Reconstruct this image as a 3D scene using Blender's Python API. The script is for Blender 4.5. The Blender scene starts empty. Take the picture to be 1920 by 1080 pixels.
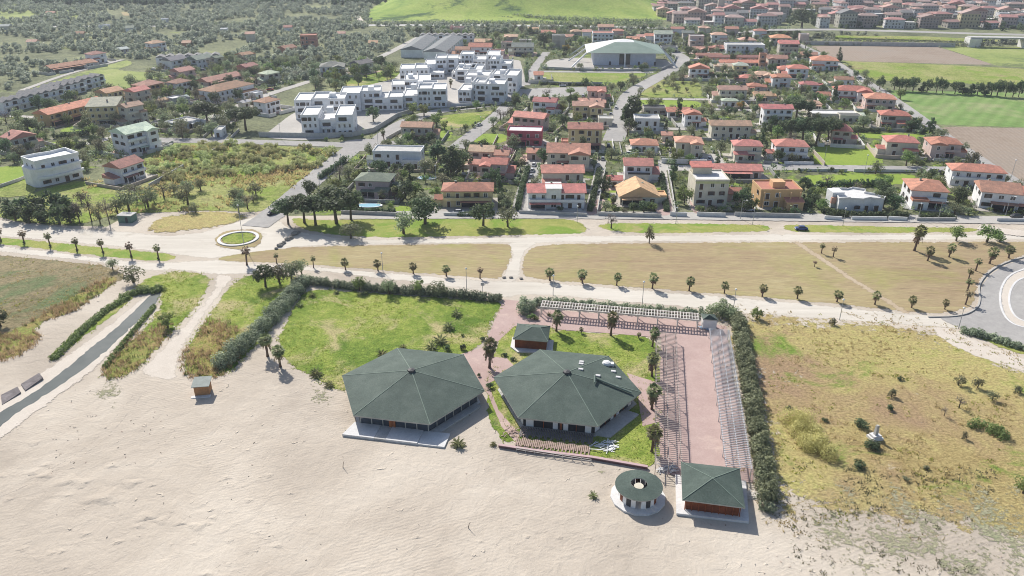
import bpy, math, random
import numpy as np
from mathutils import Vector
from mathutils.geometry import delaunay_2d_cdt
R = math.radians
PI = math.pi
random.seed(7)
NR = np.random.default_rng(7)
SC = bpy.context.scene
COL = SC.collection

# ------------------------------------------------------------------ camera, sky, sun, exposure
F, PITCH, HC = 1450.0, R(25.5), 92.0
cd = bpy.data.cameras.new('camera')
cam = bpy.data.objects.new('camera', cd)
COL.objects.link(cam)
cam.location = (0, 0, HC)
cam.rotation_euler = (PI / 2 - PITCH, 0, 0)
cd.sensor_width = 36
cd.lens = 36 * F / 1920
cd.clip_start = 1
cd.clip_end = 20000
SC.camera = cam
SUN_AZ, SUN_EL = R(-28), R(39)
w = bpy.data.worlds.new('World')
SC.world = w
w.use_nodes = True
nt = w.node_tree
sky = nt.nodes.new('ShaderNodeTexSky')
sky.sky_type = 'NISHITA'
sky.sun_disc = False
sky.sun_elevation = SUN_EL
sky.sun_rotation = SUN_AZ
sky.air_density = 1.0
sky.dust_density = 1.5
nt.links.new(sky.outputs[0], nt.nodes['Background'].inputs[0])
nt.nodes['Background'].inputs[1].default_value = 0.1
sd = bpy.data.lights.new('sun', 'SUN')
sd.energy = 4.8
sd.angle = R(0.53)
sd.color = (1.0, 0.955, 0.88)
so = bpy.data.objects.new('sun', sd)
COL.objects.link(so)
so.rotation_euler = Vector((-math.sin(SUN_AZ) * math.cos(SUN_EL), -math.cos(SUN_AZ) * math.cos(SUN_EL), -math.sin(SUN_EL))).to_track_quat('-Z', 'Y').to_euler()
so.location = (0, 0, 200)
SC.view_settings.view_transform = 'Standard'
SC.view_settings.look = 'None'
SC.view_settings.gamma = 1
SC.view_settings.exposure = 0.34
SC.render.engine = 'CYCLES'
SC.cycles.use_denoising = True
SC.cycles.max_bounces = 5
SC.cycles.diffuse_bounces = 2
SC.cycles.volume_bounces = 0
SC.cycles.pixel_filter_type = 'BLACKMAN_HARRIS'
SC.cycles.filter_width = 1.0
SC.cycles.transparent_max_bounces = 12

# ------------------------------------------------------------------ helpers
def P(x, y, z=0.0):
    """photo pixel (1920 wide) -> the point of the world at height z"""
    u = x - 960
    v = 540 - y
    dy = math.cos(PITCH) * F + math.sin(PITCH) * v
    dz = -math.sin(PITCH) * F + math.cos(PITCH) * v
    t = (z - HC) / dz
    return Vector((u * t, dy * t, z))
def pxm(y):
    """photo pixels per metre at ground row y"""
    return math.cos(PITCH) * (y - 540 + F * math.tan(PITCH)) / HC
def XY(pts):
    return [tuple(P(*p)[:2]) for p in pts]
ORD = 'first second third fourth fifth sixth seventh eighth ninth tenth eleventh twelfth thirteenth fourteenth fifteenth sixteenth seventeenth eighteenth nineteenth twentieth'.split()
def ordn(i):
    if i < 20: return ORD[i]
    n = i + 1
    if n % 100 in (11, 12, 13): return '%dth' % n
    return '%d%s' % (n, {1: 'st', 2: 'nd', 3: 'rd'}.get(n % 10, 'th'))
def tag(o, label=None, cat=None, group=None, kind=None):
    if label: o['label'] = label
    if cat: o['category'] = cat
    if group: o['group'] = group
    if kind: o['kind'] = kind
    return o
def empty(name, loc=(0, 0, 0), rz=0, sc=1):
    o = bpy.data.objects.new(name, None)
    COL.objects.link(o)
    o.location = loc
    o.rotation_euler = (0, 0, rz)
    o.scale = (sc, sc, sc) if not isinstance(sc, tuple) else sc
    return o
def link(name, me, parent=None, color=None, loc=None, rz=None, sc=None):
    o = bpy.data.objects.new(name, me)
    COL.objects.link(o)
    if parent: o.parent = parent
    if color: o.color = (*color, 1)
    if loc is not None: o.location = loc
    if rz is not None: o.rotation_euler = (0, 0, rz)
    if sc is not None: o.scale = sc
    return o
def copy_tree(o, parent=None):
    c = o.copy()
    COL.objects.link(c)
    c.parent = parent
    for ch in KIDS.get(o.name, ()) or list(o.children):
        copy_tree(ch, c)
    return c
KIDS = {}
def npmesh(name, V, Fc, mats, v=None, smooth=False, mi=None):
    """fast mesh from arrays; Fc is (n,3) or (n,4)"""
    me = bpy.data.meshes.new(name)
    V = np.asarray(V, dtype=np.float32)
    Fc = np.asarray(Fc, dtype=np.int32)
    n, k = Fc.shape
    me.vertices.add(len(V))
    me.vertices.foreach_set('co', V.ravel())
    me.loops.add(n * k)
    me.loops.foreach_set('vertex_index', Fc.ravel())
    me.polygons.add(n)
    me.polygons.foreach_set('loop_start', np.arange(0, n * k, k, dtype=np.int32))
    me.polygons.foreach_set('loop_total', np.full(n, k, dtype=np.int32))
    if mi is not None: me.polygons.foreach_set('material_index', np.asarray(mi, dtype=np.int32))
    me.update(calc_edges=True)
    if v is not None:
        a = me.attributes.new('v', 'FLOAT', 'POINT')
        a.data.foreach_set('value', np.asarray(v, dtype=np.float32))
    if smooth: me.polygons.foreach_set('use_smooth', np.ones(n, dtype=bool))
    for m in mats if isinstance(mats, (list, tuple)) else [mats]: me.materials.append(m)
    return me
class MB:
    def __init__(s): s.v = []; s.f = []; s.m = []; s.cm = 0
    def add(s, vs, fs, m=None):
        b = len(s.v)
        s.v += [tuple(q) for q in vs]
        s.f += [tuple(i + b for i in f) for f in fs]
        s.m += [s.cm if m is None else m] * len(fs)
        return s
    def box(s, x0, x1, y0, y1, z0, z1, m=None):
        return s.add([(x0, y0, z0), (x1, y0, z0), (x1, y1, z0), (x0, y1, z0), (x0, y0, z1), (x1, y0, z1), (x1, y1, z1), (x0, y1, z1)],
                     [(0, 3, 2, 1), (4, 5, 6, 7), (0, 1, 5, 4), (1, 2, 6, 5), (2, 3, 7, 6), (3, 0, 4, 7)], m)
    def bar(s, a, b, wd, h, m=None):
        """box along a->b, width wd, height h (top view)"""
        a = Vector(a); b = Vector(b); d = (b - a).normalized()
        up = Vector((0, 0, 1)) if abs(d.z) < .95 else Vector((1, 0, 0))
        r = d.cross(up).normalized(); u = r.cross(d)
        r *= wd / 2; u *= h / 2
        vs = [a - r - u, a + r - u, a + r + u, a - r + u, b - r - u, b + r - u, b + r + u, b - r + u]
        return s.add(vs, [(0, 1, 2, 3), (7, 6, 5, 4), (0, 4, 5, 1), (1, 5, 6, 2), (2, 6, 7, 3), (3, 7, 4, 0)], m)
    def prism(s, pts, z0, z1, m=None):
        n = len(pts)
        a = sum(pts[i][0] * pts[(i + 1) % n][1] - pts[(i + 1) % n][0] * pts[i][1] for i in range(n))
        if a < 0: pts = pts[::-1]
        vs = [(p[0], p[1], z0) for p in pts] + [(p[0], p[1], z1) for p in pts]
        return s.add(vs, [tuple(range(n))[::-1], tuple(range(n, 2 * n))] + [(i, (i + 1) % n, n + (i + 1) % n, n + i) for i in range(n)], m)
    def tube(s, pts, rad, n=6, m=None):
        """tapered tube through points with radii"""
        pts = [Vector(p) for p in pts]
        rs = rad if isinstance(rad, (list, tuple)) else [rad] * len(pts)
        vs = []
        for i, p in enumerate(pts):
            d = (pts[min(i + 1, len(pts) - 1)] - pts[max(i - 1, 0)]).normalized()
            up = Vector((0, 0, 1)) if abs(d.z) < .9 else Vector((1, 0, 0))
            r = d.cross(up).normalized(); u = r.cross(d)
            vs += [p + (r * math.cos(2 * PI * k / n) + u * math.sin(2 * PI * k / n)) * rs[i] for k in range(n)]
        fs = [(i * n + k, i * n + (k + 1) % n, (i + 1) * n + (k + 1) % n, (i + 1) * n + k) for i in range(len(pts) - 1) for k in range(n)]
        fs += [tuple(range(n))[::-1], tuple(range((len(pts) - 1) * n, len(pts) * n))]
        return s.add(vs, fs, m)
    def lathe(s, prof, n=20, m=None, c=(0, 0)):
        vs = [(c[0] + r * math.cos(2 * PI * k / n), c[1] + r * math.sin(2 * PI * k / n), z) for r, z in prof for k in range(n)]
        fs = [(i * n + k, i * n + (k + 1) % n, (i + 1) * n + (k + 1) % n, (i + 1) * n + k) for i in range(len(prof) - 1) for k in range(n)]
        return s.add(vs, fs, m)
    def mesh(s, name, mats, smooth=False):
        me = bpy.data.meshes.new(name)
        me.from_pydata(s.v, [], s.f)
        for m in mats if isinstance(mats, (list, tuple)) else [mats]: me.materials.append(m)
        me.polygons.foreach_set('material_index', s.m)
        if smooth: me.polygons.foreach_set('use_smooth', [True] * len(s.f))
        me.update()
        return me
    def build(s, name, mats, parent=None, color=None, **k):
        return link(name, s.mesh(name, mats, k.pop('smooth', False)), parent, color, **k)

# ------------------------------------------------------------------ materials
MATS = {}
def newmat(name):
    m = bpy.data.materials.new(name)
    m.use_nodes = True
    MATS[name] = m
    t = m.node_tree
    b = t.nodes['Principled BSDF']
    b.inputs['Specular IOR Level'].default_value = .25
    return m, t, b, t.nodes.new, t.links.new
def nz(t, scale, detail=4, rough=.6, vec=None, dist=0, w=None):
    n = t.nodes.new('ShaderNodeTexNoise')
    n.inputs['Scale'].default_value = scale
    n.inputs['Detail'].default_value = detail
    n.inputs['Roughness'].default_value = rough
    n.inputs['Distortion'].default_value = dist
    if vec is None:
        c = t.nodes.get('TCO')
        if not c:
            c = t.nodes.new('ShaderNodeTexCoord'); c.name = 'TCO'
        vec = c.outputs['Object']
    t.links.new(vec, n.inputs['Vector'])
    return n.outputs['Fac']
def mth(t, op, a, b=None, c=None, clamp=False):
    n = t.nodes.new('ShaderNodeMath'); n.operation = op; n.use_clamp = clamp
    for i, q in enumerate((a, b, c)):
        if q is None: continue
        if isinstance(q, (int, float)): n.inputs[i].default_value = q
        else: t.links.new(q, n.inputs[i])
    return n.outputs[0]
def ramp(t, fac, stops, interp='LINEAR'):
    n = t.nodes.new('ShaderNodeValToRGB')
    cr = n.color_ramp; cr.interpolation = interp
    while len(cr.elements) < len(stops): cr.elements.new(.5)
    for e, (p, c) in zip(cr.elements, stops):
        e.position = p; e.color = (*c, 1) if len(c) == 3 else c
    t.links.new(fac, n.inputs[0])
    return n.outputs[0]
def mix(t, fac, a, b, mode='MIX'):
    n = t.nodes.new('ShaderNodeMix'); n.data_type = 'RGBA'; n.blend_type = mode; n.clamp_factor = True
    for i, q in ((0, fac), (6, a), (7, b)):
        if isinstance(q, (int, float)): n.inputs[i].default_value = q
        elif isinstance(q, tuple): n.inputs[i].default_value = (*q, 1) if len(q) == 3 else q
        else: t.links.new(q, n.inputs[i])
    return n.outputs[2]
def stretch(t, vec, sc, rz=0):
    n = t.nodes.new('ShaderNodeMapping')
    n.inputs['Scale'].default_value = sc
    n.inputs['Rotation'].default_value = (0, 0, rz)
    t.links.new(vec, n.inputs[0])
    return n.outputs[0]
def bump(t, b, h, strength, dist=1.0):
    n = t.nodes.new('ShaderNodeBump')
    n.inputs['Strength'].default_value = strength
    n.inputs['Distance'].default_value = dist
    t.links.new(h, n.inputs['Height'])
    t.links.new(n.outputs[0], b.inputs['Normal'])
def con(t, x, lo, hi):
    n = t.nodes.new('ShaderNodeMapRange'); n.clamp = True
    n.inputs[1].default_value = lo; n.inputs[2].default_value = hi
    t.links.new(x, n.inputs[0])
    return n.outputs[0]
def gmat(name, cols, s1=.05, s2=.6, fine=1.6, streak=None, patch=None, bmp=.6, amp=.45, soft=False, rows=None, speck=None, cov=1.0, e2=0):
    """ground cover: cols = ramp of world colours over two octaves of noise"""
    m, t, b, N, L = newmat(name)
    tc = N('ShaderNodeTexCoord'); tc.name = 'TCO'
    vec = tc.outputs['Object']
    v1 = stretch(t, vec, *streak) if streak else vec
    a = nz(t, s1, 5, .62, vec, .4)
    c = nz(t, s2, 5, .65, v1, .3)
    f = mth(t, 'ADD', mth(t, 'MULTIPLY', a, .55), mth(t, 'MULTIPLY', c, .45))
    f = con(t, f, .33, .67)
    k = len(cols)
    col = ramp(t, f, [(i / (k - 1), q) for i, q in enumerate(cols)])
    if patch:   # (colour, scale, lo, hi)
        for pc, ps, lo, hi in patch:
            pn = con(t, nz(t, ps, 6, .68, vec, .6), lo, hi)
            col = mix(t, pn, col, pc)
    fn = nz(t, fine, 4, .75, v1)
    col = mix(t, 1.0, col, ramp(t, con(t, fn, .3, .7), [(0, (1 - amp,) * 3), (1, (1 + amp * .6,) * 3)]), 'MULTIPLY')
    if rows:  # (angle, spacing, strength)
        wv = N('ShaderNodeTexWave')
        wv.inputs['Scale'].default_value = rows[1]
        wv.inputs['Distortion'].default_value = 1.2
        wv.inputs['Detail'].default_value = 2
        L(stretch(t, vec, (1, 1, 1), rows[0]), wv.inputs[0])
        col = mix(t, 1.0, col, ramp(t, wv.outputs['Fac'], [(0, (1 - rows[2],) * 3), (1, (1 + rows[2],) * 3)]), 'MULTIPLY')
    if speck:  # (colour, scale, threshold)
        sn = con(t, nz(t, speck[1], 3, .6, vec), speck[2], speck[2] + .06)
        col = mix(t, sn, col, speck[0])
    L(col, b.inputs['Base Color'])
    b.inputs['Roughness'].default_value = .95
    b.inputs['Specular IOR Level'].default_value = .1
    bump(t, b, fn, bmp, .5 / fine)
    if soft:
        at = N('ShaderNodeAttribute'); at.attribute_name = 'v'
        e = nz(t, soft if isinstance(soft, float) else .7, 6, .75, vec)
        if e2: e = mth(t, 'ADD', mth(t, 'MULTIPLY', e, .6), mth(t, 'MULTIPLY', nz(t, e2, 5, .6, vec, .5), .4 + .0))
        g = con(t, mth(t, 'ADD', mth(t, 'MULTIPLY', at.outputs['Fac'], cov), mth(t, 'MULTIPLY', mth(t, 'SUBTRACT', e, .5), 1.9 if not e2 else 3.4)), .44, .56)
        tr = N('ShaderNodeBsdfTransparent'); mx = N('ShaderNodeMixShader')
        L(g, mx.inputs[0]); L(tr.outputs[0], mx.inputs[1]); L(b.outputs[0], mx.inputs[2])
        L(mx.outputs[0], t.nodes['Material Output'].inputs[0])
    return m
def pmat(name, base=None, rough=.8, var=.12, scale=1.0, metal=0, spec=.25, bmp=0, fine=None):
    """plain surface; base None -> the object's own colour"""
    m, t, b, N, L = newmat(name)
    if base is None:
        oi = N('ShaderNodeObjectInfo'); c0 = oi.outputs['Color']
    else: c0 = base
    n = nz(t, scale, 5, .65)
    col = mix(t, 1.0, c0, ramp(t, con(t, n, .3, .7), [(0, (1 - var,) * 3), (1, (1 + var * .5,) * 3)]), 'MULTIPLY')
    if fine:
        n2 = nz(t, fine[0], 3, .7)
        col = mix(t, 1.0, col, ramp(t, con(t, n2, .3, .7), [(0, (1 - fine[1],) * 3), (1, (1 + fine[1],) * 3)]), 'MULTIPLY')
        n = n2
    L(col, b.inputs['Base Color'])
    b.inputs['Roughness'].default_value = rough
    b.inputs['Metallic'].default_value = metal
    b.inputs['Specular IOR Level'].default_value = spec
    if bmp: bump(t, b, n, bmp, .1)
    return m
def leafmat(name, dark, light, trans=.25, hue=.07, alt=None):
    m, t, b, N, L = newmat(name)
    at = N('ShaderNodeAttribute'); at.attribute_name = 'v'
    oi = N('ShaderNodeObjectInfo')
    st = [(0, dark), (1, light)] if not alt else [(0, dark), (.75, light), (.9, light), (1, alt)]
    c = ramp(t, at.outputs['Fac'], st)
    hs = N('ShaderNodeHueSaturation')
    L(mth(t, 'ADD', mth(t, 'MULTIPLY', mth(t, 'SUBTRACT', oi.outputs['Random'], .5), hue), .5), hs.inputs['Hue'])
    L(mth(t, 'ADD', mth(t, 'MULTIPLY', oi.outputs['Random'], .5), .78), hs.inputs['Value'])
    L(c, hs.inputs['Color'])
    L(hs.outputs[0], b.inputs['Base Color'])
    b.inputs['Roughness'].default_value = .6
    b.inputs['Specular IOR Level'].default_value = .2
    tl = N('ShaderNodeBsdfTranslucent'); mx = N('ShaderNodeMixShader')
    L(hs.outputs[0], tl.inputs[0]); mx.inputs[0].default_value = trans
    L(b.outputs[0], mx.inputs[1]); L(tl.outputs[0], mx.inputs[2])
    L(mx.outputs[0], t.nodes['Material Output'].inputs[0])
    return m
plaster = pmat('plaster', None, .9, .16, .35, fine=(2.5, .06))
def tilemat():
    m, t, b, N, L = newmat('roof_tiles')
    oi = N('ShaderNodeObjectInfo'); tc = N('ShaderNodeTexCoord'); tc.name = 'TCO'
    wv = N('ShaderNodeTexWave'); wv.bands_direction = 'Y'
    wv.inputs['Scale'].default_value = .8; wv.inputs['Distortion'].default_value = .6
    L(tc.outputs['Object'], wv.inputs[0])
    n = nz(t, .5, 5, .7); n2 = nz(t, 4, 3, .7)
    c = mix(t, 1.0, oi.outputs['Color'], ramp(t, con(t, n, .3, .7), [(0, (.6, .66, .7)), (1, (1.18, 1.15, 1.1))]), 'MULTIPLY')
    c = mix(t, 1.0, c, ramp(t, con(t, n2, .3, .7), [(0, (.82,) * 3), (1, (1.12,) * 3)]), 'MULTIPLY')
    c = mix(t, 1.0, c, ramp(t, wv.outputs['Fac'], [(0, (.86,) * 3), (1, (1.06,) * 3)]), 'MULTIPLY')
    L(c, b.inputs['Base Color']); b.inputs['Roughness'].default_value = .85
    bump(t, b, n2, .4, .1)
    return m
tiles = tilemat()
glass_dark = pmat('window_glass', (.03, .035, .045), .12, .3, 1, spec=.5)
shutter_m = pmat('shutter_wood', (.09, .06, .045), .7, .2, 2)
white_m = pmat('white_paint', (.78, .78, .77), .7, .1, 1)
metal_m = pmat('galvanised_steel', (.55, .55, .56), .5, .15, 2, metal=.3)
pole_m = pmat('pole_steel', (.42, .43, .44), .5, .15, 2, metal=.3)
iron_m = pmat('dark_iron', (.06, .06, .065), .6, .2, 2)
concrete_m = pmat('concrete', (.5, .49, .47), .9, .2, .5, fine=(4, .1))
whitecon_m = pmat('white_concrete', (.66, .65, .64), .9, .14, .4, fine=(3, .08))
asphalt_m = gmat('asphalt', [(.3, .29, .28), (.37, .355, .34), (.45, .435, .41)], .03, .5, 3, bmp=.15, amp=.12)
brown_wood = pmat('red_brown_boards', (.27, .075, .028), .7, .3, 1.2, fine=(8, .2))
bark_m = pmat('bark', (.13, .1, .075), .95, .35, 3, bmp=.5)
palmbark_m = pmat('palm_bark', (.16, .11, .085), .95, .35, 4, bmp=.5)
tyre_m = pmat('tyre_rubber', (.02, .02, .02), .8, .2, 5)
carpaint = pmat('car_paint', None, .3, .05, 1, spec=.5)
rock_m = pmat('rock', (.3, .28, .25), .95, .3, 1.5, bmp=.8)
L_olive = leafmat('olive_leaves', (.1, .125, .07), (.35, .39, .23), .4, alt=(.42, .42, .28))
L_dark = leafmat('evergreen_leaves', (.035, .06, .032), (.14, .19, .09), .4, alt=(.24, .27, .14))
L_green = leafmat('green_leaves', (.07, .105, .035), (.28, .35, .12), .4, alt=(.42, .44, .2))
L_grey = leafmat('scrub_leaves', (.12, .125, .07), (.32, .32, .19), .35)
L_twig = leafmat('bare_twigs', (.14, .115, .1), (.32, .28, .25), .2)
L_blossom = leafmat('blossom', (.3, .16, .18), (.6, .38, .42), .3)
L_yellow = leafmat('mimosa', (.25, .17, .03), (.5, .36, .06), .3)
L_palm = leafmat('palm_leaves', (.085, .105, .045), (.36, .36, .17), .4)
L_dead = leafmat('dead_palm_leaves', (.16, .11, .07), (.4, .3, .2), .25)
L_hedge = leafmat('oleander_leaves', (.1, .135, .085), (.36, .41, .27), .35, .03, alt=(.55, .58, .46))
L_reed = leafmat('reed', (.3, .24, .09), (.7, .58, .34), .45)
L_grove = leafmat('grove_leaves', (.19, .22, .17), (.46, .49, .37), .4)  # paler than olive_leaves, paleness of distant haze put into the colour
L_cane = leafmat('cane_tufts', (.36, .4, .16), (.62, .62, .34), .5)
L_grass = leafmat('grass_blades', (.2, .25, .04), (.5, .52, .14), .45)
L_dry = leafmat('dry_grass', (.36, .3, .12), (.66, .56, .28), .45)
# ------------------------------------------------------------------ the ground
g_inland = gmat('inland_scrub', [(.09, .105, .06), (.16, .175, .1), (.24, .255, .14), (.33, .36, .16)], .012, .09, .5, amp=.5, patch=[((.3, .38, .08), .02, .62, .72), ((.27, .23, .16), .016, .64, .72)])
def sandmat():
    m, t, b, N, L = newmat('beach_sand')
    tc = N('ShaderNodeTexCoord'); tc.name = 'TCO'; vec = tc.outputs['Object']
    a = con(t, nz(t, .035, 5, .6, vec, .5), .35, .65)
    col = ramp(t, a, [(0, (.425, .37, .31)), (.5, (.5, .44, .37)), (1, (.565, .505, .43))])
    f = nz(t, 2.2, 5, .7, vec)
    col = mix(t, 1.0, col, ramp(t, con(t, f, .3, .7), [(0, (.93, .92, .9)), (1, (1.05,) * 3)]), 'MULTIPLY')
    # debris and dry wrack
    sp = con(t, nz(t, 1.3, 4, .7, vec), .71, .76)
    col = mix(t, mth(t, 'MULTIPLY', sp, .5), col, (.3, .24, .18))
    L(col, b.inputs['Base Color']); b.inputs['Roughness'].default_value = .95; b.inputs['Specular IOR Level'].default_value = .1
    wv = N('ShaderNodeTexWave'); wv.wave_type = 'BANDS'; wv.bands_direction = 'Y'
    wv.inputs['Scale'].default_value = .42; wv.inputs['Distortion'].default_value = 7.0
    wv.inputs['Detail'].default_value = 3; wv.inputs['Detail Scale'].default_value = .6; wv.inputs['Detail Roughness'].default_value = .6
    L(stretch(t, vec, (1, 1.0, 1), R(-22)), wv.inputs[0])
    rm = con(t, nz(t, .022, 4, .6, vec, .8), .45, .62)
    h = mth(t, 'ADD', mth(t, 'MULTIPLY', mth(t, 'MULTIPLY', wv.outputs['Fac'], rm), .026), mth(t, 'MULTIPLY', f, .07))
    bm = con(t, nz(t, .55, 3, .5, vec, .6), .66, .8); bm = mth(t, 'MULTIPLY', bm, con(t, nz(t, .05, 2, .5, vec), .48, .6))
    h = mth(t, 'ADD', h, mth(t, 'MULTIPLY', bm, .5))
    h = mth(t, 'ADD', h, mth(t, 'MULTIPLY', nz(t, .35, 4, .6, vec, .5), .35))
    bump(t, b, h, .8, 1.0)
    return m
m_sand = sandmat()
m_road = gmat('dusty_road', [(.5, .455, .39), (.6, .555, .485), (.66, .615, .545)], .03, .35, 2.5, streak=((.07, 1.3, 1), R(6)), bmp=.25, amp=.1, patch=[((.46, .41, .34), .1, .6, .72)], soft=1.2)
m_path = gmat('sand_path', [(.55, .49, .42), (.64, .58, .51)], .05, .4, 2.5, bmp=.3, amp=.1, soft=1.2)
m_verge = gmat('mown_verge', [(.24, .28, .07), (.34, .35, .1), (.44, .39, .18)], .05, .4, 2.5, amp=.35, soft=.9, patch=[((.2, .3, .05), .05, .48, .6), ((.42, .33, .17), .06, .62, .7)])
m_dry = gmat('dry_field', [(.29, .21, .13), (.365, .28, .17), (.4, .33, .18), (.44, .37, .22)], .018, .3, 1.8, streak=((.14, 1.5, 1), R(8)), amp=.32, bmp=.5, soft=.8, patch=[((.34, .33, .12), .03, .5, .7)])
m_lime = gmat('lush_grass', [(.1, .17, .03), (.19, .27, .045), (.31, .36, .08), (.42, .4, .15)], .045, .5, 2.2, amp=.5, bmp=1, soft=.8, patch=[((.46, .4, .2), .08, .5, .62), ((.12, .2, .03), .04, .53, .64)])
m_field = gmat('weedy_field', [(.33, .25, .11), (.42, .335, .15), (.47, .405, .17), (.35, .365, .105)], .03, .35, 1.6, amp=.48, bmp=1, soft=.55, e2=.09, patch=[((.37, .26, .155), .022, .52, .64), ((.19, .28, .05), .05, .57, .66), ((.6, .54, .46), .11, .66, .72)])
m_dune = gmat('sparse_dune_plants', [(.3, .3, .19), (.38, .36, .24), (.25, .28, .16)], .06, .6, 2.5, amp=.4, bmp=1, soft=1.1, cov=.42, e2=.14)
m_scrub = gmat('brown_scrub', [(.15, .15, .07), (.25, .21, .12), (.33, .27, .16), (.22, .22, .1)], .03, .3, 1.2, amp=.45, bmp=1, soft=.8, patch=[((.15, .2, .09), .035, .5, .6)])
m_reedg = gmat('reed_ground', [(.22, .17, .06), (.36, .28, .11), (.24, .28, .07), (.42, .34, .17)], .06, .5, 2.0, amp=.45, bmp=1, soft=.8)
m_gard = gmat('garden_ground', [(.05, .065, .03), (.11, .13, .06), (.2, .21, .12), (.36, .34, .28)], .05, .22, .8, amp=.5, patch=[((.22, .3, .06), .07, .56, .62), ((.42, .39, .33), .09, .62, .68)])
m_wild = gmat('wild_meadow', [(.17, .21, .06), (.28, .32, .09), (.38, .38, .15), (.26, .24, .11)], .03, .2, .9, amp=.5, bmp=1, soft=.4, patch=[((.24, .33, .06), .04, .5, .6), ((.3, .23, .13), .03, .62, .7)])
m_meadow = gmat('green_meadow', [(.2, .26, .08), (.29, .34, .11), (.37, .39, .16)], .02, .1, .7, amp=.3, bmp=.4, patch=[((.16, .2, .08), .03, .55, .62)])
m_plough = gmat('ploughed_earth', [(.27, .21, .16), (.34, .275, .22), (.31, .27, .23)], .015, .2, 1.0, amp=.16, bmp=.6, rows=(R(12), .16, .05))
m_crop = gmat('green_crop', [(.12, .22, .06), (.19, .29, .09), (.27, .33, .14)], .02, .15, 1.2, amp=.2, patch=[((.3, .33, .16), .03, .52, .66)], rows=(R(38), .05, .08), bmp=.4)
m_lawn = gmat('garden_lawn', [(.2, .3, .05), (.3, .38, .07)], .05, .4, 2, amp=.2)
m_pave = gmat('pink_paving', [(.4, .29, .265), (.46, .34, .31), (.51, .39, .355)], .06, .35, 3, bmp=.15, amp=.1, patch=[((.6, .47, .4), .12, .6, .75)])
m_palepave = gmat('pale_paving', [(.4, .38, .35), (.5, .475, .44)], .04, .4, 3, bmp=.1, amp=.12)
m_hill = gmat('hill_grass', [(.09, .17, .04), (.24, .34, .07), (.34, .42, .1), (.4, .44, .14)], .008, .03, .35, amp=.2, patch=[((.07, .13, .04), .012, .55, .62)])
def pinp(px, py, poly):
    poly = np.asarray(poly); inside = np.zeros(len(px), bool)
    j = len(poly) - 1
    for i in range(len(poly)):
        xi, yi = poly[i]; xj, yj = poly[j]
        if yi != yj:
            inside ^= ((yi > py) != (yj > py)) & (px < (xj - xi) * (py - yi) / (yj - yi) + xi)
        j = i
    return inside
def edged(px, py, poly):
    d = np.full(len(px), 1e9); poly = np.asarray(poly)
    for i in range(len(poly)):
        a = poly[i - 1]; b = poly[i]; ab = b - a; L2 = max(ab @ ab, 1e-9)
        t = np.clip(((px - a[0]) * ab[0] + (py - a[1]) * ab[1]) / L2, 0, 1)
        d = np.minimum(d, np.hypot(px - a[0] - t * ab[0], py - a[1] - t * ab[1]))
    return d
ZC = [0.0]
AVOID = []
OPEN = []
def smooth(p, it=1):
    for _ in range(it):
        q = []
        for i in range(len(p)):
            a = p[i]; b = p[(i + 1) % len(p)]
            f = min(.25, 4.0 / max(math.dist(a, b), 1e-6))
            q += [(a[0] * (1 - f) + b[0] * f, a[1] * (1 - f) + b[1] * f), (a[0] * f + b[0] * (1 - f), a[1] * f + b[1] * (1 - f))]
        p = q
    return p
def sheet(name, pts, mat, edge=0, jit=.25, world=False, kind='structure', z=None, rnd=2, label=None, step=None):
    """one flat region of the ground, a few mm above the one laid before it"""
    if z is None:
        ZC[0] += .0025; z = ZC[0]
    p = pts if world else XY(pts)
    if rnd: p = smooth(p, rnd)
    q = []
    L = sum(math.dist(p[i], p[i - 1]) for i in range(len(p)))
    st = step or max(.8, L / 500)
    for i in range(len(p)):
        a = p[i]; b = p[(i + 1) % len(p)]; n = max(1, int(math.dist(a, b) / st))
        for k in range(n):
            q.append((a[0] + (b[0] - a[0]) * k / n, a[1] + (b[1] - a[1]) * k / n))
    q = [(x + NR.normal(0, jit), y + NR.normal(0, jit)) for x, y in q] if jit else q
    V = list(q); n0 = len(q)
    if edge:
        A = np.array(q); lo = A.min(0); hi = A.max(0)
        s = max(edge * .55, math.sqrt((hi[0] - lo[0]) * (hi[1] - lo[1]) / 9000))
        gx, gy = np.meshgrid(np.arange(lo[0], hi[0], s), np.arange(lo[1], hi[1], s))
        gx = gx.ravel() + NR.uniform(-.2, .2, gx.size) * s; gy = gy.ravel() + NR.uniform(-.2, .2, gy.size) * s
        k = pinp(gx, gy, A); gx = gx[k]; gy = gy[k]
        d = edged(gx, gy, A); k = d > s * .35
        V += list(zip(gx[k], gy[k]))
    r = delaunay_2d_cdt([Vector(v) for v in V], [(i, (i + 1) % n0) for i in range(n0)], [], 1, 1e-5)
    vs, fs = r[0], r[2]
    A = np.array([(v.x, v.y) for v in vs])
    T = np.array(fs, dtype=np.int32)
    c = A[T]; ar = (c[:, 1, 0] - c[:, 0, 0]) * (c[:, 2, 1] - c[:, 0, 1]) - (c[:, 2, 0] - c[:, 0, 0]) * (c[:, 1, 1] - c[:, 0, 1])
    T[ar < 0] = T[ar < 0][:, ::-1]
    att = None
    if edge:
        att = np.clip(edged(A[:, 0], A[:, 1], np.array(q)) / edge, 0, 1)
    me = npmesh(name, np.c_[A, np.full(len(A), z)], T, mat, v=att)
    o = link(name, me)
    if kind: o['kind'] = kind
    if label: o['label'] = label
    if name in ('street', 'courtyard', 'parking_lot', 'forecourt', 'driveway', 'road', 'asphalt_road', 'paving', 'roundabout_island'): AVOID.append(np.array(q))
    if name in ('meadow', 'ploughed_field', 'green_field', 'crop_field', 'lawn', 'wild_plot'): OPEN.append(np.array(q))
    return o, q
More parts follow.
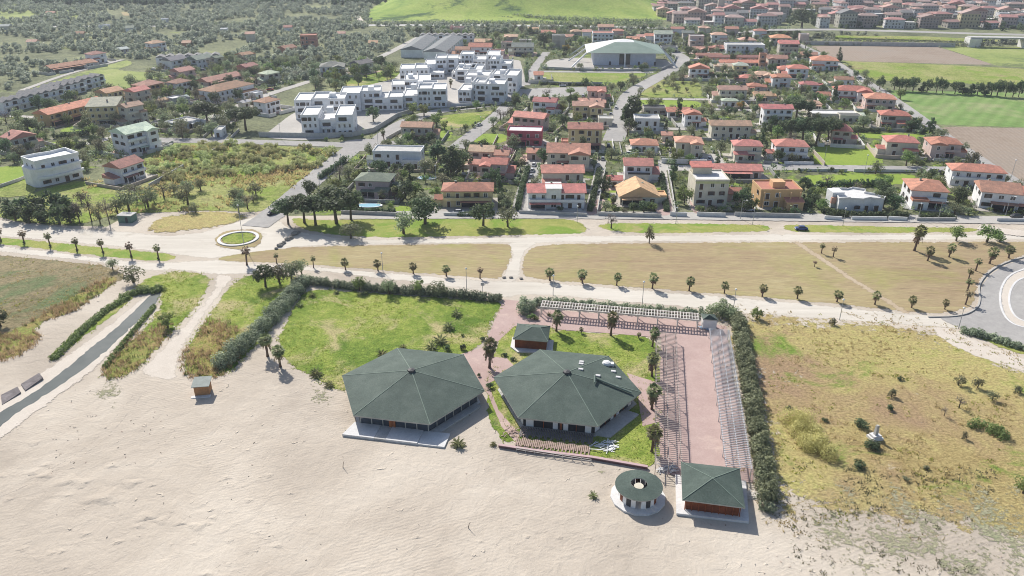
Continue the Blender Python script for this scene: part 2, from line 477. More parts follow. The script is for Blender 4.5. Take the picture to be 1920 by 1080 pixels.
def strip(name, pts, wd, mat, edge=0, jit=.1, **k):
    """a street: centreline in photo pixels, width in metres"""
    c = [np.array(P(*p)[:2]) for p in pts]
    for _ in range(2):
        c = [c[0]] + [q for i in range(len(c) - 1) for q in (c[i] * .75 + c[i + 1] * .25, c[i] * .25 + c[i + 1] * .75)] + [c[-1]]
    l, r = [], []
    for i in range(len(c)):
        d = c[min(i + 1, len(c) - 1)] - c[max(i - 1, 0)]; d = d / max(np.linalg.norm(d), 1e-6); n = np.array([-d[1], d[0]]) * wd / 2
        l.append(tuple(c[i] + n)); r.append(tuple(c[i] - n))
    return sheet(name, l + r[::-1], mat, edge, jit, world=True, rnd=0, **k)
REG = {}
# base sheet, reaching past the horizon the frame could show
bg = MB(); bg.add([(-7000, -400, 0), (7000, -400, 0), (7000, 9000, 0), (-7000, 9000, 0)], [(0, 1, 2, 3)])
tag(bg.build('ground', g_inland), kind='structure')
sl = XY([(-350, 392), (0, 408), (90, 422), (200, 425), (262, 392), (400, 380), (500, 392), (540, 405), (900, 402), (1500, 405), (2250, 412)])
sheet('sand', [(-420, -250)] + [(-420, sl[0][1])] + sl + [(420, sl[-1][1]), (420, -250)], m_sand, world=True, rnd=0, jit=0)
REG['f_gard'] = sheet('garden_soil', [(530, 402), (600, 335), (690, 262), (800, 200), (975, 178), (985, 110), (760, 62), (1100, 52), (1470, 58), (1585, 120), (1700, 190), (1820, 285), (2060, 410), (1500, 410), (900, 408)], m_gard, jit=.3)[1]
REG['f_left'] = sheet('garden_soil', [(-150, 330), (0, 300), (-100, 240), (30, 215), (190, 175), (300, 120), (480, 110), (640, 120), (480, 190), (430, 262), (300, 262), (260, 290), (150, 330), (60, 360)], m_gard, jit=.3)[1]
# far fields
ZC[0] = .02
for nm, pts, mt in [
    ('thin_meadow', [(10, 8), (60, -2), (120, 3), (110, 12), (152, 15), (150, 36), (80, 40), (20, 50), (-60, 50), (-60, 20)], m_meadow),
    ('bare_field', [(380, 30), (470, 15), (620, 10), (690, 22), (640, 40), (560, 47), (390, 46)], m_scrub),
    ('dry_meadow', [(225, 22), (300, 17), (300, 26), (230, 30)], m_dry), ('meadow', [(680, 31), (870, 33), (960, 36), (950, 43), (700, 40)], m_meadow),
    ('meadow', [(985, 34), (1170, 42), (1160, 46), (990, 44)], m_wild),
    ('ploughed_field', [(1518, 86), (1752, 86), (1866, 122), (1600, 115), (1566, 112)], m_plough),
    ('green_field', [(1760, 87), (2100, 90), (2100, 137), (1872, 124)], m_meadow),
    ('meadow', [(1570, 114), (1700, 118), (1870, 126), (2150, 142), (2150, 168), (1760, 156), (1640, 152)], m_wild),
    ('crop_field', [(1664, 169), (1900, 174), (2200, 182), (2200, 246), (1752, 234)], m_crop),
    ('ploughed_field', [(1758, 237), (2250, 248), (2250, 420), (2000, 398), (1905, 338), (1820, 281)], m_plough),
    ('meadow', [(1565, 66), (1730, 68), (1900, 76), (1800, 83), (1560, 80)], m_wild),
    ('wild_plot', [(1000, 133), (1110, 136), (1228, 138), (1155, 161), (1050, 157), (1000, 157)], m_wild),
    ('wild_plot', [(1168, 181), (1232, 147), (1315, 154), (1320, 182), (1230, 184)], m_wild),
    ('lawn', [(1190, 187), (1312, 189), (1316, 203), (1200, 201)], m_lawn),
    ('lawn', [(1520, 274), (1640, 271), (1662, 310), (1528, 311)], m_lawn), ('lawn', [(1495, 328), (1722, 326), (1705, 346), (1520, 352)], m_lawn),
    ('lawn', [(1598, 247), (1735, 252), (1738, 262), (1610, 259)], m_lawn), ('lawn', [(965, 365), (990, 362), (988, 396), (962, 398)], m_lawn),
    ('wild_plot', [(815, 217), (932, 206), (905, 226), (868, 242), (828, 243)], m_lime), ('lawn', [(885, 252), (950, 250), (950, 268), (890, 272)], m_lawn),
    ('lawn', [(800, 246), (850, 244), (845, 262), (800, 262)], m_lawn), ('lawn', [(740, 386), (770, 386), (772, 400), (738, 400)], m_lawn),
    ('wild_plot', [(640, 140), (740, 128), (760, 140), (700, 168), (650, 176)], m_lime),
    ('lawn', [(1142, 353), (1165, 353), (1163, 383), (1140, 383)], m_lawn), ('lawn', [(1226, 352), (1250, 352), (1252, 362), (1226, 362)], m_lawn),
    ('meadow', [(42, 172), (150, 137), (240, 112), (250, 120), (215, 132), (315, 138), (235, 168), (195, 165), (150, 150), (60, 176)], m_meadow),
    ('lawn', [(-60, 318), (40, 310), (66, 320), (62, 342), (-60, 346)], m_lawn), ('wild_plot', [(-60, 350), (70, 335), (74, 365), (20, 372), (-60, 372)], m_wild),
    ('lawn', [(100, 248), (160, 228), (165, 248)], m_lawn), ('lawn', [(75, 268), (158, 264), (100, 290), (72, 285)], m_lawn),
    ('lawn', [(300, 223), (345, 211), (350, 220), (305, 226)], m_lawn)]:
    sheet(nm, pts, mt, 1.5 if 'soft' in nm or mt in (m_wild, m_lime, m_dry) else 0, jit=.3)
sheet('wild_plot', [(300, 268), (430, 268), (640, 279), (640, 290), (618, 320), (572, 350), (528, 378), (490, 402), (400, 396), (300, 400), (210, 405), (150, 425), (20, 418), (-30, 400), (60, 360), (150, 335), (230, 350), (262, 345), (262, 300)], m_wild, 2)
sheet('bare_earth', [(470, 335), (520, 312), (580, 304), (592, 312), (540, 326), (490, 338)], gmat('red_earth', [(.28, .17, .09), (.36, .25, .14)], .1, .6, 2, soft=.7), 2.5)
sheet('trampled_verge', [(262, 425), (300, 405), (400, 392), (470, 400), (470, 412), (400, 432), (330, 440), (270, 438)], m_field, 4)
# pale paved courts
sheet('courtyard', [(490, 258), (545, 215), (640, 172), (740, 148), (760, 125), (860, 112), (975, 112), (988, 160), (940, 180), (880, 198), (760, 208), (715, 240), (640, 258), (560, 264)], m_palepave, jit=.05)
sheet('parking_lot', [(985, 166), (1138, 162), (1120, 175), (1060, 181), (990, 188)], asphalt_m, jit=.05)
sheet('forecourt', [(1030, 112), (1085, 108), (1250, 112), (1262, 122), (1240, 131), (1050, 131), (1015, 128)], m_palepave, jit=.05)
STREETS = 1
for pts, wd, mt in [
    ([(478, 425), (515, 400), (552, 368), (600, 326), (640, 295), (664, 276)], 9.5, asphalt_m),
    ([(270, 262), (420, 265), (560, 269), (650, 272)], 8, asphalt_m), ([(640, 276), (670, 268), (705, 268), (725, 274)], 14, asphalt_m),
    ([(690, 284), (712, 262), (745, 236), (775, 222), (830, 206), (900, 200), (945, 190), (985, 168)], 9, asphalt_m),
    ([(855, 278), (890, 250), (925, 225), (950, 200)], 8, asphalt_m),
    ([(1150, 265), (1163, 228), (1170, 195), (1185, 172), (1225, 150), (1262, 130), (1285, 114), (1272, 101), (1240, 94)], 10, asphalt_m),
    ([(985, 134), (1100, 135), (1225, 136)], 6, asphalt_m), ([(1485, 78), (1560, 112), (1600, 140), (1660, 175), (1740, 232), (1820, 290), (1920, 352), (2050, 430)], 6.5, asphalt_m),
    ([(1430, 313), (1600, 316), (1800, 319)], 8.5, asphalt_m), ([(380, 228), (480, 184), (590, 150), (700, 115), (785, 70)], 6, m_palepave),
    ([(40, 170), (130, 137), (230, 112)], 4, m_palepave), ([(972, 404), (982, 365), (1000, 308), (1010, 280)], 6, asphalt_m),
    ([(1258, 406), (1246, 350), (1240, 300)], 3.2, m_palepave), ([(1105, 406), (1118, 350), (1128, 300)], 4, m_palepave), ([(1195, 186), (1360, 187)], 5, m_palepave),
    ([(985, 160), (1000, 130), (1025, 98)], 6, asphalt_m), ([(1320, 290), (1340, 300), (1345, 315)], 9, m_palepave), ([(1240, 314), (1330, 317)], 8, m_palepave),
    ([(-40, 205), (60, 225), (160, 205)], 5, m_palepave), ([(160, 270), (200, 262), (300, 225), (380, 200), (470, 180)], 5, m_palepave), ([(1240, 98), (1440, 100)], 4, asphalt_m),
    ([(1170, 240), (1440, 246)], 5, m_palepave), ([(1330, 205), (1440, 208), (1500, 208)], 5, asphalt_m), ([(1010, 262), (1060, 285)], 4, m_palepave),
    ([(670, 30), (675, 38), (685, 46)], 7, m_path), ([(640, 404), (1100, 403), (1500, 408), (1960, 414)], 7.5, m_palepave), ([(1830, 425), (1900, 438), (1980, 441)], 7, m_path)]:
    strip('street', pts, wd, mt, edge=1.2 if mt is m_path else 0)
for pts in ([(1290, 368), (1320, 360), (1342, 372), (1346, 405), (1300, 405)], [(1222, 365), (1256, 363), (1262, 405), (1230, 405)], [(1102, 378), (1140, 372), (1120, 404), (1098, 404)]):
    sheet('driveway', pts, m_pave, jit=.03)
strip('railway_bed', [(-300, 52), (400, 48), (960, 47), (1250, 53), (1500, 62)], 12, concrete_m)
# near roads and grass
ZC[0] = .004
REG['east'] = sheet('weedy_field', [(1325, 568), (1560, 582), (1765, 596), (1850, 650), (2150, 720), (2250, 1200), (1920, 1060), (1780, 1015), (1640, 1020), (1520, 1010), (1450, 1000), (1400, 940), (1372, 860), (1345, 700)], m_field, 13, z=.0036)[1]
sheet('road', [(-200, 396), (0, 410), (120, 426), (230, 432), (300, 441), (360, 438), (400, 430), (470, 405), (520, 404), (545, 430), (640, 446), (720, 448), (900, 445), (1080, 441), (1250, 440), (1440, 438), (1600, 439), (1820, 438), (2150, 440),
               (2150, 452), (1920, 451), (1470, 452), (1010, 456), (800, 457), (560, 462), (400, 488), (340, 480), (200, 462), (60, 449), (0, 444), (-200, 428)], m_road, 1.5)
sheet('road', [(-200, 446), (0, 459), (60, 465), (150, 478), (250, 488), (320, 492), (400, 484), (480, 493), (600, 500), (800, 516), (935, 526), (1000, 526), (1250, 546), (1500, 566), (1740, 591), (1815, 590), (1835, 622), (1740, 614), (1390, 588), (1200, 570), (990, 552), (945, 562), (915, 548), (700, 522), (590, 508), (480, 513), (400, 518), (330, 506), (245, 512), (230, 504), (200, 495), (60, 480), (0, 473), (-200, 458)], m_road, 1.5)
sheet('path', [(945, 452), (1020, 453), (988, 466), (978, 492), (978, 530), (930, 530), (948, 500), (960, 475)], m_road, 1.2)
sheet('path', [(398, 512), (400, 535), (385, 562), (350, 600), (320, 632), (285, 668), (250, 705), (330, 720), (338, 680), (350, 640), (388, 590), (418, 545), (448, 516)], m_path, 1.5)
sheet('path', [(1738, 610), (1765, 640), (1850, 680), (2050, 730), (2050, 700), (1920, 672), (1840, 642), (1795, 615)], m_path, 1.2)
REG['verge'] = sheet('verge', [(-150, 430), (0, 444), (60, 449), (200, 463), (290, 472), (328, 477), (336, 486), (310, 491), (250, 488), (150, 478), (60, 465), (-150, 446)], m_verge, 1.0)[1]
REG['lawn_a'] = sheet('verge', [(535, 405), (600, 412), (700, 410), (860, 402), (1000, 404), (1090, 412), (1108, 434), (1085, 440), (900, 444), (720, 447), (640, 444), (560, 432)], m_verge, 1.5)[1]
REG['lawn_b'] = sheet('verge', [(1112, 421), (1140, 417), (1230, 417), (1440, 420), (1452, 430), (1440, 436), (1250, 439), (1180, 438), (1130, 432)], m_verge, 1.5)[1]
REG['lawn_c'] = sheet('verge', [(1463, 424), (1480, 420), (1830, 427), (1842, 432), (1820, 437), (1600, 438), (1490, 436), (1468, 431)], m_verge, 1.2)[1]
REG['dry1'] = sheet('dry_field', [(402, 484), (440, 475), (560, 461), (800, 457), (945, 455), (964, 462), (960, 485), (945, 520), (932, 525), (800, 515), (600, 499), (480, 492), (410, 492)], m_dry, 1.2)[1]
REG['dry2'] = sheet('dry_field', [(984, 470), (1012, 457), (1250, 454), (1470, 453), (2100, 452), (2100, 470), (1950, 470), (1900, 488), (1858, 505), (1832, 535), (1836, 566), (1800, 588), (1740, 590), (1500, 565), (1250, 545), (1000, 525), (974, 515), (978, 490)], m_dry, 1.2)[1]
strip('path', [(1490, 452), (1540, 485), (1600, 525), (1660, 562), (1705, 590)], 3.6, gmat('worn_track', [(.42, .33, .23), (.5, .41, .3)], .1, .6, 3, amp=.12, soft=.9), 1.6, jit=.2)
REG['west'] = sheet('scrub_field', [(-200, 465), (0, 475), (60, 481), (200, 496), (228, 505), (245, 518), (215, 537), (175, 562), (140, 587), (95, 600), (72, 615), (82, 632), (60, 655), (25, 675), (-100, 700), (-250, 720)], m_scrub, 2)[1]
REG['west_reed'] = sheet('reed_bed', [(-200, 655), (0, 628), (60, 600), (130, 555), (190, 522), (232, 512), (215, 537), (175, 562), (140, 587), (95, 600), (72, 615), (82, 632), (60, 655), (25, 675), (-100, 700), (-250, 720)], m_reedg, 2)[1]
REG['bank'] = sheet('green_bank', [(84, 686), (100, 655), (150, 612), (205, 570), (245, 545), (262, 548), (225, 585), (160, 632), (110, 672)], m_lime, 1.2)[1]
REG['tri'] = sheet('scrub_field', [(235, 545), (262, 528), (290, 512), (345, 506), (395, 514), (402, 528), (385, 562), (352, 600), (320, 632), (288, 667), (250, 702), (200, 715), (184, 708), (195, 685), (232, 648), (282, 600), (300, 562), (285, 545)], m_lime, 1.8)[1]
REG['tri_reed'] = sheet('reed_bed', [(262, 620), (330, 600), (318, 632), (288, 667), (250, 702), (200, 715), (184, 708), (195, 685), (232, 648)], m_reedg, 1.8)[1]
sheet('dune_plants', [(175, 700), (240, 690), (260, 720), (235, 765), (190, 775), (165, 740)], m_dune, 3)
sheet('dune_plants', [(560, 700), (610, 705), (640, 735), (660, 800), (668, 850), (640, 840), (600, 800), (565, 760)], m_dune, 4)
sheet('dune_plants', [(1100, 868), (1180, 872), (1270, 885), (1270, 960), (1250, 960), (1240, 890), (1150, 885), (1140, 930), (1110, 920)], m_dune, 2.5)
REG['mid'] = sheet('grass_field', [(478, 513), (446, 520), (417, 545), (388, 590), (350, 640), (332, 690), (350, 708), (385, 712), (425, 706), (470, 668), (520, 610), (575, 535), (560, 515)], m_lime, 1.8)[1]
REG['mid_reed'] = sheet('reed_bed', [(385, 600), (350, 640), (332, 690), (350, 708), (385, 712), (425, 706), (455, 660), (470, 620), (430, 600)], m_reedg, 2.5)[1]
REG['lawn'] = sheet('lawn', [(570, 538), (700, 548), (930, 563), (947, 568), (928, 600), (918, 628), (905, 652), (870, 668), (800, 700), (640, 742), (590, 714), (545, 690), (514, 662), (522, 620), (548, 575)], m_lime, 1.5)[1]
REG['garden'] = sheet('lawn', [(938, 612), (1000, 605), (1045, 619), (1238, 630), (1242, 700), (1240, 880), (1180, 872), (1110, 860), (950, 835), (925, 815), (915, 790), (905, 720), (930, 650)], m_lime, .8)[1]
REG['dune'] = sheet('dune_plants', [(1440, 930), (1500, 860), (1640, 880), (1780, 880), (1940, 860), (2200, 900), (2200, 1180), (1900, 1180), (1700, 1120), (1500, 1080), (1450, 1010)], m_dune, 9)[1]
REG['slip'] = sheet('verge', [(1795, 613), (1850, 622), (1950, 650), (2080, 690), (2080, 712), (1920, 668), (1845, 642)], m_verge, 1)[1]
# stream
def watermat():
    m, t, b, N, L = newmat('stream_water')
    c = ramp(t, con(t, nz(t, .08, 4, .6), .35, .65), [(0, (.05, .065, .068)), (1, (.1, .115, .115))])
    L(c, b.inputs['Base Color']); b.inputs['Roughness'].default_value = .5; b.inputs['Specular IOR Level'].default_value = .04
    bump(t, b, nz(t, 1.2, 3, .6), .15, .1)
    return m
sheet('stream_bank', [(-140, 860), (-60, 780), (50, 715), (120, 668), (200, 610), (250, 570), (285, 545), (312, 545), (300, 572), (268, 605), (225, 650), (170, 705), (90, 760), (10, 822), (-100, 900)], m_path, 1.5, jit=.15)
sheet('water', [(-120, 875), (-60, 806), (0, 774), (60, 739), (110, 703), (165, 658), (215, 618), (255, 580), (290, 546), (306, 544), (292, 570), (262, 598), (225, 634), (180, 675), (130, 712), (60, 757), (0, 798), (-100, 880)], watermat(), jit=.15)
# roundabouts
sheet('asphalt_road', [(1752, 592), (1810, 596), (1838, 578), (1836, 545), (1855, 515), (1895, 492), (1960, 478), (2150, 470), (2150, 700), (2000, 680), (1920, 652), (1850, 628), (1790, 612)], asphalt_m, jit=.05)
def ring(name, ctr, r0, r1, h, mat, sq=1.0):
    n = 48; mb = MB()
    mb.lathe([(r0, 0), (r0, h), (r1, h), (r1, 0)], n)
    return mb.build(name, mat, loc=ctr)
sheet('island', [(1925, 503), (1890, 516), (1874, 545), (1876, 580), (1893, 606), (1925, 616), (2060, 630), (2060, 495)], m_path, .8, jit=.05)
sheet('asphalt_road', [(1930, 518), (1905, 526), (1892, 548), (1892, 575), (1905, 597), (1930, 605), (2060, 612), (2060, 508)], asphalt_m, jit=.05)
def kerb(pts, name='kerb', wd=.3, h=.13, mat=whitecon_m, world=False):
    c = [Vector(q) for q in (pts if world else [P(*p) for p in pts])]
    for _ in range(2):
        c = [c[0]] + [q for i in range(len(c) - 1) for q in (c[i] * .75 + c[i + 1] * .25, c[i] * .25 + c[i + 1] * .75)] + [c[-1]]
    v, f = [], []
    for i, p in enumerate(c):
        d = (c[min(i + 1, len(c) - 1)] - c[max(i - 1, 0)]).normalized(); n = Vector((-d.y, d.x, 0)) * wd / 2
        for s, zz in ((1, 0), (1, h), (-1, h), (-1, 0)): v.append((p.x + n.x * s, p.y + n.y * s, zz + ZC[0] * 0 + .001))
    for i in range(len(c) - 1):
        for k in range(3): f.append((i * 4 + k, i * 4 + k + 1, i * 4 + k + 5, i * 4 + k + 4))
    f += [(0, 3, 2, 1), tuple(len(v) - 4 + k for k in range(4))]
    mb = MB(); mb.add(v, [q[::-1] for q in f])
    o = mb.build(name, mat); o['kind'] = 'structure'
    return o
kerb([(1740, 595), (1800, 594), (1832, 580), (1838, 560), (1833, 535), (1855, 508), (1895, 488), (1960, 474), (2100, 466)], 'kerb', .45, .3, m_palepave)
kerb([(1925, 503), (1890, 516), (1874, 545), (1876, 580), (1893, 606), (1925, 616), (2060, 630)], 'kerb', .5)
kerb([(1930, 518), (1905, 526), (1892, 548), (1892, 575), (1905, 597), (1930, 605)], 'kerb', .5)
cR = P(447, 448)
sheet('dirt_apron', [(397, 458), (402, 440), (430, 430), (480, 428), (497, 440), (492, 462), (450, 470), (415, 468)], m_dry, 1.5)
o = ring('kerb', (cR.x, cR.y, 0), 5.4, 6.4, .35, whitecon_m); o['kind'] = 'structure'
cc = [(cR.x + 5.4 * math.cos(a), cR.y + 5.4 * math.sin(a)) for a in np.linspace(0, 2 * PI, 33)[:-1]]
sheet('roundabout_island', cc, m_lime, 1.0, world=True, rnd=0, z=.3)
cR2 = P(670, 268)
cc = [(cR2.x + 6.5 * math.cos(a), cR2.y + 5 * math.sin(a)) for a in np.linspace(0, 2 * PI, 33)[:-1]]
sheet('roundabout_island', cc, m_wild, 0, world=True, rnd=0)
cR3 = P(702, 221)
sheet('roundabout_island', [(cR3.x + 6.5 * math.cos(a), cR3.y + 6.5 * math.sin(a)) for a in np.linspace(0, 2 * PI, 33)[:-1]], m_dry, 0, world=True, rnd=0)
# pink paving of the beach club
sheet('paving', [(944, 562), (990, 566), (1012, 580), (1150, 590), (1312, 604), (1362, 612), (1372, 700), (1412, 880), (1412, 905), (1290, 900), (1238, 884), (1236, 750), (1240, 634), (1150, 626), (1045, 618), (1005, 608), (965, 612), (945, 630), (905, 668), (950, 672), (968, 690), (930, 712), (915, 720), (935, 770), (978, 818), (965, 828), (940, 800), (915, 740), (862, 665), (905, 652), (918, 626), (928, 600)], m_pave, jit=.03, rnd=0)
sheet('paving', [(1175, 700), (1240, 720), (1240, 790), (1205, 800), (1195, 740)], m_pave, jit=.03, rnd=0)
# the hill
def hillh(x, y):
    u = (x - 15) / 170.0
    side = np.clip(1 - u * u, 0, 1) ** 1.1 if np.ndim(u) else max(0, 1 - u * u) ** 1.1
    f = np.clip((y - 815) / 170.0, 0, 1); f = f * f * (3 - 2 * f)
    b = 1 - np.clip((y - 1150) / 300, 0, 1)
    return 52 * side * f * b
gx, gy = np.meshgrid(np.linspace(-160, 190, 60), np.linspace(810, 1460, 60))
gz = hillh(gx, gy) + NR.normal(0, .15, gx.shape) - .05
idx = np.arange(3600).reshape(60, 60)
T = np.stack([idx[:-1, :-1], idx[:-1, 1:], idx[1:, 1:], idx[1:, :-1]], -1).reshape(-1, 4)
tag(link('hill', npmesh('hill', np.c_[gx.ravel(), gy.ravel(), gz.ravel()], T, m_hill, smooth=True)), kind='structure')
# ------------------------------------------------------------------ beach club: roofs, kiosks, pergolas
def shingle():
    m, t, b, N, L = newmat('green_shingles')
    a = nz(t, .25, 5, .65); f = nz(t, 3.5, 4, .8); s = nz(t, 9, 2, .6)
    c = ramp(t, con(t, a, .3, .7), [(0, (.052, .075, .064)), (.5, (.069, .097, .082)), (1, (.095, .124, .106))])
    c = mix(t, 1.0, c, ramp(t, con(t, f, .3, .7), [(0, (.72,) * 3), (1, (1.25,) * 3)]), 'MULTIPLY')
    c = mix(t, con(t, s, .68, .72), c, (.16, .2, .17))
    L(c, b.inputs['Base Color']); b.inputs['Roughness'].default_value = .8; b.inputs['Specular IOR Level'].default_value = .3
    bump(t, b, f, .5, .1)
    return m
m_shin = shingle()
m_ridge = pmat('ridge_capping', (.17, .22, .185), .8, .2, 2)
m_fascia = pmat('pale_fascia', (.42, .42, .38), .8, .2, 1)
m_deckdark = pmat('weathered_deck', (.2, .185, .18), .85, .35, 1.2, fine=(7, .2))
m_deckred = pmat('faded_red_planks', (.42, .31, .26), .85, .3, 1.5, fine=(6, .2))
m_blueglass = pmat('tinted_glazing', (.04, .055, .075), .12, .2, .4, spec=.8)
m_doorw = pmat('orange_door_wood', (.38, .13, .05), .6, .2, 1)
m_cream = pmat('cream_panel', (.62, .58, .48), .8, .1, 1)
m_redwall = pmat('dark_red_masonry', (.17, .1, .1), .9, .25, .8)
m_canvas = pmat('blue_tarpaulin', (.3, .45, .6), .6, .2, 1)
def hexpts(r, a0, n=6): return [(r * math.cos(a0 + 2 * PI * k / n), r * math.sin(a0 + 2 * PI * k / n)) for k in range(n)]
A0 = R(-10.8)
def hexroof(t, r, ze, za, a0=A0):
    e = hexpts(r, a0)
    mb = MB()
    vs = [(x, y, ze) for x, y in e] + [(0, 0, za)] + [(x, y, ze - .28) for x, y in e]
    mb.add(vs, [(k, (k + 1) % 6, 6) for k in range(6)], 0)
    mb.add(vs, [(k, 7 + k, 7 + (k + 1) % 6, (k + 1) % 6) for k in range(6)], 1)
    mb.add([(x, y, ze - .28) for x, y in e], [tuple(range(6))[::-1]], 2)
    rf = mb.build('roof', [m_shin, m_fascia, m_deckdark], t)
    rg = MB()
    for x, y in e: rg.bar((x, y, ze + .02), (0, 0, za + .02), .15, .06)
    rg.build('ridge_capping', m_ridge, rf)
    cp = MB(); cp.lathe([(.85, za - .35), (.85, za + .0), (.8, za + .22), (0.01, za + .4)], 6)
    cp.build('roof_vent', [iron_m], rf)
    return rf
def face(a0, k, r):
    """start, end, inward normal of hexagon side k"""
    e = hexpts(r, a0)
    return Vector((*e[k], 0)), Vector((*e[(k + 1) % 6], 0))
def quadbar(mb, a, b, z0, z1, th=.12, m=None):
    d = (b - a).normalized(); n = Vector((-d.y, d.x, 0)) * th / 2
    p = [a - n, b - n, b + n, a + n]
    return mb.prism([(q.x, q.y) for q in p], z0, z1, m)
cL = Vector((-21.2, 139.5, 0)); cRt = Vector((11.5, 138.8, 0))
# --- left pavilion: glass walls all round
tL = empty('beach_pavilion', cL)
tag(tL, 'large hexagonal pavilion with green shingle roof and glass walls, the left one of the two', 'pavilion', 'hexagonal pavilions')
hexroof(tL, 15.75, 3.15, 6.25)
rw = 14.1
for k in range(6):
    a, b = face(A0, k, rw)
    fr = MB()
    n = 6
    for i in range(n):
        p = a.lerp(b, i / n); fr.prism([(p.x - .09, p.y - .09), (p.x + .09, p.y - .09), (p.x + .09, p.y + .09), (p.x - .09, p.y + .09)], .1, 3.0)
    quadbar(fr, a, b, 2.8, 2.95, .2); quadbar(fr, a, b, .1, .3, .2)
    f = fr.build('wall_frame', m_fascia, tL)
    g = MB(); quadbar(g, a, b, .3, 2.8, .05); g.build('glazing', m_blueglass, f)
a, b = face(A0, 4, rw)
dm = MB(); quadbar(dm, a.lerp(b, .43), a.lerp(b, .47), .3, 2.7, .5); quadbar(dm, a.lerp(b, .50), a.lerp(b, .52), .3, 2.7, .5); quadbar(dm, a.lerp(b, .44), a.lerp(b, .52), .3, 2.7, .2)
dm.build('door', m_doorw, tL)
fl = MB(); fl.prism(hexpts(14.8, A0), 0, .12); fl.build('floor_slab', whitecon_m, tL)
a, b = face(A0, 4, 14.0); d = (b - a).normalized(); nn = Vector((d.y, -d.x, 0))
sl_ = MB()
for u0, u1, z, mi in ((-.1, .30, .5, 0), (.302, .47, .46, 1), (.472, .93, .5, 0), (.932, 1.32, .34, 0)):
    p = [a + (b - a) * u0, a + (b - a) * u1]; q = [p[1] + nn * 4.4, p[0] + nn * 4.4]
    if u0 < 0: q[1] = q[1] - d * .9
    sl_.prism([(v.x, v.y) for v in (q[1], q[0], p[1], p[0])], 0, z, mi)
sl_.build('terrace_slab', [whitecon_m, concrete_m], tL)
e5 = face(A0, 5, 14.2)
st = MB(); quadbar(st, e5[0].lerp(e5[1], .05), e5[0].lerp(e5[1], .95), 0, .3, 3.4); st.build('side_terrace', concrete_m, tL)
# --- right pavilion: white panels, wooden deck, plant on the roof
tR = empty('beach_pavilion', cRt)
tag(tR, 'right hexagonal pavilion, green shingle roof with skylights and duct, white panelled walls', 'pavilion', 'hexagonal pavilions')
rf = hexroof(tR, 15.75, 3.15, 6.25)
for k in range(6):
    a, b = face(A0, k, 13.9)
    g = MB(); quadbar(g, a, b, .2, 3.0, .12); wl = g.build('wall', m_deckdark if k in (1, 2) else [glass_dark], tR)
    if k in (3, 4, 5, 0):
        for u0, u1 in ((.03, .14), (.42, .49), (.57, .64), (.88, .97)):
            pn = MB(); quadbar(pn, a.lerp(b, u0), a.lerp(b, u1), .3, 2.85, .3); pn.build('white_panel', white_m, tR)
        for u0, u1 in ((.28, .29), (.52, .55), (.75, .76)):
            pw = MB(); quadbar(pw, a.lerp(b, u0), a.lerp(b, u1), .2, 2.95, .3); pw.build('post', brown_wood, tR)
fl = MB(); fl.prism(hexpts(14.9, A0), 0, .2); fl.build('floor_slab', concrete_m, tR)
a, b = face(A0, 4, 13.9); d = (b - a).normalized(); nn = Vector((d.y, -d.x, 0))
dk = MB()
for i in range(44):
    p = a + (b - a) * (-.02 + i / 43 * 1.02); ln = 3.6 + .5 * math.sin(i * 1.7)
    dk.bar(p + nn * .6 + Vector((0, 0, .42)), p + nn * ln + Vector((0, 0, .4 + .08 * math.sin(i * 2.3))), .24, .06)
dk.build('deck', m_deckdark, tR)
dk = MB()
for i in range(40):
    p = a + (b - a) * (-.04 + i / 39 * 1.02)
    dk.bar(p + nn * (4.3 + .3 * math.sin(i)) + Vector((0, 0, .3)), p + nn * (6.6 + .4 * math.sin(i * 3.1)) + Vector((0, 0, .22 + .1 * math.sin(i * 1.9))), .26, .07)
dk.build('deck_planks', m_deckred, tR)
rm_ = MB()
c5 = b
rm_.prism([(c5.x + .2, c5.y - .5), (c5.x + 3.2, c5.y - 1.4), (c5.x + 10.0, c5.y + 6.4), (c5.x + 7.2, c5.y + 8.2)], 0, .35)
rm_.build('access_ramp', concrete_m, tR)
def roofz(x, y, c=cRt):
    x -= c.x; y -= c.y
    best = 99
    e = hexpts(15.75, A0)
    for k in range(6):
        p, q = e[k], e[(k + 1) % 6]; mx, my = (p[0] + q[0]) / 2, (p[1] + q[1]) / 2; L = math.hypot(mx, my)
        best = min(best, 6.25 - 3.1 * (x * mx + y * my) / L / L)
    return best
def onroof(px, py):
    z = 4.5
    for _ in range(6):
        q = P(px, py, z); z = roofz(q.x, q.y)
    return P(px, py, z)
for px, py in ((1090.5, 679), (1089.5, 683), (1089, 693), (1121, 705), (1150, 697), (1159, 708)):
    q = onroof(px, py) - cRt
    sk = MB(); sk.box(-.5, .5, -.35, .35, -.4, .22, 0); sk.box(-.4, .4, -.26, .26, .22, .26, 1)
    sk.build('skylight', [metal_m, whitecon_m], rf, loc=(q.x, q.y, q.z), rz=R(-12))
q = onroof(1137, 683) - cRt
ac = MB(); ac.lathe([(.95, -.6), (.95, .35), (.8, .62), (.35, .8), (.01, .85)], 16); ac.box(.5, 1.6, -.5, .5, -.6, .35)
ac.build('extractor_hood', white_m, rf, loc=q)
p0, p1 = onroof(1117, 712) - cRt, onroof(1184, 739) - cRt
pp = MB(); pp.tube([p0 + Vector((0, 0, .35)), p1 + Vector((0, 0, .35))], .22, 8); pp.tube([p0 + Vector((-.2, .3, .9)), p0 + Vector((-.4, -1.6, .25))], .2, 8)
pp.build('roof_duct', m_ridge, rf)
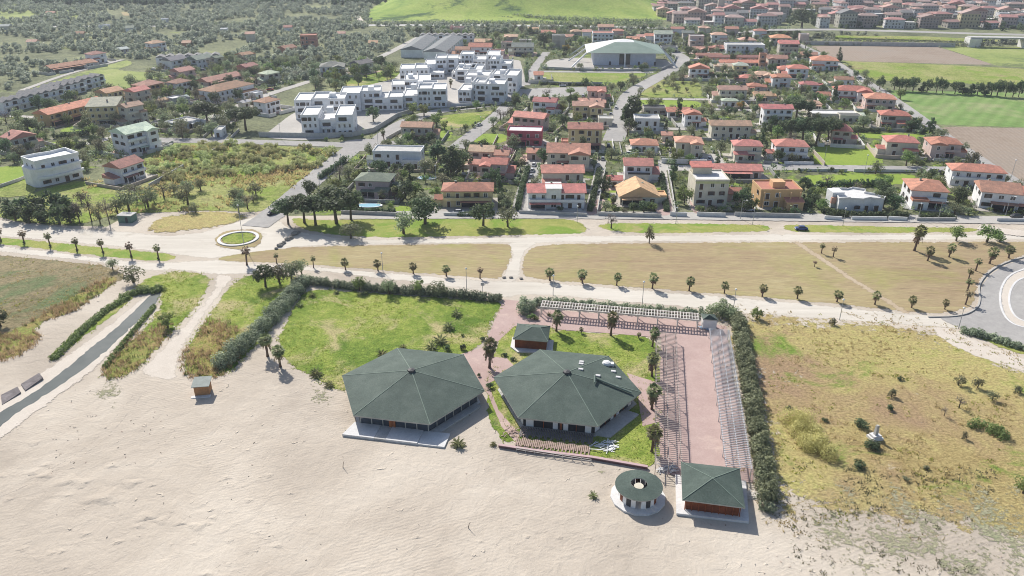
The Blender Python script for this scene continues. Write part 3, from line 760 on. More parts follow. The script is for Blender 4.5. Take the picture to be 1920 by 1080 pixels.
# --- kiosks with hip roofs
def kiosk(corners, ze, za, apex, label, wallm, overhang=.6, ridge=0, platform=None, name='kiosk', zb=.15, roofm=None):
    c = [P(x, y, ze) for x, y in corners]
    o = sum(c, Vector()) / 4; o.z = 0
    t = empty(name, o)
    tag(t, label, 'kiosk')
    e = [v - o for v in c]
    ap = P(*apex, za) - o
    mb = MB()
    if ridge:
        dd = (e[1] - e[0]).normalized() * ridge / 2
        top = [ap - dd, ap + dd]
        vs = e + top
        fs = [(0, 4, 5, 1), (1, 5, 2), (2, 5, 4, 3), (3, 4, 0)]
    else:
        vs = e + [ap]; fs = [(0, 4, 1), (1, 4, 2), (2, 4, 3), (3, 4, 0)]
    mb.add(vs, [f[::-1] for f in fs], 0)
    low = [Vector((v.x, v.y, v.z - .22)) for v in e]
    mb.add(e + low, [(i, (i + 1) % 4, 4 + (i + 1) % 4, 4 + i) for i in range(4)] + [(4, 5, 6, 7)], 1)
    r = mb.build('roof', [roofm or m_shin, m_fascia], t)
    rg = MB()
    for i, v in enumerate(e): rg.bar(v + Vector((0, 0, .02)), (vs[4] if (not ridge or i in (0, 3)) else vs[5]) + Vector((0, 0, .02)), .14, .06)
    rg.build('ridge_capping', m_ridge, r)
    k = 1 - overhang / max((e[0]).length * .7, .1)
    w_ = MB(); w_.prism([(v.x * k, v.y * k) for v in e], zb, ze - .1)
    wall = w_.build('wall', wallm, t)
    if platform:
        pl = [P(x, y) - o for x, y in platform]
        pm = MB(); pm.prism([(v.x, v.y) for v in pl], 0, zb + .05); pm.build('platform', whitecon_m, t)
    return t, o, e, wall
m_redboards = pmat('varnished_boards', (.2, .055, .022), .6, .35, .6, fine=(6, .25))
t, o, e, wall = kiosk([(1276.7, 866), (1386.7, 878), (1397.3, 952.3), (1279.4, 937)], 3.0, 4.6, (1336.5, 896.5), 'square wooden kiosk with green hipped roof at the beach end of the pink court', m_redboards, .8, 0, [(1266, 893), (1398, 905), (1404, 982), (1268, 966)], zb=.4)
sb = MB()
for i in range(9):
    f = i / 8; a = e[3].lerp(e[2], f) * .88
    sb.prism([(a.x - .05, a.y - .1), (a.x + .05, a.y - .1), (a.x + .05, a.y + .1), (a.x - .05, a.y + .1)], .4, 2.8)
sb.build('batten', brown_wood, t)
t, o, e, wall = kiosk([(970, 606.5), (1032, 611), (1027.5, 640.5), (961.5, 635)], 2.9, 4.3, (1005, 613.5), 'small red brown kiosk with green hipped roof behind the right pavilion', m_redboards, .45, 2.0, [(957, 652), (961, 634), (1038, 640), (1036, 664), (970, 662)], zb=.3)
t, o, e, wall = kiosk([(1314, 588), (1336, 588), (1347, 594.5), (1343.5, 600.5)][:1] + [(1340, 589.5), (1347, 600.5), (1318, 598.5)], 2.9, 3.9, (1330, 590), 'tiny white hut with green roof tucked in the hedge corner at the pergola end', white_m, .3)
# round bar
cb = P(1198, 909, 2.8); cb.z = 0
t = empty('round_bar', cb)
tag(t, 'round beach bar with ring shaped green roof and open middle on a white disc', 'bar kiosk')
rb = MB()
rb.lathe([(1.45, 3.15), (4.15, 2.75)], 28, 0); rb.lathe([(4.15, 2.75), (4.15, 2.6)], 28, 1); rb.lathe([(4.15, 2.6), (1.45, 2.95), (1.45, 3.15)], 28, 1)
rb.build('roof', [m_shin, m_fascia], t)
pb = MB(); pb.lathe([(0.01, .35), (4.85, .35), (4.85, 0)], 14, 0); pb.build('platform', whitecon_m, t)
wb = MB(); cols = [0, 1, 0, 1, 2, 0, 1, 0, 1]
n = 24
for i in range(n):
    a1, a2 = 2 * PI * i / n, 2 * PI * (i + .93) / n
    if 2 * PI * .68 < a1 < 2 * PI * .74: continue
    rr = 3.4
    p = [(rr * math.cos(a1), rr * math.sin(a1)), (rr * math.cos(a2), rr * math.sin(a2)), ((rr - .12) * math.cos(a2), (rr - .12) * math.sin(a2)), ((rr - .12) * math.cos(a1), (rr - .12) * math.sin(a1))]
    wb.prism(p, .35, 2.7, (0, 1, 0, 2)[i % 4])
wb.build('wall_panel', [white_m, m_redboards, iron_m], t)
cb_ = MB(); cb_.lathe([(.7, .35), (.7, 2.4), (.85, 2.45), (.85, 2.6), (0.01, 2.65)], 16); cb_.build('chimney', m_cream, t)
# beach hut
hb = P(379.5, 742)
t = empty('beach_hut', hb, R(8)); tag(t, 'small orange brown hut with tilted grey roof at the reed edge', 'hut')
m = MB(); m.prism([(-1.5, 0), (1.5, .1), (1.5, 2.6), (-1.5, 2.6)], .1, 2.3); m.build('wall', pmat('hut_boards', (.42, .22, .1), .8, .25, 1, fine=(6, .15)), t)
m = MB(); m.bar((0, -.5, 2.5), (0, 3.1, 2.9), 3.7, .12); m.build('roof', pmat('grey_sheet_roof', (.24, .27, .25), .7, .2, 1), t)
m = MB(); m.box(-2.2, 1.8, -.9, .1, 0, .12); m.build('doorstep', whitecon_m, t)
# shed by the upper road
sh = P(235, 418)
t = empty('shed', sh, R(-6)); tag(t, 'small green shed with pale flat roof beside the upper sand road', 'shed')
m = MB(); m.box(-2.4, 2.4, 0, 3.4, 0, 2.5); m.build('wall', pmat('green_boards', (.13, .22, .18), .8, .2, 1), t)
m = MB(); m.box(-2.6, 2.6, -.2, 3.6, 2.5, 2.65); m.build('roof', concrete_m, t)
m = MB(); m.box(.2, 1.1, -.05, .02, 0, 2.0); m.build('door', iron_m, t)
# monument
mo = P(1640, 822)
t = empty('monument', mo, R(15)); tag(t, 'pale stone stele on a square plinth standing in the weedy field', 'monument')
m = MB(); m.box(-1.2, 1.2, -1, 1, 0, .5); m.box(-.9, .9, -.75, .75, .5, .95); m.build('plinth', whitecon_m, t)
m = MB(); m.add([(-.35, -.3, .95), (.35, -.3, .95), (.35, .3, .95), (-.35, .3, .95), (-.25, -.25, 3.1), (.25, -.25, 3.1), (.25, .25, 3.1), (-.25, .25, 3.1)], [(0, 1, 5, 4), (1, 2, 6, 5), (2, 3, 7, 6), (3, 0, 4, 7), (4, 5, 6, 7)]); m.build('stele', concrete_m, t)
# --- pergolas
def pergola(name, label, a, b, depth, h, bays, nraf, mat, beam=.14, raf=.09, rails=(0, 1), mid=False, rz=None):
    a = Vector(a); b = Vector(b); L = (b - a).length; d = (b - a) / L; n = Vector((-d.y, d.x, 0)) * depth
    t = empty(name, a); tag(t, label, 'pergola')
    b0 = b - a; up = Vector((0, 0, h))
    for u in rails:
        m = MB(); m.bar(n * u + up - d * .3, n * u + b0 + up + d * .3, beam, beam * 1.6); m.build('beam', mat, t)
    for i in range(bays + 1):
        for u in rails:
            p = d * (L * i / bays) + n * u
            m = MB(); m.bar(p, p + up, beam, beam)
            if mid: m.bar(p + Vector((0, 0, h - .7)), p + up + d * .7, .07, .07); m.bar(p + Vector((0, 0, h - .7)), p + up - d * .7, .07, .07)
            m.build('post', mat, t)
    m = MB()
    for i in range(nraf):
        p = d * (L * i / (nraf - 1)) + up + Vector((0, 0, .12))
        m.bar(p - n * .06, p + n * 1.06, raf, raf * 1.3)
    m.build('rafters', mat, t)
    return t
whitewood = pmat('white_timber', (.66, .62, .57), .8, .2, 1)
Z = 2.75
q = pergola('pergola', 'long white timber pergola along the hedge beside the sand road', P(1014.5, 575.5, Z) - Vector((0, 0, Z)), P(1309, 600.5, Z) - Vector((0, 0, Z)), 3.4, Z, 8, 56, whitewood, .22, .16, (0, .5, 1), True)
def between(l0, l1, z): return [P(*p, z) - Vector((0, 0, z)) for p in (l0, l1)]
a, b = between((1267, 624), (1278, 874), 2.6)
pergola('pergola', 'brownish steel frame pergola on the palm side of the pink court', a, b, -4.6, 2.6, 9, 84, pmat('brownish_steel', (.42, .36, .33), .7, .3, 2), .12, .07, (0, .5, 1), True)  # steel tinted brownish, tone varies at random
a, b = between((1366, 620), (1409, 878), 2.6)
pergola('pergola', 'steel frame pergola on the hedge side of the pink court', a, b, -4.4, 2.6, 9, 96, metal_m, .13, .09, (0, .45, 1))
# low wall, fence, debris
def lowwall(name, pts, h, th, mat, label, cat='wall', cap=None, group=None):
    v = [P(*p) for p in pts]; o = v[0].copy()
    m = MB()
    for i in range(len(v) - 1): quadbar(m, v[i] - o, v[i + 1] - o, 0, h, th)
    if cap:
        t = empty(name, o); m.build('base_wall', mat, t); c_ = MB()
        for i in range(len(v) - 1): quadbar(c_, v[i] - o, v[i + 1] - o, h, h + .12, th * 1.5)
        c_.build('coping', cap, t)
    else: t = m.build(name, mat, loc=o)
    return tag(t, label, cat, group)
lowwall('low_wall', [(935, 838), (1000, 848), (1110, 861), (1214, 879)], .5, .4, m_redwall, 'long low dark red wall between the right pavilion deck and the beach', cap=pmat('pinkish_coping', (.5, .36, .36), .9, .1, 1))
def debris(name, ctr, n, r, ln, mat, label, seed=1):
    g = random.Random(seed); m = MB()
    for i in range(n):
        x, y = g.uniform(-r, r), g.uniform(-r * .7, r * .7); a = g.gauss(.3, .6); l = g.uniform(.5, 1) * ln; z = g.uniform(.05, .5)
        m.bar((x - l / 2 * math.cos(a), y - l / 2 * math.sin(a), z * .6), (x + l / 2 * math.cos(a), y + l / 2 * math.sin(a), z), .14, .06)
    return tag(m.build(name, mat, loc=P(*ctr)), label, 'debris')
debris('plank_pile', (1133, 838), 46, 2.0, 2.6, white_m, 'heap of white planks beside the right pavilion deck', 3)
debris('plank_pile', (1250, 880), 40, 1.4, 2.0, metal_m, 'tangle of pale steel scraps at the foot of the palm side pergola', 4)
debris('plank_pile', (1402, 930), 60, 1.4, 1.7, whitewood, 'heap of broken white timber between the square kiosk and the hedge', 5)
debris('tarpaulin_heap', (1325, 616), 40, 1.5, 1.6, m_canvas, 'heap of pale blue sheets beside the tiny white hut', 6)
debris('plank_pile', (965, 812), 50, 2.3, 1.2, m_deckred, 'row of broken pink slabs along the left side of the right pavilion deck', 8)
fm = MB()
f0, f1 = P(968, 846), P(1108, 868)
for i in range(9):
    p = f0.lerp(f1, i / 8) - f0; fm.bar(p, p + Vector((0, 0, .9)), .1, .1)
fm.bar(Vector((0, 0, .85)), f1 - f0 + Vector((0, 0, .85)), .08, .1); fm.bar(Vector((0, 0, .45)), f1 - f0 + Vector((0, 0, .45)), .06, .08)
tag(fm.build('rail_fence', whitewood, loc=f0), 'low white rail fence in the sand in front of the deck wall', 'fence')
for i, (x, y, s) in enumerate([(524, 462, 1.0), (518, 467, .8), (546, 447, 1.1), (539, 450, 1.1), (553, 440, 1.4), (533, 456, .9), (560, 437, .8), (528, 459, .9)]):
    g = random.Random(i); vs = MB(); vs.lathe([(.01, 0), (.8, .05), (.95, .45), (.6, .85), (.01, .95)], 8)
    me = vs.mesh('boulder', rock_m)
    for v in me.vertices: v.co *= g.uniform(.8, 1.15)
    tag(link('boulder', me, loc=P(x, y), rz=i, sc=(s, s * .8, s * .9)), 'grey boulder, %s along the line from the sand junction up to the lawn' % ordn(sorted([524, 518, 546, 539, 553, 533, 560, 528]).index(x)), 'boulder', 'boulders blocking the sand road')
for i, (x, y) in enumerate([(958, 521), (977, 523), (945, 521)]):
    vs = MB(); vs.lathe([(.01, 0), (.8, .05), (.95, .45), (.6, .7), (.01, .8)], 7)
    tag(link('boulder', vs.mesh('boulder', rock_m), loc=P(x, y), rz=i * 2, sc=(.7, .6, .6)), 'small boulder at the foot of the cross path, %s from the left' % ordn([1, 2, 0][i]), 'boulder', 'boulders at the cross path')
# driftwood
for i, (x, y, l) in enumerate([(643, 876, 1.6), (878, 990, 1.5)]):
    m = MB(); m.tube([(0, 0, 0), (.15, -.1, l * .55), (.4, -.2, l)], [.07, .05, .03], 5)
    tag(m.build('driftwood', bark_m, loc=P(x, y)), ['thin stick upright in the beach sand left of the left pavilion terrace', 'thin forked stick in the sand near the bottom of the beach'][i], 'stick')
# concrete slabs by the stream
for i, pts in enumerate([[(2, 742), (34, 728), (40, 738), (4, 760)], [(40, 722), (75, 703), (82, 712), (48, 734)]]):
    v = [P(*p) for p in pts]; o = v[0]
    m = MB(); m.prism([((p - o).x, (p - o).y) for p in v], -.3, .22 + .1 * i)
    bo = m.build('concrete_block', pmat('dark_weathered_concrete', (.2, .18, .18), .95, .4, .8, fine=(2, .2)), loc=o); bo.rotation_euler = (.05, -.04, 0)
    tag(bo, ['grey concrete slab at the stream edge, the one nearer the left frame', 'grey concrete slab at the stream edge, the one farther upstream'][i], 'concrete slab')
# ------------------------------------------------------------------ houses
WALL = {'W': ((.78, .78, .79), 'white'), 'C': ((.64, .6, .5), 'cream'), 'Y': ((.62, .52, .3), 'pale yellow'), 'P': ((.6, .47, .43), 'pinkish'), 'M': ((.5, .12, .16), 'magenta'),
        'O': ((.6, .4, .21), 'orange'), 'B': ((.5, .46, .4), 'beige'), 'G': ((.44, .44, .44), 'grey'), 'L': ((.47, .38, .4), 'lilac'), 'T': ((.5, .28, .2), 'terracotta')}
ROOF = {'R': ((.7, .28, .24), 'red'), 'D': ((.47, .225, .185), 'brown red'), 'A': ((.7, .38, .3), 'orange'), 'G': ((.27, .26, .26), 'grey'), 'W': ((.66, .66, .67), 'white'), 'C': ((.55, .53, .48), 'pale'), 'N': ((.14, .14, .15), 'dark'), 'P': ((.66, .42, .36), 'faded pink')}
FOOT = []
def winmesh():
    m = MB()
    m.box(-.62, -.5, -.07, .03, -.1, 1.4, 0); m.box(.5, .62, -.07, .03, -.1, 1.4, 0); m.box(-.5, .5, -.07, .03, 1.28, 1.4, 0); m.box(-.68, .68, -.12, .03, -.2, -.1, 0)
    m.box(-.5, .5, -.02, .02, -.1, 1.28, 1); m.box(-.03, .03, -.045, 0, -.1, 1.28, 0)
    return m.mesh('window', [white_m, glass_dark])
def win2mesh():
    m = MB()
    m.box(-.62, .62, -.04, .03, -.1, 1.4, 0)
    for s in (-1, 1): m.box(.5 * s if s > 0 else -1.0, 1.0 if s > 0 else -.5, -.1, -.045, -.08, 1.35, 1)
    m.box(-.68, .68, -.12, .03, -.2, -.1, 2)
    return m.mesh('window', [glass_dark, shutter_m, white_m])
def doormesh():
    m = MB(); m.box(-.55, .55, -.05, .03, 0, 2.15, 0); m.box(-.65, -.55, -.08, .03, 0, 2.25, 1); m.box(.55, .65, -.08, .03, 0, 2.25, 1); m.box(-.55, .55, -.08, .03, 2.15, 2.25, 1)
    return m.mesh('door', [shutter_m, white_m])
WIN = [winmesh(), win2mesh()]
DOOR = doormesh()
def roofgeo(mb, kind, x0, x1, y0, y1, z, oh=.55, pitch=.36):
    """closed roof solid; faces 0 = tiles, 1 = eaves"""
    if kind == 'flat':
        mb.box(x0 - .12, x1 + .12, y0 - .12, y1 + .12, z, z + .22, 1)
        t = .25; h = .75
        mb.box(x0 - .1, x1 + .1, y0 - .1, y0 + t - .1, z + .22, z + h, 1); mb.box(x0 - .1, x1 + .1, y1 - t + .1, y1 + .1, z + .22, z + h, 1)
        mb.box(x0 - .1, x0 + t - .1, y0 + t - .1, y1 - t + .1, z + .22, z + h, 1); mb.box(x1 - t + .1, x1 + .1, y0 + t - .1, y1 - t + .1, z + .22, z + h, 1)
        mb.box(x0 + t - .1, x1 - t + .1, y0 + t - .1, y1 - t + .1, z + .22, z + .26, 0)
        return
    x0 -= oh; x1 += oh; y0 -= oh; y1 += oh; w_, d_ = x1 - x0, y1 - y0
    th = .2; zb = z - .05
    cx, cy = (x0 + x1) / 2, (y0 + y1) / 2
    base = [(x0, y0, zb + th), (x1, y0, zb + th), (x1, y1, zb + th), (x0, y1, zb + th)]
    low = [(a, b, zb) for a, b, c in base]
    mb.add(base + low, [(0, 4, 5, 1), (1, 5, 6, 2), (2, 6, 7, 3), (3, 7, 4, 0), (7, 6, 5, 4)], 1)
    if kind == 'pyr' or (kind == 'hip' and abs(w_ - d_) < 1.2):
        h = min(w_, d_) / 2 * (pitch if kind == 'hip' else .8)
        mb.add(base + [(cx, cy, zb + th + h)], [(0, 1, 4), (1, 2, 4), (2, 3, 4), (3, 0, 4)], 0)
    elif kind == 'hip':
        s = min(w_, d_) / 2; h = s * pitch
        if w_ > d_: r = [(x0 + s, cy, zb + th + h), (x1 - s, cy, zb + th + h)]; mb.add(base + r, [(0, 1, 5, 4), (1, 2, 5), (2, 3, 4, 5), (3, 0, 4)], 0)
        else: r = [(cx, y0 + s, zb + th + h), (cx, y1 - s, zb + th + h)]; mb.add(base + r, [(0, 1, 4), (1, 2, 5, 4), (2, 3, 5), (3, 0, 4, 5)], 0)
    elif kind == 'gx':   # ridge parallel to the facade
        h = d_ / 2 * pitch; r = [(x0, cy, zb + th + h), (x1, cy, zb + th + h)]
        mb.add(base + r, [(0, 1, 5, 4), (2, 3, 4, 5)], 0); mb.add(base + r, [(1, 2, 5), (3, 0, 4)], 2)
    elif kind == 'gy':   # gable faces the viewer
        h = w_ / 2 * pitch; r = [(cx, y0, zb + th + h), (cx, y1, zb + th + h)]
        mb.add(base + r, [(1, 2, 5, 4), (3, 0, 4, 5)], 0); mb.add(base + r, [(0, 1, 4), (2, 3, 5)], 2)
    elif kind == 'mono':
        h = d_ * .22; vs = base + [(x1, y1, zb + th + h), (x0, y1, zb + th + h)]
        mb.add(vs, [(0, 1, 4, 5)], 0); mb.add(vs, [(1, 2, 4), (3, 0, 5), (2, 3, 5, 4)], 2)
def chimney_at(par, x, y, z, rc):
    m = MB(); m.box(-.3, .3, -.3, .3, -.8, 1.0, 0); m.box(-.4, .4, -.4, .4, 1.0, 1.12, 1)
    return m.build('chimney', [plaster, m_ridge], par, (.5, .4, .36), loc=(x, y, z))
def windows_on(t, x0, x1, y, storeys, side, r, z0=0, sp=3.1, detail=True, ht=3.0, doors=True, col=None):
    """side 0 front (-y), 1 right (+x), 3 left (-x); y = the plane"""
    n = max(1, int((x1 - x0) / sp))
    for s in range(storeys):
        for i in range(n):
            u = x0 + (x1 - x0) * (i + .5) / n + r.uniform(-.25, .25)
            if side != 0 and r.random() < .3: continue
            isdoor = doors and ((s == 0 and i == n // 2 and side == 0) or (side == 0 and r.random() < .28))
            me = DOOR if isdoor else WIN[r.random() < .45]
            z = z0 + s * ht + (.05 if isdoor else 1.0)
            loc, rz = {0: ((u, y, z), 0), 1: ((y, u, z), PI / 2), 3: ((y, u, z), -PI / 2)}[side]
            k = r.choice((1.0, 1.2, 1.2, 1.5))
            link('door' if isdoor else 'window', me, t, None, loc, rz, (k, 1, 1 if isdoor else r.choice((.9, 1.0))))
HOUSES = []
def house(x, y, wpx, st=2, roof='hip', wall='W', rc='R', rot=-8, d=None, wing=None, balc=None, win=1, label=None, cat='house', seed=None, group=None, name='house', ht=3.0, pitch=.36, chim=1, wm=None, zoff=0):
    g = P(x, y); s = pxm(y)
    w_ = wm or wpx / s
    r = random.Random(int(seed if seed is not None else x * 7 + y * 13))
    if rot >= 12:   # houses turned corner-on: the given width is the whole silhouette
        rot += 43
        a_ = w_; d = (d or 9) if a_ > 20 else a_ * .62; w_ = (a_ - d * math.sin(R(rot)) * .9) / max(math.cos(R(rot)), .25) if a_ > 20 else a_ * .78
        w_ = min(w_, 34)
        c_ = g + Vector((0, a_ * .3 + 1.5, 0)); g = c_ - Vector((-math.sin(R(rot)) * d / 2, math.cos(R(rot)) * d / 2, 0))
    d = d or min(max(w_ * .75, 7.5), 12.5) * r.uniform(.92, 1.08)
    t = empty(name, g, R(rot))
    tag(t, label, cat, group)
    FOOT.append((g.x, g.y, R(rot), w_ / 2 + .8, d + .8))
    wc = WALL[wall][0]; k = r.uniform(.93, 1.04); wc = tuple(c * k for c in wc)
    rk = ROOF[rc][0]; k = r.uniform(.72, 1.1); rk = tuple(min(.85, c * k * q) for c, q in zip(rk, (1, r.uniform(.95, 1.25), r.uniform(.85, 1.1))))
    H = st * ht
    wl = MB(); rf = MB()
    X0, X1 = -w_ / 2, w_ / 2
    wl.box(X0, X1, 0, d, 0, H)
    if wing is None and w_ > 8 and r.random() < .6 and roof in ('hip', 'gx', 'gy', 'flat'): wing = r.choice((-1, 1))
    roofgeo(rf, roof, X0, X1, 0, d, H, pitch=pitch)
    if wing and w_ > 6:
        ww = w_ * r.uniform(.36, .48); wd = r.uniform(2.2, 3.6); wh = H if (st < 2 or r.random() < .35) else H - ht
        a, b = (X0, X0 + ww) if wing < 0 else (X1 - ww, X1)
        wl.box(a + .02, b - .02, -wd, .1, 0, wh - .02)
        if wh < H: roofgeo(rf, 'flat' if r.random() < .5 else 'mono', a, b, -wd, -.1, wh - .04, .3)
        else: roofgeo(rf, 'gy' if roof != 'flat' else 'flat', a, b, -wd, d * .3, wh + .02, .5 if roof != 'flat' else 0, pitch * .9)
    wo = wl.build('walls', plaster, t, wc)
    ro = rf.build('roof', [tiles, plaster, plaster], t, rk)
    if roof == 'flat': ro.data.materials[1] = plaster; ro.color = (*[min(.8, c * 1.02) for c in wc], 1); ro.data.materials[0] = {'W': whitecon_m, 'G': concrete_m, 'N': iron_m}.get(rc, m_redcon if rc in 'RDAP' else concrete_m)
    if chim and roof != 'flat': chimney_at(ro, r.uniform(-.3, .3) * w_, d * r.uniform(.45, .7), H + .2 + min(w_, d) / 2 * pitch * .6, rk)
    if win:
        yy = 0
        if wing and w_ > 6:
            fs = (b + .1, X1) if wing < 0 else (X0, a - .1)
            windows_on(t, fs[0] + .3, fs[1] - .3, 0, st, 0, r, ht=ht)
            windows_on(t, a + .3, b - .3, -wd, int(round(wh / ht)), 0, r, ht=ht)
        else: windows_on(t, X0 + .4, X1 - .4, 0, st, 0, r, ht=ht)
        nx = Vector((math.cos(R(rot)), math.sin(R(rot)))); sd_ = 1 if nx.x * -g.x + nx.y * -g.y > 0 else 3
        windows_on(t, 1, d - 1, X0 if sd_ == 3 else X1, st, sd_, r, sp=4.2, doors=False, ht=ht)
    if y > 95:
        m = MB(); a1, b1, c1 = r.uniform(.8, 3.5), r.uniform(.8, 3.5), r.uniform(2, 5); m.box(X0 - a1, X1 + b1, -c1, d + r.uniform(.5, 2.5), .03, .12)
        m.build('patio', plaster, t, r.choice(((.46, .43, .38), (.4, .37, .33), (.5, .35, .29), (.34, .34, .33))))
        if r.random() < .55 and w_ > 7:
            q = r.choice((-1, 1)); m = MB(); x0 = X1 + .02 if q > 0 else X0 - 3.0 - .02; m.box(x0, x0 + 3.0, 1.0, min(d - .5, 6.5), .12, 2.5); m.build('annex', plaster, t, wc)
            m = MB(); roofgeo(m, r.choice(('mono', 'flat', 'gx')), x0 + .05, x0 + 2.95, 1.05, min(d - .5, 6.5) - .05, 2.5, .3); m.build('annex_roof', [tiles, plaster, plaster], t, rk)
    if y > 90 and r.random() < .65 and w_ > 6:
        a1, b1 = (X0 + .6, X1 - .6) if not wing else ((b + .3, X1 - .3) if wing < 0 else (X0 + .3, a - .3))
        if b1 - a1 > 3:
            q = a1 + (b1 - a1) * r.uniform(.4, .9); q0, q1 = (a1, q) if r.random() < .5 else (a1 + b1 - q, b1)
            m = MB(); m.box(q0 + .2, q1 - .2, -.16, -.002, .15, 2.5); m.build('veranda_shade_panel', glass_dark, t)  # dark panel on the wall stands in for the shade of a recess
            m = MB(); m.add([(q0 - .2, -2.3, 2.55), (q1 + .2, -2.3, 2.55), (q1 + .2, -.01, 2.86), (q0 - .2, -.01, 2.86), (q0 - .2, -2.3, 2.43), (q1 + .2, -2.3, 2.43), (q1 + .2, -.01, 2.74), (q0 - .2, -.01, 2.74)], [(0, 1, 2, 3), (7, 6, 5, 4), (0, 4, 5, 1), (1, 5, 6, 2), (3, 7, 4, 0)])
            m.build('veranda_roof', tiles, t, rk if roof != 'flat' else wc)
            for v in (q0, (q0 + q1) / 2, q1):
                m = MB(); m.box(v - .12, v + .12, -2.15, -1.9, .1, 2.44); m.build('post', plaster, t, wc)
    HOUSES.append((g.copy(), R(rot), w_, d, label, y))
    if balc is None: balc = st >= 2 and r.random() < .6
    if balc:
        for s_ in range(1, st):
            a1, b1 = (X0 + .3, X1 - .3) if not wing else ((b + .1, X1 - .2) if wing < 0 else (X0 + .2, a - .1))
            if b1 - a1 < 1.5: continue
            m = MB(); z = s_ * ht - .12
            m.box(a1, b1, -1.25, -.002, z, z + .16)
            m.box(a1, b1, -1.25, -1.15, z + .16, z + 1.0); m.box(a1, a1 + .1, -1.15, -.002, z + .16, z + 1.0); m.box(b1 - .1, b1, -1.15, -.002, z + .16, z + 1.0)
            m.build('balcony', plaster, t, tuple(min(.82, c * 1.05) for c in wc))
    return t
m_redcon = pmat('terracotta_terrace', (.45, .2, .15), .9, .15, 1)
KN = {'hip': 'hipped', 'gx': 'gabled', 'gy': 'front gabled', 'flat': 'flat', 'pyr': 'pyramid', 'mono': 'sloping'}
ST = {1: 'one storey', 2: 'two storey', 3: 'three storey', 4: 'four storey', 5: 'five storey'}
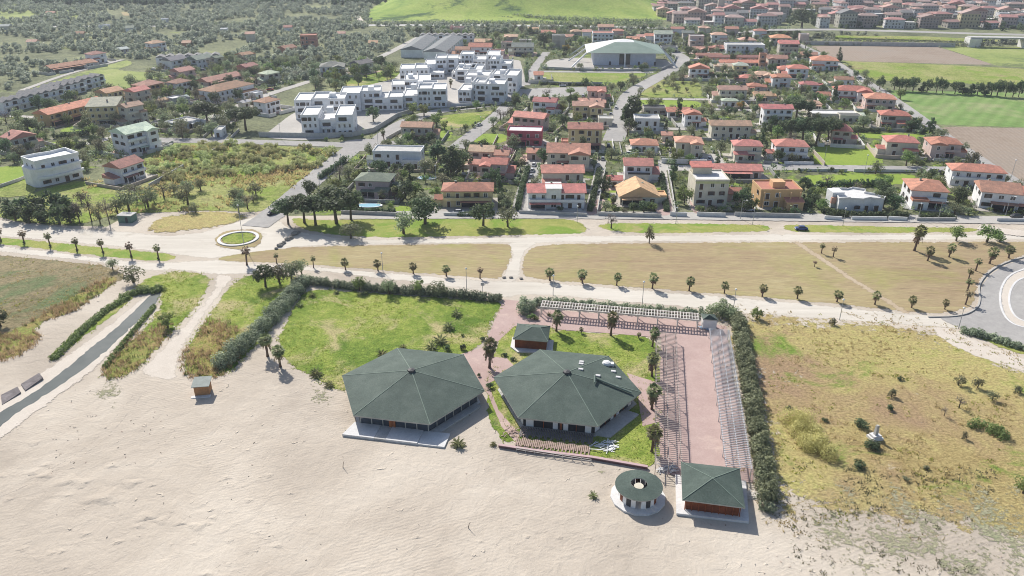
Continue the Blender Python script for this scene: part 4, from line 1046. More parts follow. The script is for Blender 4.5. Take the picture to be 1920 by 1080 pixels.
HT = {
 'the front row from left': """
877 389 92 2 hip Y D 0 d=9 w=0
1043 392 105 2 gx W R 0 d=9 w=0
1198 384 72 1 gy C A 0 d=12 w=0 p=.5
1331 386 62 3 flat C W 0 d=12 w=0
1376 378 26 1 gx P R 0 d=6 w=0
1461 389 76 2 flat O P 0 d=11 w=1
1737 389 62 2 hip W R -12 d=13 w=-1
1870 393 64 2 gx W D -18 d=12 w=0
1908 396 50 2 gx W R -18 d=9 w=0""",
 'the second row from left': """
700 369 64 2 hip L G -6 d=9 w=1
926 336 46 2 gx P R -8
1055 353 76 2 gx C R 0 d=9 w=-1
1196 339 50 2 gx W R -4 w=0 d=9
1152 352 26 1 gx W R -4 d=5
1829 351 90 2 hip W R -14 d=9 w=0
1375 334 102 1 gx P R -3 d=8 w=0""",
 'the third row from left': """
745 313 90 2 flat W G -4 d=9 w=1
902 311 44 2 gx C P -8
898 322 36 1 gx P R -8 d=6
940 318 24 2 gx P A -8 d=6
1065 314 78 2 gx C R -4 w=1
1482 301 58 2 hip W R -6 w=0
1400 300 50 2 hip C R -6
1290 293 48 2 hip C A -6 w=1
1208 285 48 1 hip W R -4 d=9 w=0
1688 293 54 2 hip C R -12
1768 296 54 2 hip P R -12 w=-1
1575 270 34 2 pyr B R -12 d=7 w=0
1000 300 24 1 gx P R -8 d=6""",
 'the fourth row from left': """
781 263 56 2 gx B A -6 d=8 w=0
983 273 64 2 flat M W -6 d=9 w=0
1096 280 62 3 gx Y R -4 d=9 w=0
1369 260 72 2 gx C P -3 d=8 w=0
1212 248 46 2 flat W G -4 w=0 d=9
1298 238 30 2 gy W R 0 d=7 w=0
1455 239 52 3 gx W R -4 d=7 w=0
1675 240 50 2 hip B R -12 w=1
1250 266 18 1 gx C A -8 d=5""",
 'the fifth row from left': """
990 244 60 2 gx P R -20 d=9 w=0
1274 221 44 1 gx W R -2 d=8 w=0
1228 216 42 1 flat B N -2 d=8 w=0
1102 221 56 2 gx Y A -4 d=8 w=1
1565 227 88 1 flat C W -4 d=9 w=1
1648 207 52 2 hip P R -14
1523 206 30 1 hip C A -8
1020 213 42 2 gx W R -14 d=8
1440 215 26 1 gx C R -6
1135 236 26 1 flat C G -4 d=7""",
 'the sixth row from left': """
1373 189 50 2 gx C P -4 d=8 w=0
1368 200 28 1 hip W C -4 d=5 w=0
1118 191 32 2 gx P R -4 d=8
1597 191 64 2 hip W R -12 d=10 w=1
1517 169 32 1 hip W R -10
1463 164 34 2 hip W R -8
1495 147 36 2 hip W R -8
1583 159 30 1 gx W D -10
1105 202 40 1 gx T A -4 d=7
1415 172 24 1 hip P R -8
1545 190 20 1 gx W R -8
1430 190 30 1 gx B A -8""",
 'the seventh row from left': """
1310 147 36 2 gy W R -8 d=8 w=0
1388 141 26 2 hip Y C -6 w=0
1402 156 30 1 hip P R -6 w=0
1428 150 34 1 hip B A -8
1545 131 46 2 hip W R -12 w=-1
1456 127 34 2 gx B D -8
1388 126 72 1 gx P R -2 d=7 w=0
1400 116 150 1 gx T D -2 d=6 w=0
1327 112 40 1 gx P D -2 d=6 w=0
1470 138 22 1 hip C R -8
1360 133 24 1 gx C P -6
1428 128 12 3 flat T R -6 d=4""",
 'the rows below the railway': """
1243 86 32 3 gx W C -4 w=0
1397 101 70 2 flat W G -3 w=1
1402 83 30 1 hip W A -3
1305 91 26 3 flat P G -4
1348 80 28 2 hip W A -4
1517 111 28 1 gx C A -8
1477 106 34 3 gx B R -8 w=0
1463 86 36 2 hip C R -8
1507 80 16 2 flat P C -8
1222 82 24 2 gx W R -4
1205 76 20 1 gx C A -4
1290 76 20 2 gx B G -4
1255 98 30 1 flat G N -4 d=9
1310 100 22 1 gx C A -4
1350 97 26 1 hip T D -4
1270 68 22 2 gx W R -4
1320 66 20 2 hip C A -4
1372 68 22 2 gx P R -4
1425 72 22 2 hip W R -4
1418 92 20 1 hip B R -4""",
 'the houses round the sports hall': """
1130 85 38 3 flat W D -2 w=0
1136 64 28 2 gx P A -2
1047 90 24 3 flat B C -2
1187 80 22 1 gx W R -4
980 104 40 2 gx C G -2 w=0
1028 68 26 1 gx C R -2
900 104 42 2 gx W R -4
932 113 26 2 flat P P -4
867 109 26 2 gx T D -4
950 96 20 2 flat B D -4
905 86 30 1 gx P A -4
958 76 24 1 gx P A -4
860 66 18 2 flat P R -4
1000 62 18 1 gx B A -2
1065 76 20 1 gx W A -2
985 84 22 1 flat C G -2
1080 66 20 1 hip B A -2
1010 150 16 1 gx W R 0
1158 72 20 2 hip P R -4
1100 74 16 2 gx W A -4""",
 'the houses left of the complex': """
497 214 48 2 hip W D 18 w=0
502 158 38 2 hip C C 14 w=0
624 143 44 2 hip W G 8
676 138 44 2 gx G G 12
580 90 30 3 flat T A 8
535 99 36 1 gx T D 14 d=9 w=0
478 187 24 1 flat W W 14
470 160 20 1 hip C A 14
461 144 38 2 gx T D 18
455 112 32 1 gx B D 14
405 160 64 1 gx P D 18 d=10 w=0
418 189 80 2 hip W D 18 d=13 w=1
370 129 50 2 gx W G 18 d=8 w=0
322 131 46 2 gx W G 18 d=8 w=0
405 126 24 2 gx C G 18
338 153 44 2 gx P A 18
288 97 36 2 hip W A 14
175 119 36 2 hip W D 18
120 134 64 1 gx G D 16 d=9 w=0
225 101 24 1 gx G W 14
195 55 18 1 flat W W 10
8 56 18 1 gx C W 10
308 43 12 1 flat W W 10
60 86 16 1 gx W A 10
150 70 14 1 gx C D 10
245 66 14 2 gx W G 10
350 88 14 1 gx T A 10
420 62 12 1 flat W W 10
470 78 16 2 gx C A 10
640 70 14 1 gx W A 8
700 88 16 1 gx P A 8
95 30 14 1 gx C A 10
540 58 14 1 gx W D 8""",
 'the left quarter from left': """
332 176 44 2 hip W D 20 w=0
272 181 56 2 hip O D 22 w=0
255 204 44 3 gx B R 20 w=0
200 195 48 2 gx Y A 22 w=0
197 234 52 3 mono Y C 8 w=0
243 236 44 3 gx C P 14 w=1
325 197 36 1 flat G W 14
118 231 100 2 gx O R 26 d=10 w=0
28 286 58 2 gy B D 14 w=0
335 245 62 1 flat W G 16 w=0
372 243 22 1 flat W W 16
243 289 76 3 gx W W 16 d=10 w=1
225 343 68 2 gx W D 24 d=9 w=0 p=.42
55 190 28 1 hip B G 18
410 235 24 1 flat C W 8
410 258 14 1 flat W C 4
380 192 16 1 gx C A 18
455 204 22 1 gx C C 18
300 200 20 1 gx P A 16"""}
for gname, tab in HT.items():
    rows = [l.split() for l in tab.strip().split('\n')]
    rows.sort(key=lambda q: float(q[0]))
    for i, q in enumerate(rows):
        x, y, wp, st, rk, wl_, rc = float(q[0]), float(q[1]), float(q[2]), int(q[3]), q[4], q[5], q[6]
        kw = {}
        for e_ in q[8:]:
            k, v = e_.split('=')
            kw[{'d': 'd', 'w': 'wing', 'p': 'pitch'}[k]] = float(v)
        lb = '%s %s house, %s %s roof, %s in %s' % (WALL[wl_][1], ST[st].replace(' ', '-'), ROOF[rc][1], KN[rk], ordn(i), gname)
        wl2 = lb.split()
        TH = house(x, y, wp, st, rk, wl_, rc, float(q[7]), label=' '.join(wl2[:16]), group=gname, win=1 if y > 95 else (1 if wp > 24 else 0), chim=y > 120, **kw)
        if (x, y) == (1043, 392):
            m = MB(); m.box(-3.6, 1.6, -.6, 6.5, 0, 7.6); m.build('stair_tower', plaster, TH, (.74, .74, .72))
            m = MB(); m.box(-3.9, 1.9, -.9, 6.8, 7.6, 7.8); m.build('tower_roof', whitecon_m, TH)
            for zz in (1, 4.1): link('window', WIN[0], TH, None, (-1, -.6, zz), 0, (1.6, 1, 1))
            m = MB(); m.box(-10, 9, -2.6, -.01, .1, .35); m.build('terrace_step', concrete_m, TH)
        if (x, y) == (1331, 386):
            m = MB(); m.box(-5.4, 1.4, 8, 11.6, 9.2, 11.8); m.build('roof_room', plaster, TH, (.6, .54, .42))
            m = MB(); roofgeo(m, 'mono', -5.4, 1.4, 8, 11.6, 11.8, .5); m.build('roof_room_roof', [tiles, plaster, plaster], TH, (.66, .24, .2))
            m = MB(); m.box(-5.9, 5.9, -.2, -.02, 8.3, 9.1); m.build('fascia_band', plaster, TH, (.55, .56, .3))
        if (x, y) == (1461, 389):
            m = MB(); m.box(-2.4, 2, 3, 7, 6.2, 8.4); m.build('roof_room', plaster, TH, (.66, .42, .24))
            for q in (-6.3, -1, 3, 6.3):
                m = MB(); m.box(q - .15, q + .15, -1.4, -1.1, 0, 6); m.build('pillar', plaster, TH, (.6, .4, .22))
        if (x, y) == (1196, 339):
            m = MB(); m.box(-4.2, 4.2, -2.6, -.02, 3.0, 3.3); m.build('roof_terrace', plaster, TH, (.7, .7, .68))
            m = MB(); m.box(-4.2, 4.2, -2.6, -2.5, 3.3, 4.1); m.build('railing', iron_m, TH)
            m = MB(); m.box(-3.8, 3.8, -2.4, -.03, 0, 2.98); m.build('ground_floor', plaster, TH, (.72, .72, .7))
# curved white villa
g = P(118, 342); t = empty('villa', g, R(52)); tag(t, 'white three-storey villa with curved stepped parapets standing alone beside the left meadow', 'villa')
FOOT.append((g.x, g.y, R(52), 10, 14))
m = MB(); m.box(-8, 8, 0, 11, 0, 9.2); m.prism([(-8, 0), (-3, -1.6), (3, -1.2), (8, 0)], 3.1, 6.4); m.prism([(-9.6, 2), (-8, 0), (-8, 11), (-9.6, 9)], 0, 7); m.build('walls', plaster, t, (.8, .8, .81))
m = MB()
for a, b in (((-8.1, -.1), (-3, .4)), ((-3, .4), (3, -.1)), ((3, -.1), (8.1, -.1)), ((8.1, -.1), (8.1, 11.1)), ((8.1, 11.1), (2, 10)), ((2, 10), (-3, 11.1)), ((-3, 11.1), (-8.1, 11.1)), ((-8.1, 11.1), (-8.1, -.1))):
    quadbar(m, Vector((*a, 0)), Vector((*b, 0)), 9.2, 10.3, .35)
m.build('parapet', white_m, t)
for z in (3.1, 6.2):
    m = MB(); m.prism([(-8.6, 0), (-4, -2.2), (3, -1.9), (8.6, -.9), (8.6, -.05), (-8.6, -.05)], z, z + .9); m.build('balcony', white_m, t)
windows_on(t, -7, 7, 0, 3, 0, random.Random(3), sp=3.2); windows_on(t, 1, 10, -8, 3, 3, random.Random(4), doors=False)
# cream duplex tower of the white house, extra roof pieces on known houses
t = empty('villa', P(1612, 396), R(2)); tag(t, 'low white villa with scalloped flat roof behind a scalloped white garden wall', 'villa')
FOOT.append((*P(1612, 396)[:2], 0, 10, 13))
sc_ = [(-8, 0), (-7.2, 4), (-8.6, 8), (-6, 11), (-1, 10.4), (1.5, 11.6), (5.2, 9.2), (3.6, 6.2), (6.4, 4.2), (8.6, 1.2), (7.4, -.6), (3.4, .6), (.4, -.6), (-4, .4)]
m = MB(); m.prism(sc_, 0, 4.3); m.box(-8.8, -4.6, 4, 9, 0, 5.6); m.build('walls', plaster, t, (.74, .74, .75))
m = MB()
for i in range(len(sc_)): quadbar(m, Vector((*sc_[i], 0)), Vector((*sc_[(i + 1) % len(sc_)], 0)), 4.3, 4.9 + .2 * (i % 2), .3)
m.prism([(a * .98, b * .98 + .1) for a, b in sc_], 4.3, 4.4); m.build('roof', [whitecon_m], t)
m = MB(); m.box(-9.2, -4.2, 3.2, 4, 1.8, 4.0); m.build('porch', plaster, t, (.62, .36, .28))
windows_on(t, -3, 7, -.5, 1, 0, random.Random(8), doors=True)
# ------------------------------------------------------------------ white apartment complex
m_terr = pmat('white_terrace', (.76, .75, .73), .9, .12, .4)
def apartment(x, y, wpx, st, rot, label, seed):
    g = P(x, y); w_ = wpx / pxm(y); r = random.Random(seed)
    t = empty('apartment_block', g, R(rot)); tag(t, label, 'apartment block', 'white stepped apartment blocks')
    FOOT.append((g.x, g.y, R(rot), w_ / 2 + 1, 15))
    n = max(2, int(w_ / 7.2)); xs = [-w_ / 2 + w_ * i / n for i in range(n + 1)]
    wl = MB(); pr = MB(); rf = MB()
    for i in range(n):
        y0 = r.choice((-3.5, -1.6, 0, 0, 1.6)) + .03 * i; s = st if r.random() < .7 else st - 1; D = 17 + r.uniform(-2, 2); H = s * 3.05 + .01 * i
        a, b = xs[i] + .01, xs[i + 1] - .01
        wl.box(a, b, y0, D, 0, H)
        for q in ((a, b, y0, y0 + .22), (a, b, D - .22, D), (a, a + .22, y0 + .22, D - .22), (b - .22, b, y0 + .22, D - .22)): pr.box(*q, H, H + .75 + .35 * (i % 2))
        rf.box(a + .22, b - .22, y0 + .22, D - .22, H, H + .05)
        sw = (b - a)
        for f in range(s):
            k = r.random()
            if k < .4:
                m = MB(); m.box(a + sw * .18, b - sw * .35, y0 - .03, y0 + .02, f * 3.05 + .5, f * 3.05 + 2.6); m.build('loggia_shade_panel', glass_dark, t)  # flat dark panel imitates the shade inside a loggia, no real recess
                if f:
                    m = MB(); m.box(a + sw * .12, b - sw * .3, y0 - 1.1, y0 - .04, f * 3.05 - .05, f * 3.05 + .9); m.build('balcony', plaster, t, (.78, .79, .81))
            else:
                for q in ((.2, .5, .8) if sw > 6 else (.3, .7) if sw > 4 else (.5,)): link('window', WIN[r.random() < .4], t, None, (a + sw * q, y0, f * 3.05 + 1), 0, (r.choice((.8, 1.3)), 1, 1.1))
    side = xs[0] if g.x > 0 else xs[-1]
    if g.x < 0: windows_on(t, 1, 11, side - .01, st - 1, 1, r, sp=3.4, doors=False)
    if r.random() < .7:
        k = r.uniform(-.3, .3) * w_; wl.box(k - 1.5, k + 1.5, 6, 10, st * 3.05 - .5, st * 3.05 + 2.2)
    wl.build('walls', plaster, t, (.79, .8, .82)); pr.build('parapet', white_m, t); rf.build('roof_terrace', m_terr, t)
AP = [(617, 252, 95, 3, 6), (603, 222, 92, 3, 6), (678, 208, 74, 3, 6), (728, 207, 56, 3, 4), (797, 203, 80, 3, 2), (772, 170, 74, 2, 6), (790, 184, 62, 2, 4), (792, 148, 82, 2, 4), (828, 138, 62, 3, 2), (868, 148, 44, 2, -4), (900, 130, 74, 3, -2),
      (938, 140, 40, 3, -6), (885, 190, 48, 3, -6), (918, 192, 56, 3, -6), (946, 172, 50, 3, -8), (905, 164, 70, 2, -6), (880, 150, 50, 2, -4), (845, 130, 44, 2, 0)]
AP.sort(key=lambda q: q[0])
for i, q in enumerate(AP): apartment(*q, 'white stepped flat-roofed apartment block, %s from left in the white complex' % ordn(i), i + 20)
# terraces of small white houses on the left, grey roofed terraces by the complex
def terrace(x, y, n, mod, rot, wall, rc, label, st=2, d=8):
    g = P(x, y); t = empty('terraced_houses', g, R(rot)); tag(t, label, 'terraced houses')
    FOOT.append((g.x, g.y, R(rot), n * mod / 2 + 1, d + 1))
    for i in range(n):
        a = -n * mod / 2 + i * mod
        m = MB(); m.box(a + .01, a + mod - .01, .3 * (i % 2), d, 0, st * 2.9 + .15 * (i % 2)); m.build('walls', plaster, t, WALL[wall][0])
        m = MB(); roofgeo(m, 'gy', a + .3, a + mod - .3, .3 * (i % 2), d, st * 2.9 + .15 * (i % 2), .25, .45); m.build('roof', [tiles, plaster, plaster], t, ROOF[rc][0])
        for s in range(st): link('window', WIN[i % 2], t, None, (a + mod / 2, .3 * (i % 2), s * 2.9 + .8), 0, (1.3, 1, 1.1))
        m = MB(); m.box(a + .6, a + mod - .6, -1.1, .28 * (i % 2) - .01, 2.8, 3.6); m.build('balcony', plaster, t, WALL[wall][0])
terrace(70, 199, 8, 5, 72, 'W', 'G', 'nearest of three white terraces with small grey gables at the left edge')
terrace(112, 184, 8, 5, 72, 'W', 'G', 'middle one of three white terraces with small grey gables near the left edge')
terrace(152, 171, 8, 5, 72, 'W', 'G', 'farthest of three white terraces with small grey gables near the left edge')
terrace(838, 80, 9, 5, 0, 'W', 'G', 'row of white terraced houses with dark windows behind the apartment complex')
terrace(355, 122, 7, 6, 16, 'W', 'G', 'row of white terraced houses with grey gables beside the left olive grove')
def longterr(p0, p1, wd, label, n=9):
    a, b = P(*p0), P(*p1); L = (b - a).length; ang = math.atan2(b.y - a.y, b.x - a.x)
    t = empty('terraced_houses', a, ang); tag(t, label, 'terraced houses'); FOOT.append((*a.lerp(b, .5)[:2], ang, L / 2 + 1, wd))
    m = MB(); m.box(0, L, -wd / 2, wd / 2, 0, 5.6); m.build('walls', plaster, t, (.7, .74, .74))
    m = MB(); roofgeo(m, 'gx', 0, L, -wd / 2, wd / 2, 5.6, .4, .3); m.build('roof', [tiles, plaster, plaster], t, (.22, .23, .24))
    for i in range(n):
        for s in (0, 1): link('window', WIN[0], t, None, (L * (i + .5) / n, -wd / 2 - .01, .9 + s * 2.8), 0, (1.6, 1, 1.1))
        m = MB(); m.box(L * i / n - .1, L * i / n + .1, -wd / 2 - 1.8, -wd / 2 - .01, 0, 3.4); m.build('dividing_wall', plaster, t, (.75, .75, .76))
longterr((772, 108), (802, 84), 16, 'long white terrace with dark grey ridge roof seen end on, left of two')
longterr((815, 112), (850, 84), 16, 'long white terrace with dark grey ridge roof seen end on, right of two')
# ------------------------------------------------------------------ sports hall
def sportshall():
    c = P(1172, 124); t = empty('sports_hall', c, R(-3)); tag(t, 'sports hall with big pale green truncated roof on white sloping struts', 'sports hall')
    FOOT.append((c.x, c.y, 0, 32, 50))
    W2, D, E, T = 27, 42, 8.6, 13.8
    m = MB(); m.box(-22, 21, 3, D - 3, 0, E + .1); m.build('walls', pmat('corrugated_cladding', (.5, .54, .62), .6, .12, .3, fine=(1.5, .08)), t)
    e = [(-W2, 0, E), (W2, 0, E), (W2, D, E), (-W2, D, E)]; u = [(-7, 16, T), (7, 16, T), (7, 28, T), (-7, 28, T)]
    m = MB(); m.add(e + u, [(0, 1, 5, 4)], 0); m.add(e + u, [(1, 2, 6, 5), (2, 3, 7, 6)], 0); m.add(e + u, [(3, 0, 4, 7)], 1); m.add(e, [(3, 2, 1, 0)], 1)
    mm, tt, bb, N, L = newmat('pale_green_sheet'); wv = N('ShaderNodeTexWave'); wv.bands_direction = 'X'; wv.inputs['Scale'].default_value = .5
    tc = N('ShaderNodeTexCoord'); tc.name = 'TCO'; L(tc.outputs['Object'], wv.inputs[0])
    L(mix(tt, 1.0, ramp(tt, con(tt, nz(tt, .15, 4, .6), .3, .7), [(0, (.2, .27, .22)), (1, (.27, .34, .285))]), ramp(tt, wv.outputs['Fac'], [(0, (.93,) * 3), (1, (1.04,) * 3)]), 'MULTIPLY'), bb.inputs['Base Color'])
    bb.inputs['Roughness'].default_value = .5
    m.build('roof', [mm, whitecon_m], t)
    m = MB(); m.add(u + [(0, 22, T + 1.5)], [(0, 1, 4), (1, 2, 4), (2, 3, 4), (3, 0, 4)]); m.build('roof_lantern', white_m, t)
    for a, b in (((-W2, .5, E), (-W2 - 10, -6, 0)), ((-W2, 20, E), (-W2 - 12, 20, 0)), ((-W2, 40, E), (-W2 - 11, 44, 0)), ((W2, .5, E), (W2 + 8, -6, 0)), ((W2, 22, E), (W2 + 10, 20, 0)), ((-.5, -.6, E), (-.5, -2.5, 0))):
        m = MB(); m.bar(a, b, .7, .9); m.build('strut', white_m, t)
    m = MB(); m.box(-4, 3.5, 2.9, 3.02, .5, 7.6); m.build('window', glass_dark, t)
    for x in (-11, 9, 20):
        m = MB(); m.box(x, x + 1.4, 2.9, 3.02, 0, 2.6); m.build('door', iron_m, t)
sportshall()
# ------------------------------------------------------------------ the town on the right and the embankment
def townproto(k):
    r = random.Random(k); w_, d, st = r.choice((9, 11, 13, 17)), 10, r.choice((2, 3, 3, 4)); H = st * 3.0
    m = MB(); m.box(-w_ / 2, w_ / 2, 0, d, 0, H, 0)
    for s in range(st):
        n = int(w_ / 2.6)
        for i in range(n):
            u = -w_ / 2 + w_ * (i + .5) / n
            if r.random() < .85: m.box(u - .5, u + .5, -.04, .02, s * 3 + .8, s * 3 + 2.2, 1)
        if s and r.random() < .6: m.box(-w_ / 2 + .3, w_ / 2 * r.uniform(.2, .95), -1.1, -.05, s * 3 - .1, s * 3 + .7, 0)
    for s in range(st):
        for u in (3, 8): m.box(-w_ / 2 - .04, -w_ / 2 + .02, u - .5, u + .5, s * 3 + .8, s * 3 + 2.2, 1)
    wl = m.mesh('walls', [plaster, glass_dark])
    m = MB(); roofgeo(m, ('hip', 'gx', 'flat', 'hip', 'gx', 'gy')[k % 6], -w_ / 2, w_ / 2, 0, d, H)
    rf = m.mesh('roof', [tiles, plaster, plaster]); 
    if k % 6 == 2: rf.materials[0] = whitecon_m
    return wl, rf, st, w_, k % 6 == 2
TP = [townproto(k) for k in range(12)]
tw = random.Random(11)
rowi = 0
HILLT = [(1250, 1), (1200, 1), (1180, 1), (1190, 1), (1215, 1), (1260, 1), (1330, 1)]
for yb, xa in ((53, 1285), (46, 1262), (39.5, 1250), (33.5, 1232), (28, 1225), (22.5, 1215), (17, 1208), (11.5, 1200), (6, 1195), (1, 1190)):
    x = xa; i = 0; s = pxm(yb)
    while x < 1955:
        wl, rf, st, w_, flat = TP[tw.randrange(12)]
        gap = tw.choice((1, 2, 4, 8)) + (tw.random() < .25) * 16
        wpx = w_ * s; xx = x + wpx / 2; x += wpx + gap
        if 1478 < xx < 1530 and yb > 30: continue
        if tw.random() < .06 or (yb < 12 and 1380 < xx < 1600 and tw.random() < .6): continue
        wc = tw.choices('WCPYBGT', (8, 5, 3, 1, 3, 4, 1))[0]; rc = tw.choices('RDAPG', (5, 2, 2, 5, 3))[0] if not flat else 'W'
        g = P(xx, yb + tw.uniform(-1.2, 1.2))
        t = empty('town_building', g, R(tw.uniform(-14, 6)), (1, 1, tw.uniform(.75, 1.05)))
        tag(t, '%s %s block, %s roof, %s from left in town row %s' % (WALL[wc][1], ST[st].replace(' ', '-'), 'flat white' if flat else ROOF[rc][1], ordn(i), 'one two three four five six seven eight nine ten'.split()[rowi]), 'town building', 'town buildings behind the embankment')
        k = tw.uniform(.7, .98); gy = .3
        link('walls', wl, t, tuple((c * .8 + .1) * k for c in WALL[wc][0])); link('roof', rf, t, tuple((c * .72 + .12) * k for c in (ROOF[rc][0] if not flat else WALL[wc][0])))  # walls greyed, their shaded tone is mixed into the colour
        i += 1
    rowi += 1
# tower in the town
g = P(1350, 32); t = empty('tower', g, R(-8)); tag(t, 'square stone tower rising above the town roofs', 'tower')
m = MB(); m.box(-3.2, 3.2, 0, 6.4, 0, 24); m.build('walls', plaster, t, WALL['B'][0])
m = MB(); roofgeo(m, 'pyr', -3.2, 3.2, 0, 6.4, 24, .4); m.build('roof', [tiles, plaster, plaster], t, (.4, .34, .3))
# embankment with road and bridge
def embank(pts, wtop, wbot, h, name, label, mat_top, mat_side):
    v = [P(*p) for p in pts]; vs, fs, mi = [], [], []
    for i, p in enumerate(v):
        d = (v[min(i + 1, len(v) - 1)] - v[max(i - 1, 0)]).normalized(); n = Vector((-d.y, d.x, 0))
        hh = h[i] if isinstance(h, (list, tuple)) else h
        for s, z in ((-wbot, 0), (-wtop, hh), (wtop, hh), (wbot, 0)): q = p + n * s / 2; vs.append((q.x, q.y, z))
    for i in range(len(v) - 1):
        for k in range(3): fs.append((i * 4 + k, i * 4 + k + 4, i * 4 + k + 5, i * 4 + k + 1)); mi.append(1 if k == 1 else 0)
    m = MB()
    for f, k in zip(fs, mi): m.f.append(f[::-1]); m.m.append(k)
    m.v = vs
    o = m.build(name, [mat_side, mat_top]); tag(o, kind='structure')
    return o
embank([(1380, 66), (1440, 67), (1560, 70), (1700, 74), (1850, 79), (2050, 84)], 12, 26, [2.0, 5, 6.5, 6.5, 6.5, 6.5], 'embankment', None, asphalt_m, m_wild)
def bigwall(pts, h, th, mat, label, cat='wall', name='wall'):
    v = [P(*p) for p in pts]; o = v[0].copy(); m = MB()
    for i in range(len(v) - 1): quadbar(m, v[i] - o, v[i + 1] - o, 0, h, th)
    return tag(m.build(name, mat, loc=o), label, cat, kind='thing')
bigwall([(1510, 84), (1640, 86), (1790, 88)], 3.0, .6, concrete_m, 'long grey retaining wall behind the ploughed field')
g = P(1850, 88); t = empty('bridge', g, R(-6)); tag(t, 'concrete road bridge with pale square abutments crossing in front of the embankment', 'bridge')
for x in (-11, 30):
    m = MB(); m.box(x - 4.5, x + 4.5, -4, 6, 0, 6.5); m.build('abutment', whitecon_m, t)
m = MB(); m.box(-15, 75, -3, 5, 6.5, 7.6); m.build('deck', concrete_m, t)
# ------------------------------------------------------------------ garden walls and hedges come with the plants
def gwall(pts, h, mat, label, th=.3, cat='garden wall', grp='garden walls'):
    o = bigwall(pts, h, th, mat, label, cat, 'garden_wall'); o['group'] = grp; o['kind'] = 'thing'
GW = [([(640, 401), (700, 403), (745, 405)], 1.3, concrete_m, 'grey wall under the umbrella pines at the grass strip'),
 ([(832, 404), (925, 407)], 1.1, whitecon_m, 'pale wall in front of the cream villa with brown red roof'),
 ([(973, 400), (1100, 406)], 1.2, concrete_m, 'grey wall in front of the white house with twin red roofs'),
 ([(1120, 404), (1240, 408)], 1.3, concrete_m, 'grey wall in front of the front gabled bungalow'),
 ([(1256, 405), (1288, 406)], 1.5, whitecon_m, 'short pale wall with posts between two driveways'),
 ([(1306, 405), (1360, 407)], 1.5, whitecon_m, 'pale fence wall in front of the pale flat-roofed house with terrace'),
 ([(1377, 405), (1440, 407), (1500, 408)], 1.5, concrete_m, 'wall with pillars in front of the orange house'),
 ([(1545, 411), (1578, 413)], 1.3, white_m, 'white scalloped wall left of the gate piers'),
 ([(1596, 412), (1662, 413)], 1.3, white_m, 'white scalloped wall in front of the white villa'),
 ([(1665, 412), (1700, 414)], 1.3, white_m, 'white scalloped wall right of the white villa'),
 ([(1718, 414), (1790, 414)], 1.2, concrete_m, 'grey wall in front of the white house with tilted red roof'),
 ([(1868, 415), (1990, 416)], 1.2, whitecon_m, 'pale low wall at the right end of the front row'),
 ([(486, 256), (530, 257), (600, 258), (660, 256), (700, 248), (720, 236), (745, 220), (775, 211)], 2.2, concrete_m, 'long curved grey wall round the white complex forecourt'),
 ([(845, 199), (900, 197), (945, 188)], 1.4, whitecon_m, 'pale wall by the white complex entrance'),
 ([(990, 156), (1060, 160), (1130, 160)], 2.0, concrete_m, 'dark wall along the parking lot'),
 ([(1016, 129), (1080, 132), (1160, 134), (1240, 132), (1262, 122), (1268, 108)], 1.6, concrete_m, 'grey wall round the sports hall yard'),
 ([(1265, 151), (1320, 152), (1380, 154)], 1.6, concrete_m, 'grey wall behind the weedy plot near the small white house'),
 ([(1496, 321), (1588, 322)], 1.2, whitecon_m, 'left part of the pale wall along the street by the lawns'),
 ([(1600, 322), (1716, 323)], 1.2, whitecon_m, 'right part of the pale wall along the street by the lawns'),
 ([(1470, 308), (1525, 309)], 1.3, white_m, 'white wall in front of the red hipped bungalow'),
 ([(1240, 306), (1325, 308)], 2.0, white_m, 'white wall beside the inner street'),
 ([(1120, 400), (1128, 350), (1135, 320)], 1.4, concrete_m, 'side wall left of the front gabled bungalow'),
 ([(1266, 402), (1258, 350), (1252, 318)], 1.4, concrete_m, 'side wall right of the front gabled bungalow'),
 ([(0, 352), (35, 340), (68, 326)], 1.2, concrete_m, 'diagonal wall left of the curved villa'),
 ([(280, 352), (310, 335), (345, 315)], 1.6, concrete_m, 'diagonal grey wall in the left meadow'),
 ([(395, 288), (430, 271)], 1.4, concrete_m, 'short dark wall at the top of the left meadow'),
 ([(290, 284), (325, 268)], 1.2, concrete_m, 'short wall beside the large white house on the left'),
 ([(20, 300), (70, 304)], 1.2, concrete_m, 'low wall left of the curved villa garden'),
 ([(725, 262), (760, 243), (762, 262)], 1.4, concrete_m, 'wall round the orange roofed beige house'),
 ([(1180, 250), (1250, 252)], 1.4, concrete_m, 'grey wall in front of the white flat-roofed house'),
 ([(1290, 262), (1335, 264)], 1.4, concrete_m, 'grey wall behind the cream hipped houses')]
for pts, h, mt, lb in GW: gwall(pts, h, mt, lb)
def leaves(rng, cen, rad, n, size, flat=.3):
    """n leaf quads on the shells of clumps; cen (k,3), rad (k,)"""
    k = len(cen)
    ci = rng.integers(0, k, n)
    d = rng.normal(size=(n, 3)); d /= np.linalg.norm(d, axis=1)[:, None]
    p = cen[ci] + d * (rad[ci] * rng.uniform(.55, 1.0, n))[:, None]
    nn = d + rng.normal(0, .55, (n, 3)) + np.array([0, 0, flat]); nn /= np.linalg.norm(nn, axis=1)[:, None]
    t = np.cross(nn, rng.normal(size=(n, 3))); t /= np.linalg.norm(t, axis=1)[:, None]
    b = np.cross(nn, t)
    s = size * rng.uniform(.6, 1.35, n)[:, None]
    a = rng.uniform(.5, .9, n)[:, None]
    V = np.stack([p - t * s, p - b * s * a, p + t * s, p + b * s * a], 1).reshape(-1, 3)
    Fc = np.arange(4 * n).reshape(n, 4)
    cv = rng.uniform(0, 1, k)
    v = np.clip(.55 * cv[ci] + .45 * rng.uniform(0, 1, n), 0, 1)
    return V, Fc, np.repeat(v, 4)
